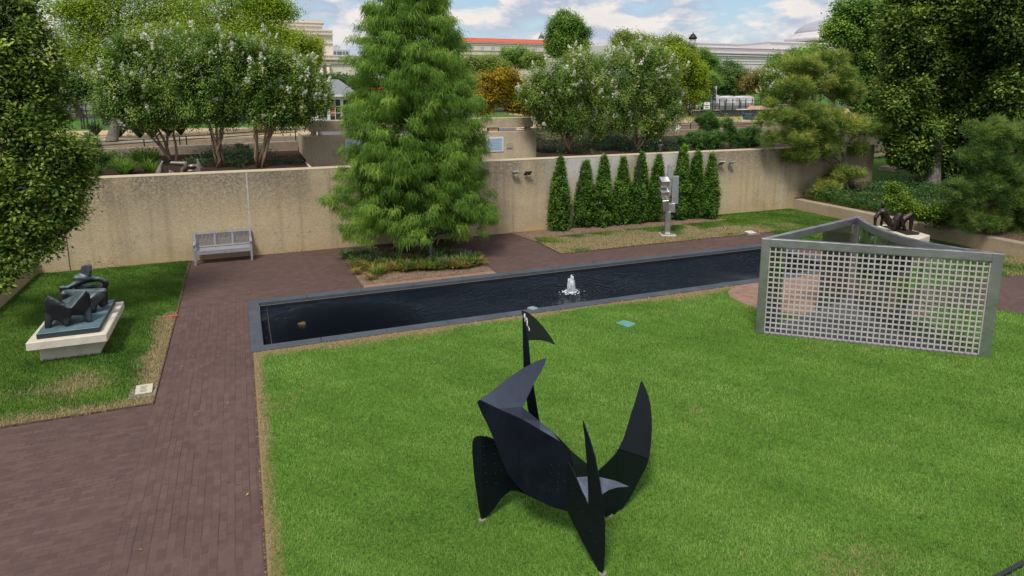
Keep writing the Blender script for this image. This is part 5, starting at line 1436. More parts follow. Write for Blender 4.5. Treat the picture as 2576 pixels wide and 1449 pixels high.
# ------------------------------------------------------------------ three-piece bronze on its plinth
X0, X1, Yf, Yb_ = -4.30, -2.87, 15.45, 17.78
t_ = thing('stone_plinth', 'pale stone plinth with a wide overhanging top slab on the left lawn', 'plinth', (-3.6, 16.6, 0))
mb = MB(); mb.box(-4.16, -3.08, 15.74, 17.5, -.05, .365); mb.build('pedestal', M_PLINTH, t_, .012)
mb = MB(); mb.box(X0, X1, Yf, Yb_, .365, .545); mb.build('slab', M_PLINTH, t_, .015)
M_BRZ = bronze('weathered_bronze', (0.020, 0.021, 0.024), (0.16, 0.235, 0.26), .62)
M_BRZB = bronze('patinated_base', (0.030, 0.040, 0.046), (0.125, 0.215, 0.25), 1.0, .5, .3)
def mo(zx, zy): return (.32406 * zx, 603.7 + .32406 * zy)
bz = thing('bronze_sculpture', 'three piece abstract reclining bronze with blue green patina', 'sculpture', (-3.6, 16.6, .545))
mb = MB(); mb.box(-4.14, -3.02, 15.60, 17.62, .545, .665); mb.build('base_plate', M_BRZB, bz, .01)
def mv(zx, zy, Y): return vp(*mo(zx, zy), Y)
def chain(bm, pts, n=9):
    for (p, r), (q, s) in zip(pts[:-1], pts[1:]): capsule(bm, p, q, r, s, n)
ZB = .665
# front piece: a saddle block on three legs
bm = bmesh.new()
yf, yb = 15.92, 16.5
hull(bm, [mv(372, 428, yf), mv(345, 470, yf + .03), mv(385, 500, yf - .03), mv(550, 528, yf - .09), mv(552, 600, yf - .05), mv(480, 640, yf - .03), mv(395, 590, yf), mv(345, 600, yf + .05), mv(430, 455, yb), mv(350, 500, yb), mv(380, 560, yb)])
hull(bm, [mv(550, 528, yf - .09), mv(540, 590, yf), mv(668, 388, yf + .15), mv(640, 395, yf + .2), mv(702, 415, yf + .25), mv(712, 520, yf + .2), mv(690, 585, yf + .12), mv(610, 580, yf + .05), mv(470, 470, yb), mv(620, 520, yb)])
hull(bm, [mv(340, 520, yf + .05), mv(400, 560, yf), mv(420, 600, yf), mv(395, 690, yf - .03), mv(346, 695, yf - .02), mv(350, 660, yf + .2), mv(400, 640, yf + .2)])
hull(bm, [mv(440, 560, yf), mv(560, 560, yf - .05), mv(548, 640, yf - .04), mv(535, 690, yf - .07), mv(510, 690, yf - .07), mv(475, 640, yf - .02), mv(520, 640, yf + .25)])
hull(bm, [mv(640, 520, yf + .1), mv(712, 500, yf + .2), mv(718, 652, yf + .06), mv(690, 660, yf + .04), mv(652, 630, yf + .08), mv(690, 600, yf + .35)])
for v in bm.verts: v.co.z = max(v.co.z, ZB - .01)
me = remesh(bm, 'front_piece', .02, 7); link('front_piece', me, M_BRZ, bz)
# middle piece
bm = bmesh.new()
ym = 16.75
hull(bm, [mv(485, 385, ym), mv(475, 440, ym), mv(490, 480, ym), mv(600, 480, ym - .1), mv(700, 470, ym - .1), mv(820, 368, ym + .1), mv(822, 390, ym), mv(700, 395, ym + .2), mv(560, 400, ym + .2)])
hull(bm, [mv(824, 364, ym + .05), mv(700, 450, ym - .1), mv(690, 520, ym - .1), mv(742, 540, ym - .12), mv(790, 440, ym), mv(834, 420, ym), mv(760, 430, ym + .3)])
hull(bm, [mv(770, 430, ym), mv(834, 400, ym), mv(830, 500, ym - .03), mv(780, 512, ym - .03), mv(800, 470, ym + .3)])
chain(bm, [(mv(500, 420, ym), .09), (mv(500, 480, ym), .10), (mv(510, 540, ym), .10)])
chain(bm, [(mv(810, 400, ym + .05), .07), (mv(800, 450, ym + .05), .07), (mv(795, 495, ym + .05), .085)])
chain(bm, [(mv(700, 480, ym), .11), (mv(715, 540, ym - .05), .10)])
for v in bm.verts: v.co.z = max(v.co.z, ZB - .01)
me = remesh(bm, 'middle_piece', .022, 5); link('middle_piece', me, M_BRZ, bz)
# rear piece: head fin, shoulders, arch
bm = bmesh.new()
yr = 17.2
hull(bm, [mv(662, 182, yr), mv(716, 184, yr), mv(722, 210, yr - .03), mv(712, 268, yr - .05), mv(600, 275, yr), mv(588, 300, yr), mv(632, 200, yr + .05), mv(690, 290, yr - .08), mv(650, 240, yr + .16)])
hull(bm, [mv(588, 300, yr), mv(725, 285, yr - .05), mv(690, 310, yr - .1), mv(560, 350, yr - .1), mv(640, 310, yr + .15)])
chain(bm, [(mv(475, 372, yr - .1), .05), (mv(530, 372, yr - .1), .055), (mv(600, 335, yr - .05), .075), (mv(680, 310, yr), .07), (mv(770, 302, yr), .06), (mv(820, 325, yr), .06), (mv(828, 350, yr), .05)])
chain(bm, [(mv(600, 300, yr), .10), (mv(660, 300, yr), .10), (mv(720, 300, yr), .07)])
chain(bm, [(mv(828, 340, yr), .055), (mv(800, 368, yr + .05), .06), (mv(750, 362, yr + .12), .06), (mv(700, 365, yr + .15), .06), (mv(640, 370, yr + .1), .08), (mv(600, 372, yr + .05), .06)])
chain(bm, [(mv(475, 370, yr - .1), .04), (mv(485, 395, yr - .1), .05), (mv(500, 440, yr), .07)])
for px_ in (490, 650, 810): chain(bm, [(mv(px_, 375, yr + .05), .07), (mv(px_, 460, yr + .05), .08), (mv(px_, 520, yr + .05), .09)])
for v in bm.verts: v.co.z = max(v.co.z, ZB - .01)
me = remesh(bm, 'rear_piece', .022, 4); link('rear_piece', me, M_BRZ, bz)

def plaque(px, py, w, d, z, label, tilt, face, name='label_plaque', cat='plaque', rot=0.0, text=True):
    q = gp(px, py)
    t_ = thing(name, label, cat, (q[0], q[1], 0))
    r_ = Matrix.Rotation(rot, 3, 'Z')
    mb = MB(); mb.box(-w * .85, w * .75, -d * .9, d * .8, -.03, z, r_, (q[0], q[1], 0)); mb.build('stone_base', plain_concrete('plaque_stone', (.24, .23, .215)), t_, .006)
    r2 = r_ @ Matrix.Rotation(tilt, 3, 'X')
    mb = MB(); mb.box(-w / 2, w / 2, -d / 2, d / 2, -.008, .008, r2, (q[0] + .01, q[1], z + .012 + abs(math.sin(tilt)) * d / 2)); mb.build('plate', face, t_)
    if text:
        mb = MB()
        for i in range(5):
            yy = d * (.30 - .14 * i)
            mb.box(-w * .22, w * (.2 - .05 * (i % 3)), yy - .008, yy + .004, .0085, .0095, r2, (q[0] + .01, q[1], z + .012 + abs(math.sin(tilt)) * d / 2))
        tag(mb.build('lettering', M_INK, t_), kind='stuff')
M_PLQ = simple('plaque_face', (.50, .46, .34), .45, var=.05)
plaque(362, 989, .28, .26, .03, 'tilted cream label plaque at the corner of the left lawn', R(16), M_PLQ)
plaque(1887, 587, .36, .30, .02, 'flat white label plaque at the edge of the back lawn', R(6), simple('plaque_white', (.66, .64, .60), .5), text=False)
def lid(px, py, w, d, label, mat, name, cat):
    q = gp(px, py); r_ = Matrix.Rotation(.35, 3, 'Z')
    mb = MB(); mb.box(-w / 2, w / 2, -d / 2, d / 2, -.03, .045, r_, (q[0], q[1], 0))
    o = mb.build(name, mat, None, .01); tag(o, label, cat)
lid(1575, 817, .30, .38, 'faded teal green irrigation valve lid in the lawn', simple('teal_plastic', (.12, .30, .26), .6), 'valve_cover', 'valve cover')
lid(1340, 778 - 0, .20, .22, 'small grey stone block in the lawn beside the pool coping', M_GREY, 'stone_block', 'stone')
q = gp(428, 800); mb = MB(); mb.box(-.17, .17, -.045, .045, .01, .05, Matrix.Rotation(.12, 3, 'Z'), (q[0], q[1], .01))
tag(mb.build('marker_strip', simple('faded_red', (.40, .10, .07), .7), None, .006), 'faded red marker strip lying where the left lawn meets the path', 'marker')

# ------------------------------------------------------------------ teak benches
M_TEAK = simple('weathered_teak', (.30, .30, .33), .8, 0, .22, 22, .2)
def bench(label, x0, x1, y, plaque_=True, mat=None):
    mat = mat or M_TEAK
    t_ = thing('garden_bench', label, 'bench', ((x0 + x1) / 2, y, 0))
    for x in (x0, x1):
        mb = MB(); mb.bar((x, y - .27, 0), (x, y - .27, .64), .06, .06, (0, 1, 0)); mb.build('leg', mat, t_)
        mb = MB(); mb.bar((x, y + .24, 0), (x, y + .22, .45), .06, .065, (0, 1, 0)); mb.bar((x, y + .22, .45), (x, y + .33, .96), .06, .055, (0, 1, 0)); mb.build('leg', mat, t_)
        mb = MB(); mb.bar((x, y - .33, .655), (x, y + .28, .655), .075, .035); mb.build('armrest', mat, t_)
    mb = MB()
    for i in range(5): mb.box(x0, x1, y - .28 + i * .105, y - .28 + i * .105 + .085, .425, .45)
    mb.build('seat', mat, t_)
    mb = MB(); mb.box(x0 + .03, x1 - .03, y - .285, y - .255, .33, .42); mb.box(x0 + .03, x1 - .03, y + .2, y + .23, .33, .42); mb.build('apron', mat, t_)
    r_ = Matrix.Rotation(R(-12.2), 3, 'X'); o_ = (0, y + .235, .47)
    mb = MB(); mb.box(x0 + .03, x1 - .03, -.02, .02, .43, .50, r_, o_); mb.box(x0 + .03, x1 - .03, -.018, .018, .0, .05, r_, o_)
    n = 42
    W = x1 - x0 - .06
    for i in range(n):
        x = x0 + .03 + W * (i + .5) / n
        w = .045 if i in (14, 28) else .013
        mb.box(x - w / 2, x + w / 2, -.01, .01, .05, .43, r_, o_)
    mb.build('backrest', mat, t_)
    if plaque_:
        xm = (x0 + x1) / 2
        mb = MB(); mb.box(xm - .11, xm + .11, -.026, -.021, .445, .505, r_, o_); mb.build('plaque', simple('brass', (.45, .33, .16), .4, .6), t_)
bench('weathered grey teak bench against the wall at the end of the path', -1.60, .10, 23.3)
bench('dark bench against the wall half hidden behind the cypress', 5.75, 7.55, 23.3, False, simple('dark_timber', (.075, .07, .075), .7))

# ------------------------------------------------------------------ stainless steel box sculpture
cu = thing('steel_sculpture', 'stacked brushed stainless steel box sculpture in front of the columnar shrubs', 'sculpture', (15.09, 20.88, 0))
def cc(zx, zy): return (1623.3 + zx * .6708 / 4.53, 402.5 + zy * .6708 / 4.53)
q = 20.88
mb = MB(); ang = R(-24)
def sqr(cx, cy, w, d, a): return [(cx + math.cos(a) * sx * w / 2 - math.sin(a) * sy * d / 2, cy + math.sin(a) * sx * w / 2 + math.cos(a) * sy * d / 2) for sx, sy in ((-1, -1), (1, -1), (1, 1), (-1, 1))]
mb.prism(sqr(15.1, 20.92, .56, .56, ang), -.02, .09); mb.build('stone_base', M_PLINTH, cu, .01)
mb = MB(); mb.prism(sqr(15.1, 20.92, .50, .50, ang), .09, .125); mb.build('base_plate', M_STEEL_S, cu, .004)
def cbox(name, zx, zy, w, hgt, d, rz=0., ry=0., rx=0., dy=0.):
    c = vp(*cc(zx, zy), q + dy)
    M = Euler((rx, ry, rz)).to_matrix()
    mb = MB(); mb.box(-w / 2, w / 2, -d / 2, d / 2, -hgt / 2, hgt / 2, M, c); return mb.build(name, M_STEEL_S, cu, .004)
cbox('column', 378, 1070, .20, .88, .14, R(-24), R(-1.0))
cbox('box', 340, 755, .22, .44, .30, R(-28), R(-6), R(14), -.12)
cbox('box', 450, 810, .24, .34, .22, R(-30), R(-4), 0, .02)
cbox('box', 510, 505, .25, 1.06, .30, R(-36), R(-1), 0, .06)
cbox('box', 313, 550, .32, .24, .30, R(-12), R(-2), R(28), -.16)
cbox('box', 318, 375, .33, .27, .32, R(-12), R(-1), R(28), -.16)
cbox('box', 425, 190, .22, .52, .26, R(-34), R(-3), 0, .04)
cbox('box', 405, 400, .16, .90, .10, R(-24), R(-2), 0, .08)

# ------------------------------------------------------------------ steel, glass and lattice pavilion
pv = thing('glass_pavilion', 'triangular steel pavilion of two way glass with a white lattice front', 'pavilion', (13.3, 10.6, 0))
A = np.array([10.80, 11.36]); B = np.array([14.33, 8.38]); Cc = np.array([15.06, 12.47]); HP = 2.27
def ext(a, b, u): return a + (b - a) * u
e1 = (B - A) / np.linalg.norm(B - A); n1 = np.array([-e1[1], e1[0]])
cent = (A + B + Cc) / 3
if np.dot(n1, cent - A) < 0: n1 = -n1
LAB = np.linalg.norm(B - A)
def fpt(s, dpt, z): p = A + e1 * s + n1 * dpt; return (p[0], p[1], z)
def fbox(mb, s0, s1, d0, d1, z0, z1):
    P = [fpt(s, d, z) for z in (z0, z1) for d in (d0, d1) for s in (s0, s1)]
    mb.add(P, [(0, 2, 3, 1), (4, 5, 7, 6), (0, 1, 5, 4), (2, 6, 7, 3), (0, 4, 6, 2), (1, 3, 7, 5)])
mb = MB(); fbox(mb, -.02, .16, .0, .14, 0, HP); mb.build('corner_post', M_STEEL, pv, .004)
mb = MB(); fbox(mb, LAB - .17, LAB + .03, .0, .14, 0, HP); mb.build('corner_post', M_STEEL, pv, .004)
mb = MB(); fbox(mb, .161, LAB - .171, .002, .138, HP - .17, HP - .001); mb.build('top_beam', M_STEEL, pv, .004)
mb = MB(); fbox(mb, .161, LAB - .171, .002, .138, 0.0, .035); mb.build('bottom_rail', M_STEEL, pv)
M_LATT = simple('lattice_white', (.46, .42, .41), .6, 0, .13, 5, .3)
mb = MB(); NV, NH = 36, 17
s0, s1, z0, z1 = .17, LAB - .18, .045, HP - .18
for i in range(NV + 1):
    s = s0 + (s1 - s0) * i / NV; fbox(mb, s - .0135, s + .0135, .035, .055, z0, z1)
latv = mb.build('lattice_slats', M_LATT, pv, fix=False); tag(latv, kind='stuff')
mb = MB()
for j in range(NH + 1):
    z = z0 + (z1 - z0) * j / NH; fbox(mb, s0 - .01, s1 + .01, .0555, .08, z - .0145, z + .0145)
lath = mb.build('lattice_rails', M_LATT, pv, fix=False); tag(lath, kind='stuff')
def wallbeam(a, b, w, z0, z1, name, mat, off=0.):
    d = (b - a) / np.linalg.norm(b - a); n = np.array([-d[1], d[0]]) * w / 2
    mb = MB(); mb.prism([tuple(a - n), tuple(b - n), tuple(b + n), tuple(a + n)], z0, z1)
    return mb.build(name, mat, pv, .003 if mat is M_STEEL else 0)
wallbeam(ext(A, Cc, .035), ext(A, Cc, .985), .12, HP - .17, HP - .002, 'top_beam', M_STEEL)
wallbeam(ext(A, Cc, .035), ext(A, Cc, .985), .05, .0, .025, 'floor_channel', M_STEEL)
wallbeam(ext(A, Cc, .05), ext(A, Cc, .22), .012, .03, HP - .175, 'glass_panel', M_GLASS)
wallbeam(ext(A, Cc, .60), ext(A, Cc, .97), .012, .03, HP - .175, 'glass_panel', M_GLASS)
mb = MB(); mb.box(Cc[0] - .07, Cc[0] + .07, Cc[1] - .07, Cc[1] + .07, 0, HP + .001, None); mb.build('corner_post', M_STEEL, pv, .004)
# concave curved side: apex to right front
ctrl = np.array([13.2, 10.2])
def bez(u): return Cc * (1 - u) ** 2 + ctrl * 2 * u * (1 - u) + (B + np.array([.02, .12])) * u * u
NP_ = 18
def curved(w, z0, z1, name, mat, u0=0.02, u1=.985, k=NP_):
    us = np.linspace(u0, u1, k + 1); L_, R_ = [], []
    for u in us:
        p = bez(u); d = bez(min(1, u + .01)) - bez(max(0, u - .01)); d /= np.linalg.norm(d); n = np.array([-d[1], d[0]]) * w / 2
        L_.append(p - n); R_.append(p + n)
    vs = []; fs = []
    for l, r in zip(L_, R_): vs += [(*l, z0), (*r, z0), (*r, z1), (*l, z1)]
    for i in range(k):
        a = i * 4; b = a + 4
        fs += [(a, a + 1, b + 1, b), (a + 1, a + 2, b + 2, b + 1), (a + 2, a + 3, b + 3, b + 2), (a + 3, a, b, b + 3)]
    fs += [(0, 3, 2, 1), (k * 4, k * 4 + 1, k * 4 + 2, k * 4 + 3)]
    mb = MB(); mb.add(vs, fs); return mb.build(name, mat, pv)
curved(.12, HP - .17, HP - .003, 'top_beam', M_STEEL)
curved(.05, 0, .025, 'floor_channel', M_STEEL)
for i in range(4): curved(.012, .03, HP - .175, 'glass_panel', M_GLASS, .03 + i * .235, .03 + i * .235 + .232, 6)
m, t, b = material('pavilion_slate')
p = t.pos(); n = t.noise(p, 2.5, 5, .6); st = t.noise(t.mapping(p, (1, 1, 1), (0, 0, R(-40))), 1.0, 2)
wv_ = t.n.new('ShaderNodeTexWave'); wv_.wave_type = 'BANDS'; t.lk(t.mapping(p, (1, 1, 1), (0, 0, R(40))), wv_.inputs['Vector']); wv_.inputs['Scale'].default_value = 3.5; wv_.inputs['Distortion'].default_value = 0
c = t.mix(t.rng(n, .3, .7), (.075, .085, .105), (.125, .14, .165)); c = t.mix(t.rng(wv_.outputs['Fac'], .9, 1.0, 0, .6), c, (.04, .045, .055))
setp(t, b, c, .55, 0, .4, t.bump(n, .2, .01)); M_FLOOR = m
us = np.linspace(.0, 1, 14)
poly = [tuple(A + n1 * .15 + e1 * .12), tuple(B + n1 * .15 - e1 * .12)] + [tuple(bez(u)) for u in us[::-1]]
mb = MB(); mb.prism(poly, .0, .026); mb.build('floor', M_FLOOR, pv)

# ------------------------------------------------------------------ reclining bronze figure
t_ = thing('stone_plinth', 'white stone plinth under the reclining bronze figure at right', 'plinth', (22.3, 16.2, 0))
PZ = .62
mb = MB()
pl = [gp(2340, 592, PZ)[:2], gp(2300, 606, PZ)[:2], gp(2198, 572, PZ)[:2], gp(2235, 560, PZ)[:2]]
mb.prism([tuple(p) for p in pl][::-1], -.02, PZ); mb.build('stone_block', M_PLINTH, t_, .012)
fgb = np.mean(pl, 0)
fig = thing('reclining_figure', 'dark bronze draped woman reclining on elbows with raised knees', 'statue', (fgb[0], fgb[1], PZ))
M_FIG = bronze('brown_bronze', (.030, .021, .017), (.085, .062, .052), .6, .40, .6)
def sf(zx, zy): return (3180 + zx / 3.623) * .6708, (700 + zy / 3.623) * .6708
NF = np.array([math.sin(YAW), math.cos(YAW), 0])
F0 = np.array([fgb[0], fgb[1], PZ])
def fp(zx, zy, off=0.): return pp(*sf(zx, zy), F0 + NF * off, NF)
bm = bmesh.new()
chain(bm, [(fp(480, 232), 0.079), (fp(478, 262, -.02), 0.067)], 12)                      # head
ellip(bm, fp(478, 240), (.068, .075, .088))
chain(bm, [(fp(476, 275), 0.044), (fp(478, 312), 0.064)])
chain(bm, [(fp(455, 335), 0.109), (fp(500, 345), 0.115)])                                   # shoulders
chain(bm, [(fp(475, 345), 0.141), (fp(510, 410), 0.134), (fp(560, 480), 0.128), (fp(620, 530), 0.154)])  # torso
chain(bm, [(fp(415, 365, -.04), 0.077), (fp(375, 420, -.06), 0.067), (fp(370, 470, -.06), 0.055), (fp(368, 520, -.08), 0.046)])   # near arm
chain(bm, [(fp(520, 350, .1), 0.070), (fp(470, 420, .16), 0.058), (fp(450, 520, .18), 0.046)])
chain(bm, [(fp(620, 520, -.04), 0.147), (fp(655, 450, -.06), 0.128), (fp(700, 385, -.08), 0.092), (fp(735, 470, -.08), 0.082), (fp(762, 560, -.08), 0.064), (fp(775, 620, -.08), 0.044), (fp(825, 634, -.12), 0.033)])
chain(bm, [(fp(660, 520, .1), 0.141), (fp(760, 440, .12), 0.128), (fp(855, 378, .1), 0.090), (fp(862, 470, .08), 0.077), (fp(850, 560, .06), 0.059), (fp(850, 608, .04), 0.042), (fp(905, 628, 0), 0.033)])
hull(bm, [fp(600, 560), fp(700, 575, -.02), fp(660, 470, -.02), fp(800, 480, .1), fp(760, 530, .1), fp(560, 520), fp(640, 590)])
for k in range(5): chain(bm, [(fp(440 + k * 22, 455 + k * 22, -.07), .014), (fp(520 + k * 14, 440 + k * 20, -.10), .012)], 6)
for v in bm.verts: v.co.z = max(v.co.z, PZ + .015)
me = remesh(bm, 'figure', .016, 3); link('figure', me, M_FIG, fig)
mb = MB(); c0 = fp(640, 600)
q4 = [fp(430, 560, .1), fp(800, 660, -.3), fp(975, 640, -.1), fp(600, 545, .3)]
mb.prism([(q_[0], q_[1]) for q_ in [gp(*sf(455, 540), PZ), gp(*sf(800, 660), PZ), gp(*sf(960, 655), PZ), gp(*sf(975, 632), PZ), gp(*sf(640, 548), PZ)]], PZ, PZ + .03); mb.build('bronze_base', M_FIG, fig, .006)

# ------------------------------------------------------------------ low bronze behind the wall, small bronze, dark sculpture
M_BRZ2 = bronze('golden_bronze', (.20, .15, .115), (.40, .38, .37), .75, .30, .8)
def lz(zx, zy): return (150 + zx / 3.963) * .6708, (360 + zy / 3.963) * .6708
lb = thing('bronze_sculpture', 'low polished bronze sculpture of smooth horns peeking over the wall', 'sculpture', (-1.9, 25.0, 2.62))
def lv(zx, zy, Y=25.0): return vp(*lz(zx, zy), Y)
bm = bmesh.new()
chain(bm, [(lv(1820, 975), .035), (lv(1790, 1070), .085), (lv(1775, 1150), .13), (lv(1775, 1230), .16)]); link('horn', remesh(bm, 'horn', .015, 4), M_BRZ2, lb)
bm = bmesh.new()
chain(bm, [(lv(1945, 1010), .045), (lv(1960, 1000), .07), (lv(2060, 1005), .075), (lv(2150, 1010), .085), (lv(2160, 1060), .10), (lv(2130, 1110), .09), (lv(2110, 1200), .10)])
hull(bm, [lv(1940, 985), lv(2190, 972), lv(2190, 1000), lv(1960, 1010), lv(2060, 985, 25.3), lv(2160, 985, 25.3)])
link('arch', remesh(bm, 'arch', .015, 4), M_BRZ2, lb)
bm = bmesh.new()
chain(bm, [(lv(2230, 1040), .055), (lv(2290, 1035), .06)]); ellip(bm, lv(2262, 1045), (.14, .12, .085))
chain(bm, [(lv(2340, 945), .028), (lv(2355, 1020), .075), (lv(2365, 1090), .12), (lv(2370, 1190), .16)]); chain(bm, [(lv(2210, 1120), .06), (lv(2300, 1110), .06), (lv(2360, 1080), .07)])
link('horn', remesh(bm, 'horn', .015, 4), M_BRZ2, lb)
bm = bmesh.new()
chain(bm, [(lv(1925, 1110), .02), (lv(1935, 1180), .08)]); chain(bm, [(lv(1925, 1105), .02), (lv(1985, 1150), .05)])
link('fragment', remesh(bm, 'fragment', .015, 3), M_BRZ2, lb)
sb = vp(1658, 376, 25.6)
st_ = thing('small_bronze', 'small grey bronze standing child figure under the crape myrtles', 'statue', (sb[0], sb[1], terrace_z(0, 25.6)))
def sv(zx, zy): return vp((2350 + zx / 3.963) * .6708, (300 + zy / 3.963) * .6708, 25.6)
bm = bmesh.new()
ellip(bm, sv(498, 915), (.085, .085, .10)); chain(bm, [(sv(495, 935), .045), (sv(505, 965), .045)])
chain(bm, [(sv(512, 975), .085), (sv(505, 1010), .08), (sv(500, 1060), .085)])
chain(bm, [(sv(540, 965), .04), (sv(528, 1010), .035), (sv(515, 1050), .03)]); chain(bm, [(sv(480, 970), .04), (sv(472, 1015), .035)])
chain(bm, [(sv(488, 1050), .05), (sv(482, 1110), .045), (sv(480, 1150), .04)]); chain(bm, [(sv(515, 1050), .05), (sv(518, 1110), .045), (sv(520, 1150), .04)])
link('figure', remesh(bm, 'figure', .014, 3), bronze('grey_bronze', (.07, .062, .06), (.20, .19, .185), .6), st_)
# dark sculpture on a slab beyond the planter
dk = vp(2240, 415, 25.0)
zz = bed_z(dk[0], 25.0)
dq = gp(2238, 414, 1.22)
t_ = thing('dark_sculpture', 'dark crouching bronze sculpture on a flat slab under the right trees', 'sculpture', dq)
def dv(zx, zy): return pp((3180 + zx / 5.574) * .6708, (520 + zy / 5.574) * .6708, dq, NF)
mb = MB(); sl = [gp((3180 + a / 5.574) * .6708, (520 + b_ / 5.574) * .6708, 1.22)[:2] for a, b_ in ((650, 580), (1000, 625), (1180, 600), (830, 560))]
mb.prism([tuple(p) for p in sl], 1.0, 1.24); mb.build('slab', M_LOW, t_)
bm = bmesh.new()
hull(bm, [dv(752, 420), dv(840, 412), dv(745, 560), dv(870, 560), dv(930, 470), dv(900, 430)])
chain(bm, [(dv(880, 470), .22), (dv(1000, 500), .24), (dv(1080, 450), .16), (dv(1130, 430), .10)])
chain(bm, [(dv(980, 480), .14), (dv(1000, 420), .09), (dv(985, 390), .06)])
chain(bm, [(dv(1080, 500), .10), (dv(1130, 545), .06), (dv(1165, 585), .04)]); chain(bm, [(dv(1120, 440), .09), (dv(1190, 455), .05)])
chain(bm, [(dv(960, 520), .2), (dv(950, 575), .14)])
link('figure', remesh(bm, 'figure', .035, 3), bronze('black_bronze', (.012, .012, .015), (.03, .03, .035), .5, .4), t_)

# ------------------------------------------------------------------ children on the ground behind the cypress
M_SKIN = simple('skin', (.52, .33, .25), .5, 0, .06, 12, .3)
def seated(name_label, loc, rz, shirt, shorts, hair, sc=.72, holding=None):
    t_ = thing('person', name_label, 'person', loc, None)
    Mx = Matrix.Translation(Vector([float(a) for a in loc])) @ Matrix.Rotation(rz, 4, 'Z') @ Matrix.Scale(sc, 4)
    J = dict(pel=(0, 0, .13), ch=(0, -.02, .50), nk=(0, -.03, .62), hd=(0, -.06, .78))
    bm = bmesh.new()
    chain(bm, [((0, 0, .13), .13), ((0, 0, .30), .11), ((0, -.02, .50), .125)])
    chain(bm, [((-.13, -.01, .55), .055), ((.13, -.01, .55), .055)])
    chain(bm, [((0, -.02, .58), .05), ((0, -.04, .70), .048)])
    ellip(bm, (0, -.06, .80), (.078, .095, .115)); chain(bm, [((0, -.14, .77), .018), ((0, -.165, .765), .012)], 6)    # skull and nose
    for s in (-1, 1):
        ellip(bm, (s * .08, -.05, .79), (.014, .025, .034))
        elb, wr = (s * .24, -.06, .34), (s * .10, -.27, .30)
        chain(bm, [((s * .16, -.01, .55), .05), (elb, .038), (wr, .026)])
        hnd = (s * .06, -.33, .30); chain(bm, [(wr, .026), (hnd, .03)])
        for k in range(4): chain(bm, [((s * .06 - .012 * s, -.34, .325 - k * .018), .010), ((s * .03 - .012 * s, -.385 + .008 * abs(k - 1), .325 - k * .019), .009), ((s * .0, -.37, .322 - k * .019), .008)], 6)
        chain(bm, [((s * .05, -.30, .33), .011), ((s * .02, -.335, .352), .009)], 6)
        kn, an = (s * .22, -.38, .27), (s * .12, -.62, .06)
        chain(bm, [((s * .08, -.02, .12), .085), (kn, .06), (an, .038)]); chain(bm, [(an, .038), ((s * .12, -.76, .04), .028)])
    me = remesh(bm, 'body', .012, 2, M=Mx); body = link('body', me, M_SKIN, t_)
    bm = bmesh.new()
    chain(bm, [((0, 0, .19), .145), ((0, 0, .32), .13), ((0, -.02, .50), .138)]); chain(bm, [((-.14, -.01, .55), .066), ((.14, -.01, .55), .066)])
    for s in (-1, 1): chain(bm, [((s * .16, -.01, .55), .063), ((s * .215, -.04, .42), .06)])
    link('shirt', remesh(bm, 'shirt', .012, 2, M=Mx), shirt, t_)
    bm = bmesh.new()
    chain(bm, [((0, 0, .10), .145), ((0, 0, .17), .14)])
    for s in (-1, 1): chain(bm, [((s * .08, -.02, .13), .10), ((s * .19, -.31, .24), .082)])
    link('shorts', remesh(bm, 'shorts', .012, 2, M=Mx), shorts, t_)
    bm = bmesh.new()
    ellip(bm, (0, -.035, .835), (.088, .098, .10)); ellip(bm, (0, .0, .79), (.082, .075, .09))
    me = remesh(bm, 'hair', .012, 2, M=Mx); link('hair', me, hair, t_)
    bm = bmesh.new()
    for s in (-1, 1): ellip(bm, (s * .03, -.147, .805), (.012, .008, .007), n=10)
    me = bpy.data.meshes.new('eyes'); bm.to_mesh(me); bm.free(); me.transform(Mx); link('eyes', me, M_INK, t_)
    bm = bmesh.new(); ellip(bm, (0, -.148, .735), (.026, .008, .007), n=10)
    me = bpy.data.meshes.new('mouth'); bm.to_mesh(me); bm.free(); me.transform(Mx); link('mouth', me, simple('lips', (.40, .16, .14), .5), t_)
    if holding:
        c = Mx @ Vector((0, -.375, .30))
        mb = MB(); mb.tube([((c.x, c.y, c.z - .05), .022), ((c.x, c.y, c.z + .05), .022), ((c.x, c.y, c.z + .07), .010)], 9)
        tag(mb.build('bottle', holding), 'dark bottle held by the child in the green shirt', 'bottle')
H_BR = simple('hair_brown', (.17, .09, .05), .6, 0, .25, 40); H_BL = simple('hair_fair', (.36, .24, .10), .6, 0, .2, 40)
k1 = gp(1091, 611); k2 = gp(1066, 608); k3 = gp(1033, 612)
seated('child in a green t-shirt sitting on the ground behind the cypress', (k1[0], k1[1] , .0), R(-12), simple('shirt_green', (.012, .17, .085), .8), simple('shorts_dark', (.03, .055, .05), .8), H_BR, .70, simple('bottle_dark', (.02, .03, .035), .3))
seated('child in a yellow green top sitting left of the green shirted child', (k2[0], k2[1] + .45, .0), R(10), simple('shirt_yellow', (.42, .50, .06), .8), simple('shorts_olive', (.13, .10, .05), .8), H_BL, .80)
seated('person in a teal top sitting left of the cypress trunk', (k3[0], k3[1] + .25, .0), R(14), simple('shirt_teal', (.02, .19, .19), .8), simple('shorts_grey', (.16, .17, .18), .8), H_BR, .82)
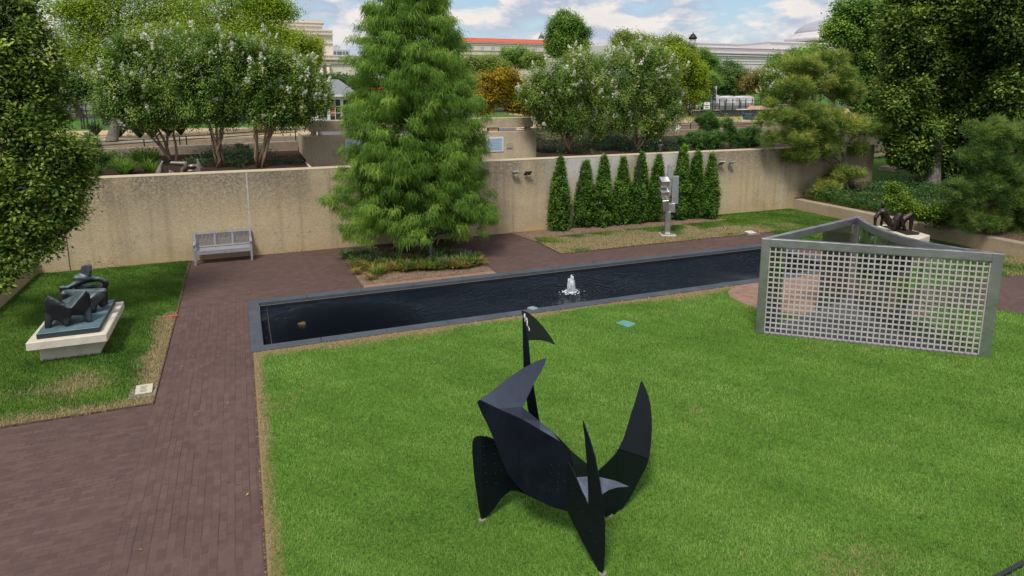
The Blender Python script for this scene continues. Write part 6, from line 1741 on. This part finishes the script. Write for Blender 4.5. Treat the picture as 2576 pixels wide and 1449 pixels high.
# ------------------------------------------------------------------ lamp post
L0 = vp(1736, 240, 46.0)
t_ = thing('lamp_post', 'black lamp post with a clear lantern above the right crape myrtle', 'street lamp', (L0[0], 46.0, MZ))
lk_ = ppm(L0)
zt = vp(1736, 80, 46.0)[2]
M_IRON = simple('cast_iron', (.02, .021, .024), .45, .4)
m, t, b = material('lantern_glass'); t.n.remove(b)
tr = t.n.new('ShaderNodeBsdfTransparent'); df = t.n.new('ShaderNodeBsdfDiffuse'); df.inputs[0].default_value = (.75, .76, .76, 1); ms = t.n.new('ShaderNodeMixShader'); ms.inputs[0].default_value = .55
t.lk(tr.outputs[0], ms.inputs[1]); t.lk(df.outputs[0], ms.inputs[2]); t.lk(ms.outputs[0], t.n.get('Material Output').inputs[0]); M_LANT = m
x, y = L0[0], 46.0
def lz_(py): return vp(1736, py, 46.0)[2]
mb = MB(); mb.tube([((x, y, MZ), 0.192), ((x, y, MZ + .5), 0.137), ((x, y, MZ + .6), 0.075), ((x, y, lz_(124)), 0.062), ((x, y, lz_(118)), 0.123)], 10); mb.build('pole', M_IRON, t_)
mb = MB(); mb.tube([((x, y, lz_(98)), 0.343), ((x, y, lz_(94)), 0.343), ((x, y, lz_(90)), 0.233), ((x, y, lz_(86)), 0.164), ((x, y, lz_(84)), 0.041), ((x, y, lz_(79)), 0.016)], 8); mb.build('lantern_cap', M_IRON, t_)
mb = MB(); mb.tube([((x, y, lz_(116)), 0.206), ((x, y, lz_(98)), 0.274)], 8); mb.build('lantern_glass', M_LANT, t_)
mb = MB()
for k in range(8):
    a = k * math.pi / 4; mb.bar((x + .155 * math.cos(a), y + .155 * math.sin(a), lz_(117)), (x + .205 * math.cos(a), y + .205 * math.sin(a), lz_(97)), .02, .02)
mb.build('lantern_frame', M_IRON, t_)

# ------------------------------------------------------------------ white kiosk, red awning, striped canopy
M_WHT = simple('white_paint', (.70, .71, .74), .5, var=.05); M_WIN = simple('dark_glass', (.02, .026, .03), .08); M_SLATER = simple('grey_roof', (.20, .215, .235), .7)
KY = 45.0
def kv(zx, zy): return vp((1100 + zx / 3.22) * .6708, (280 + zy / 3.22) * .6708, KY)
kx0, kx1 = kv(285, 545)[0], kv(760, 545)[0]; kz0, kz1 = MZ, kv(430, 262)[2]
t_ = thing('kiosk', 'white wooden kiosk with paned windows and a grey hipped roof', 'kiosk', ((kx0 + kx1) / 2, KY, MZ))
mb = MB(); mb.box(kx0, kx1, KY, KY + 4, kz0, kv(430, 548)[2]); mb.box(kx0, kx1, KY + .02, KY + 4, kv(430, 300)[2], kz1); mb.box(kx0, kx1, KY + 3.9, KY + 4, kz0, kz1)
mb.build('wall', M_WHT, t_)
for a, b_ in ((285, 300), (412, 436), (576, 598), (735, 760)):
    p0, p1 = kv(a, 548), kv(b_, 296); mb = MB(); mb.box(p0[0], p1[0], KY - .04, KY + .08, p0[2], p1[2]); mb.build('mullion', M_WHT, t_)
for a, b_ in ((300, 412), (436, 576), (598, 735)):
    p0, p1 = kv(a, 522 if a != 436 else 545), kv(b_, 300)
    mb = MB(); mb.box(p0[0], p1[0], KY + .05, KY + .06, p0[2], p1[2]); w_ = mb.build('window', M_WIN, t_)
    mb = MB()
    for k in (1, 2): z = p0[2] + (p1[2] - p0[2]) * k / 3; mb.box(p0[0], p1[0], KY, KY + .045, z - .02, z + .02)
    xm = (p0[0] + p1[0]) / 2; mb.box(xm - .02, xm + .02, KY - .005, KY + .04, p0[2], p1[2])
    mb.build('glazing_bar', M_WHT, w_)
p0, p1 = kv(444, 510), kv(498, 330)
M_RED = simple('red_orange', (.62, .10, .035), .6, var=.1)
mb = MB()
for k in range(4): z = p0[2] + (p1[2] - p0[2]) * (k + .2) / 4.2; mb.box(p0[0], p1[0], KY + .046, KY + .049, z, z + .16)
mb.build('red_shelf', M_RED, t_)
e0, e1 = kv(250, 240), kv(790, 240); ap = kv(462, 90); ap2 = kv(600, 90)
mb = MB(); mb.add([(e0[0], KY - .4, e0[2]), (e1[0], KY - .4, e0[2]), (e1[0], KY + 4.4, e0[2]), (e0[0], KY + 4.4, e0[2]), (ap[0], KY + 2, ap[2] + .2), (ap2[0], KY + 2, ap[2] + .2)], [(0, 1, 5, 4), (1, 2, 5), (2, 3, 4, 5), (3, 0, 4), (0, 3, 2, 1)]); mb.build('roof', M_SLATER, t_)
mb = MB(); mb.box(e0[0], e1[0], KY - .41, KY + 4.4, kz1 - .02, e0[2] - .003); mb.build('fascia', M_WHT, t_)
r0, r1, r2 = vp(930, 224, 42), vp(972, 224, 42), vp(952, 252, 42)
t_ = thing('red_canopy', 'bright red pointed canopy seen through the cypress branches', 'canopy', (r2[0], 42, MZ))
mb = MB(); mb.slab([r0, r2, r1], .04); mb.add([tuple(r0), tuple(r1), (r1[0] + .2, 43.6, r1[2] + .1), (r0[0] - .2, 43.6, r0[2] + .1)], [(0, 1, 2, 3)]); mb.build('cloth', simple('red_cloth', (.75, .055, .02), .7, var=.06), t_)
mb = MB()
for px in (938, 966): q_ = vp(px, 230, 42); mb.tube([((q_[0], 42.1, MZ), .04), ((q_[0], 42.1, q_[2]), .03)], 6)
mb.build('pole', M_IRON, t_)
c0, c1 = vp(1150, 268, 40), vp(1205, 288, 40)
t_ = thing('striped_awning', 'blue and white striped awning half hidden right of the cypress', 'awning', (c0[0], 40, MZ))
mb = MB(); mb2 = MB()
for k in range(8):
    u0, u1 = k / 8, (k + 1) / 8
    q_ = [(c0[0] + (c1[0] - c0[0]) * a, 40 + b_ * 1.4, c0[2] + .1 + b_ * .35 - .25 * a) for a, b_ in ((0, u0), (1, u0), (1, u1), (0, u1))]
    (mb if k % 2 else mb2).slab(q_, .02)
mb.build('white_stripes', M_WHT, t_); mb2.build('blue_stripes', simple('blue_cloth', (.05, .10, .26), .7), t_)
mb = MB()
for xx in (c0[0] + .05, c1[0] - .05): mb.tube([((xx, 40.1, MZ), .03), ((xx, 40.1, c0[2]), .03)], 6)
mb.build('pole', M_IRON, t_)

# ------------------------------------------------------------------ fences and site clutter on the mall
def mesh_fence(name, label, xs, y, h, fabric, parts_mat=M_FENCE, fab_mat=None, rails=(1.0,)):
    t_ = thing(name, label, 'fence', (xs[0], y, MZ))
    for x in xs:
        mb = MB(); mb.box(x - .035, x + .035, y - .035, y + .035, MZ, MZ + h); mb.build('post', parts_mat, t_)
    mb = MB()
    for r_ in rails: mb.box(xs[0], xs[-1], y - .02, y + .02, MZ + h * r_ - .05, MZ + h * r_ - .01)
    mb.build('rail', parts_mat, t_)
    if fabric:
        mb = MB(); mb.box(xs[0], xs[-1], y + .022, y + .034, MZ + .02, MZ + fabric); mb.build('fabric', fab_mat or simple('fence_cloth', (.035, .037, .05), .8), t_)
    return t_
Yg = 43.5
a, b_, c = vp(172, 300, Yg)[0], vp(206, 300, Yg)[0], vp(238, 300, Yg)[0]
zt = vp(200, 262, Yg)[2] - MZ
mesh_fence('gate_fence', 'black mesh gate panel on the grass at far left', [a + .6, (a + b_) / 2 + .4, b_ + .25, c], Yg, zt, 0, rails=(1.0, .52, .06))
xs = list(np.linspace(vp(258, 300, 47)[0], vp(775, 300, 47)[0], 9))
mesh_fence('site_fence', 'low black cloth covered site fence behind the left crape myrtles', xs, 47, 1.15, 1.05)
xs = list(np.linspace(vp(1742, 290, 43)[0], vp(1965, 290, 43)[0], 4))
mesh_fence('silt_fence', 'low black silt fence before the dirt at right', xs, 43, .55, .5)
xs = list(np.linspace(vp(1741, 280, 52)[0], vp(1975, 280, 52)[0], 7))
zf_ = vp(1800, 253, 52)[2] - MZ
mesh_fence('wire_fence', 'tall thin dark wire fence across the dirt at right', xs, 52, zf_, 0, rails=(1.0, .55))
xs = list(np.linspace(vp(1741, 270, 57)[0], vp(1985, 270, 57)[0], 16))
mesh_fence('bar_fence', 'black vertical bar fence beside the road', xs, 57, 1.2, 0, rails=(1.0, .15))
def tent(px0, px1, py0, py1, Y, label):
    p0, p1 = vp(px0, py1, Y), vp(px1, py0, Y)
    t_ = thing('white_tent', label, 'tent', ((p0[0] + p1[0]) / 2, Y, MZ), 'white site tents beside the road')
    mb = MB(); zt = p1[2]
    mb.add([(p0[0], Y, MZ), (p1[0], Y, MZ), (p1[0], Y, zt - .2), (p1[0] - .25, Y + .4, zt), (p0[0] + .25, Y + .4, zt), (p0[0], Y, zt - .2), (p0[0], Y + 4, MZ), (p1[0], Y + 4, MZ), (p1[0], Y + 4, zt - .3), (p0[0], Y + 4, zt - .3)],
           [(0, 1, 2, 3, 4, 5), (1, 7, 8, 3, 2), (0, 5, 4, 9, 6), (4, 3, 8, 9), (6, 9, 8, 7)]); mb.build('cover', simple('tent_white', (.62, .60, .64), .6, var=.04), t_)
    mb = MB(); mb.box(p0[0] + .1, p1[0] - .1, Y - .03, Y - .01, MZ, MZ + .35); mb.build('skirt', M_GREY, t_)
tent(1755, 1812, 238, 262, 72, 'leftmost white tent, behind the traffic signal')
tent(1823, 1852, 241, 262, 72, 'middle white tent, left of the bare trunk')
tent(1856, 1897, 241, 262, 72, 'rightmost white tent, behind the orange sign')
g_ = gp(1755, 276, MZ); k = ppm(g_)
t_ = thing('parked_car', 'white rounded car behind the wire fence', 'car', (g_[0], g_[1], MZ))
bm = bmesh.new(); hull(bm, [(g_[0] + a * 22 * k, g_[1] + c, MZ + z * k) for a, z in ((-1, 4), (-1, 12), (-.7, 22), (-.1, 27), (.35, 24), (.7, 13), (1, 10), (1, 4)) for c in (0, 1.7)])
link('body', remesh(bm, 'body', .08, 3), simple('car_white', (.72, .72, .76), .3), t_)
mb = MB(); mb.slab([(g_[0] + a * 22 * k, g_[1] - .03, MZ + z * k) for a, z in ((-.6, 14), (-.5, 21), (-.1, 23.5), (.25, 21.5), (.5, 14))], .03); mb.build('window', M_WIN, t_)
for s in (-.62, .62):
    mb = MB(); mb.tube([((g_[0] + s * 22 * k, g_[1] - .05, MZ + .33), .32), ((g_[0] + s * 22 * k, g_[1] + .2, MZ + .33), .32)], 14); mb.build('wheel', M_FENCE, t_)
def board(px, py, w, h, Y, label, face, rows, ink, name='site_sign', diamond=False):
    c = vp(px, py, Y); k = ppm(c); w *= k; h *= k
    t_ = thing(name, label, 'sign', (c[0], Y, MZ))
    mb = MB(); M_ = Matrix.Rotation(R(45), 3, 'Y') if diamond else None
    mb.box(-w / 2, w / 2, -.02, .02, -h / 2, h / 2, M_, (c[0], Y, c[2])); mb.build('board', face, t_)
    mb = MB(); mb.box(c[0] - .04, c[0] + .04, Y + .021, Y + .08, MZ, c[2] + h * .3); mb.build('post', M_GREY, t_)
    if rows:
        mb = MB()
        for i, (zz_, l, th) in enumerate(rows):
            n = max(2, int(l * 9)); 
            for j in range(n):
                x = c[0] - w * l / 2 + w * l * j / n
                mb.box(x, x + w * l / n * .72, Y - .03, Y - .021, c[2] + h * (zz_ - th / 2), c[2] + h * (zz_ + th / 2))
        mb.build('lettering', ink, t_)
board(1778, 266, 18, 17, 50, 'white notice board with dark lettering on the wire fence', M_SIGNW, [(.32, .15, .08), (.02, .75, .16), (-.28, .55, .16)], M_INK)
board(1889, 270, 12, 12, 50, 'orange square work sign by the barrier stack', simple('sign_orange', (.80, .14, .02), .6), [(.2, .5, .12), (0, .6, .12), (-.2, .4, .12)], simple('ink_orange', (.45, .06, .01), .6))
board(1735, 258, 8, 8, 55, 'yellow diamond warning sign beside the crape myrtle edge', simple('sign_yellow', (.70, .42, .04), .6), None, None, diamond=True)
board(1762, 262, 8, 9, 56, 'small bright green sign left of the white notice board', simple('sign_green', (.20, .55, .08), .6), None, None)
c = vp(1797, 237, 60)
t_ = thing('traffic_signal', 'grey traffic signal on a pole in front of the white tents', 'traffic light', (c[0], 60, MZ))
mb = MB(); mb.tube([((c[0] + .2, 60, MZ), .09), ((c[0] + .2, 60, c[2] + .9), .07)], 8); mb.build('pole', M_GREY, t_)
mb = MB(); mb.box(c[0] - .22, c[0] + .12, 59.85, 60.1, c[2] - .65, c[2] + .55); mb.build('housing', M_FENCE, t_, .03)
for i in range(3):
    mb = MB(); mb.sphere((c[0] - .05, 59.84, c[2] + .35 - i * .38), .13, 10, 6, (1, .3, 1)); mb.build('lens', simple('lens_%s' % 'rag'[i], ((.12, .03, .03), (.13, .09, .03), (.03, .11, .07))[i], .3), t_)
def bslab(px, py, Y, n, w, label):
    c = vp(px, py, Y)
    for i in range(n):
        o = MB().box(c[0] - w / 2 + random.uniform(-.1, .1), c[0] + w / 2 + random.uniform(-.1, .1), Y, Y + 1.0, MZ + .02 + i * .135, MZ + .15 + i * .135).build('white_barrier', simple('barrier_white', (.62, .63, .60), .7), None, .02)
        tag(o, label[i], 'barrier', 'stacked white barriers on the dirt')
bslab(1888, 281, 47.5, 3, 1.5, ['bottom slab of the white barrier stack under the orange sign', 'middle slab of the white barrier stack under the orange sign', 'top slab of the white barrier stack under the orange sign'])
bm = bmesh.new(); c = vp(1793, 284, 47)
rs = random.Random(5)
for k in range(14): ellip(bm, (c[0] + rs.uniform(-2.4, 2.6), 47 + rs.uniform(-.5, .6), MZ + .1), (rs.uniform(.4, .8), .5, rs.uniform(.15, .33)))
me = remesh(bm, 'dirt_pile', .07, 2); tag(link('dirt_pile', me, M_DIRT), 'ragged orange brown heap of dirt behind the silt fence', 'dirt pile')
p0, p1 = vp(1905, 287, 46), vp(1962, 267, 46)
t_ = thing('covered_stack', 'tan tarpaulin covered stack with sloping sides on the dirt', 'covered stack', ((p0[0] + p1[0]) / 2, 46, MZ))
mb = MB(); mb.add([(p0[0], 46, MZ), (p1[0], 46, MZ), (p1[0], 48, MZ), (p0[0], 48, MZ), (p0[0] + .55, 46.3, p1[2]), (p1[0] - .1, 46.3, p1[2]), (p1[0] - .1, 47.7, p1[2]), (p0[0] + .55, 47.7, p1[2])], [(0, 3, 2, 1), (4, 5, 6, 7), (0, 1, 5, 4), (1, 2, 6, 5), (2, 3, 7, 6), (3, 0, 4, 7)]); mb.build('tarpaulin', simple('tarp_tan', (.40, .31, .19), .8, var=.15, scale=2), t_, .05)
c = vp(1892, 297, 38)
k = ppm(c)
t_ = thing('blue_bin', 'dark blue litter bin behind the dwarf pines', 'bin', (c[0], 38, MZ))
M_BLUE = simple('bin_blue', (.012, .04, .20), .5)
mb = MB(); w = 9 * k; zt = vp(1892, 289, 38)[2]
mb.add([(c[0] - w * .8, 38, MZ), (c[0] + w * .8, 38, MZ), (c[0] + w * .8, 38.7, MZ), (c[0] - w * .8, 38.7, MZ), (c[0] - w, 37.95, zt), (c[0] + w, 37.95, zt), (c[0] + w, 38.75, zt), (c[0] - w, 38.75, zt)], [(0, 3, 2, 1), (4, 5, 6, 7), (0, 1, 5, 4), (1, 2, 6, 5), (2, 3, 7, 6), (3, 0, 4, 7)]); mb.build('tub', M_BLUE, t_, .02)
mb = MB(); mb.box(c[0] - w * 1.08, c[0] + w * 1.08, 37.9, 38.8, zt + .001, zt + .07); mb.build('lid', M_BLUE, t_, .02)
c = vp(1862, 378, 25.2)
bm = bmesh.new(); ellip(bm, (c[0], 25.2, terrace_z(0, 25.2) + .06), (.16, .12, .10)); me = remesh(bm, 'pale_stone', .03, 2); tag(link('pale_stone', me, M_PLINTH), 'pale rounded stone in the soil under the dwarf pines', 'stone')
# white parked vehicles glimpsed at far left, behind the gate
c = vp(205, 275, 66)
t_ = thing('parked_van', 'grey van parked on the road behind the gate at far left', 'van', (c[0], 66, MZ))
mb = MB(); mb.box(c[0] - 2.4, c[0] + 2.4, 65.2, 67, MZ + .35, MZ + 2.0); mb.build('body', simple('van_grey', (.33, .34, .38), .35), t_, .15)
mb = MB(); mb.box(c[0] - 2.0, c[0] + 1.9, 65.16, 65.19, MZ + 1.2, MZ + 1.75); mb.build('window', M_WIN, t_)
for s in (-1.5, 1.5):
    mb = MB(); mb.tube([((c[0] + s, 65.15, MZ + .36), .35), ((c[0] + s, 65.4, MZ + .36), .35)], 14); mb.build('wheel', M_FENCE, t_)

# ------------------------------------------------------------------ great buildings around the mall
def stone(name, base, haze=0.0):
    m, t, b = material(name)
    p = t.pos()
    br = t.n.new('ShaderNodeTexBrick'); t.lk(t.mapping(p, (1, 1, 1), (R(90), 0, 0)), br.inputs['Vector'])
    br.inputs['Scale'].default_value = 1; br.inputs['Brick Width'].default_value = 2.4; br.inputs['Row Height'].default_value = .95; br.inputs['Mortar Size'].default_value = .05
    br.inputs['Color1'].default_value = (*base, 1); br.inputs['Color2'].default_value = (*(x * .93 for x in base), 1); br.inputs['Mortar'].default_value = (*(x * .78 for x in base), 1)
    n = t.noise(p, .12, 4, .6)
    c = t.mix(t.rng(n, .35, .7, 0, .35), br.outputs['Color'], tuple(x * .86 for x in base))
    setp(t, b, c, .9, 0, .15)
    return m
M_LIME = stone('museum_limestone', (.74, .66, .59)); M_MARB = stone('museum_marble', (.68, .645, .655)); M_LIME2 = stone('office_limestone', (.68, .60, .52))
M_SHADE = simple('window_shade', (.34, .40, .48), .3, var=.1); M_TILE = simple('red_tile', (.50, .10, .05), .8, 0, .15, .3)
def vz(py, Y, px=1288): return vp(px, py, Y)[2]
def course(mb, px0, px1, py0, py1, Y, proud, depth, ref):
    x0, x1 = vp(px0, ref, Y)[0], vp(px1, ref, Y)[0]
    z0, z1 = vp((px0 + px1) / 2, py1, Y)[2], vp((px0 + px1) / 2, py0, Y)[2]
    mb.box(x0, x1, Y - proud, Y + depth, z0, z1)
# pale museum at left
YN = 300
bd = thing('museum_building', 'pale limestone museum with stepped attic blocks behind the left trees', 'building', (vp(760, 200, YN)[0], YN, MZ))
mb = MB(); course(mb, 470, 812, 44, 120, YN + 3, 0, 40, 100); mb.build('attic', M_LIME, bd)
mb = MB(); course(mb, 470, 814, 58, 61, YN + 2.4, 0, 40, 100); course(mb, 470, 819, 50, 53, YN + 2.6, 0, 40, 100); mb.build('attic_moulding', M_LIME, bd)
mb = MB(); course(mb, 470, 837, 72, 145, YN, 0, 45, 100); mb.build('main_block', M_LIME, bd)
mb = MB(); course(mb, 470, 839.5, 79, 82.5, YN - 1.2, 0, 46, 100); course(mb, 470, 837.6, 104, 105.4, YN - .5, 0, 45, 100); course(mb, 470, 838.3, 69.5, 73, YN - .6, 0, 45.5, 100); mb.build('cornice', M_LIME, bd)
mb = MB(); course(mb, 700, 940, 140, 240, YN - 6, 0, 50, 170); mb.build('wing', M_LIME, bd)
mb = MB(); course(mb, 795, 945, 146, 150.5, YN - 7.5, 0, 50, 170); course(mb, 795, 942, 138.5, 141, YN - 6.6, 0, 50, 170); course(mb, 795, 940, 158, 160, YN - 6.8, 0, 50, 170); mb.build('entablature', M_LIME, bd)
for px in (810.5, 827):
    c = vp(px, 200, YN - 7); k = ppm(c)
    mb = MB(); z0, z1 = c[2] - 9, vz(168, YN - 7, px)
    mb.tube([((c[0], YN - 7, z0), 4.0 * k), ((c[0], YN - 7, z1), 3.5 * k)], 16); mb.build('column', M_LIME, bd)
    mb = MB(); mb.tube([((c[0], YN - 7, z1), 3.6 * k), ((c[0], YN - 7, z1 + 5 * k), 5.0 * k)], 12); mb.box(c[0] - 5.2 * k, c[0] + 5.2 * k, YN - 8, YN - 6.2, z1 + 5 * k, z1 + 6.5 * k); mb.build('capital', M_LIME, bd)
mb = MB(); course(mb, 813.8, 823.5, 165, 215, YN - 6.05, 0, .02, 190); mb.build('niche', simple('niche_shadow', (.36, .28, .22), .9), bd)
c = vp(805.5, 94, YN); k = ppm(c)
mb = MB(); mb.tube([((c[0], YN - .4, c[2]), 4.2 * k), ((c[0], YN + .1, c[2]), 4.2 * k)], 20); mb.build('medallion', M_LIME, bd)
# small office block right of the museum
ob = thing('office_building', 'small distant pale office block with dark windows beside the museum', 'building', (vp(852, 130, 420)[0], 420, MZ))
mb = MB(); course(mb, 836, 857, 115.5, 126, 422, 0, 15, 130); course(mb, 836, 880, 125, 160, 420, 0, 20, 130); mb.build('wall', simple('office_grey', (.50, .52, .55), .8, var=.05), ob)
for a, b_ in ((838, 845), (848, 860), (863, 867), (870, 876)):
    mb = MB(); course(mb, a, b_, 129.5, 138, 419.8, 0, .1, 130); mb.build('window', simple('office_glass', (.12, .17, .24), .2), ob)
mb = MB(); course(mb, 846, 849, 113, 115.5, 424, 0, 4, 130); mb.build('roof_plant', M_GREY, ob)
# red roofed block
YR = 420
rb = thing('office_building', 'long pale stone building with a red tiled roof on the skyline', 'building', (vp(1320, 130, YR)[0], YR, MZ))
xa, xb = vp(1135, 120, YR)[0], vp(1508, 120, YR)[0]; zc = vp(1300, 110, YR)[2]; zr_ = vp(1270, 95.5, YR)[2]; xr0, xr1 = vp(1181, 100, YR)[0], vp(1475, 100, YR)[0]
mb = MB(); mb.box(xa, xb, YR, YR + 40, MZ, zc - .3); mb.build('wall', M_LIME2, rb)
mb = MB(); mb.box(xa - .6, xb + .6, YR - .8, YR + 40.8, zc - .29, zc + .35); z_ = vp(1300, 114.5, YR)[2]; mb.box(xa - .2, xb + .2, YR - .35, YR - .01, z_ - .25, z_ + .2)
for py in (128.5, 139.5): z_ = vp(1300, py, YR)[2]; mb.box(xa - .3, xb + .3, YR - .5, YR - .01, z_ - .3, z_ + .25)
mb.build('cornice', M_LIME2, rb)
mb = MB(); mb.add([(xa - .8, YR - 1, zc + .36), (xb + .8, YR - 1, zc + .36), (xb + .8, YR + 41, zc + .36), (xa - .8, YR + 41, zc + .36), (xr0, YR + 14, zr_ + .6), (xr1, YR + 14, zr_ + .6), (xr1, YR + 26, zr_ + .6), (xr0, YR + 26, zr_ + .6)], [(0, 1, 5, 4), (1, 2, 6, 5), (2, 3, 7, 6), (3, 0, 4, 7), (4, 5, 6, 7), (0, 3, 2, 1)]); mb.build('roof', M_TILE, rb)
for px in np.arange(1156, 1500, 26.6):
    x0, x1 = vp(px, 122, YR)[0], vp(px + 9, 122, YR)[0]; z0, z1 = vp(px, 127, YR)[2], vp(px, 117.5, YR)[2]
    mb = MB(); mb.box(x0, x1, YR - .08, YR - .01, z0, z1); w_ = mb.build('window', M_SHADE, rb)
    mb = MB(); xm = (x0 + x1) / 2; mb.box(xm - .12, xm + .12, YR - .14, YR - .081, z0, z1); mb.box(x0 - .2, x1 + .2, YR - .4, YR - .02, z0 - .35, z0 - .02); mb.build('frame', M_LIME2, w_)
# grey spire
c = vp(1362, 90, 520); k = ppm(c)
sp = thing('spire', 'slim grey pointed spire poking up behind the red roof', 'spire', (c[0], 520, MZ))
mb = MB(); mb.tube([((c[0], 520, MZ), 9 * k), ((c[0], 520, c[2] - 7 * k), 9 * k)], 8); mb.build('tower', M_LIME2, sp)
mb = MB(); mb.tube([((c[0], 520, c[2] - 7 * k), 9 * k), ((c[0], 520, vp(1362, 79, 520)[2]), .15)], 8); mb.build('spire_roof', simple('spire_slate', (.23, .28, .34), .6), sp)
# domed museum at right
YD = 300
dm = thing('museum_building', 'long pale marble museum with a shallow dome on the right', 'building', (vp(1900, 150, YD)[0], YD, MZ))
def slabx(px0, px1, pyt, Y, depth, name, proud=0., thick=None, pyb=None, mat=None):
    x0, x1 = vp(px0, pyt, Y)[0], vp(px1, pyt, Y)[0]
    zt = vp(px0, pyt, Y)[2]; zb = MZ if pyb is None else vp(px0, pyb, Y)[2]
    mb = MB(); mb.box(x0, x1, Y - proud, Y + depth, zb, zt); return mb.build(name, mat or M_MARB, dm)
slabx(1560, 1854, 101.5, YD + 4, 40, 'attic_block', pyb=130)
slabx(1540, 2700, 111.5, YD, 60, 'main_block')
slabx(1742, 2700, 130.5, YD - 8, 40, 'projecting_block')
for py0, py1, Y, pr in ((111.0, 112.6, YD, 1.0), (114.6, 116.0, YD, .6), (124.5, 126.5, YD, .9)): slabx(1540, 2700, py0, Y, .5, 'moulding', pr, pyb=py1)
for py0, py1, pr in ((130.2, 132.4, 1.2), (136.5, 138.5, .9), (143.0, 144.0, .4), (150, 151, .3), (157, 158, .3)): slabx(1741, 2700, py0, YD - 8, .5, 'moulding', pr, pyb=py1)
slabx(1560, 1855, 100.6, YD + 4, 40.5, 'attic_cornice', .5, pyb=103)
slabx(1938, 2300, 104, YD + 20, 60, 'dome_base', pyb=130)
slabx(1937, 2300, 103.4, YD + 20, 60.5, 'dome_base_cornice', .8, pyb=106.5)
cx_ = 2122
c = vp(cx_, 90, YD + 55); k = ppm(c)
dz = lambda py: vp(cx_, py, YD + 55)[2]
for r0, p0, p1, nm in ((134, 104, 95, 'dome_drum'), (128, 95, 91.5, 'dome_step'), (122, 91.5, 87.5, 'dome_step'), (116, 87.5, 84.5, 'dome_step')):
    mb = MB(); mb.tube([((c[0], YD + 55, dz(p0) - .5), r0 * k), ((c[0], YD + 55, dz(p1)), r0 * k)], 64); mb.build(nm, M_MARB, dm)
mb = MB(); pts = []
for i in range(12):
    a = math.radians(90 * i / 12 * .86); pts.append(((c[0], YD + 55, dz(84.5) + (dz(44) - dz(84.5)) * math.sin(a) / math.sin(math.radians(78)) - .3), 112 * k * math.cos(a)))
mb.tube(pts, 64); mb.build('dome', simple('dome_grey', (.36, .36, .41), .7, 0, .05, .1), dm)
mb = MB(); mb.tube([((c[0], YD + 55, pts[-1][0][2] - .2), pts[-1][1] * 1.05), ((c[0], YD + 55, pts[-1][0][2] + .8), pts[-1][1] * 1.02)], 40); mb.build('dome_cap', M_MARB, dm)
# distant woods closing the horizon
rngw = np.random.default_rng(77)
Cw, Ow = [], []
for px in np.arange(-300, 2900, 26):
    Yw = 240 + rngw.uniform(-15, 15)
    if 800 < px < 870: top = 215
    else: top = 205 + rngw.uniform(-10, 6)
    c = vp(px, top + 14, Yw); k = ppm(c)
    for j in range(44):
        d = unit(rngw.normal(0, 1, 3)); Cw.append(c + d * np.array([22, 10, 20]) * k * rngw.uniform(.6, 1)); Ow.append(d)
Cw = np.array(Cw); Ow = np.array(Ow)
Q, v = leafcloud(rngw, Cw, Ow, 1.1, 12, 1.5, .9, .42 + .2 * Ow[:, 2] + rngw.normal(0, .08, len(Cw)), .1, .9, .5)
tag(quadmesh('distant_woods', Q, v, leafmat('leaf_far', (.022, .045, .022), (.075, .12, .05), (.16, .21, .085), .3)), 'hazy line of far trees closing the mall', 'woods', kind='stuff')
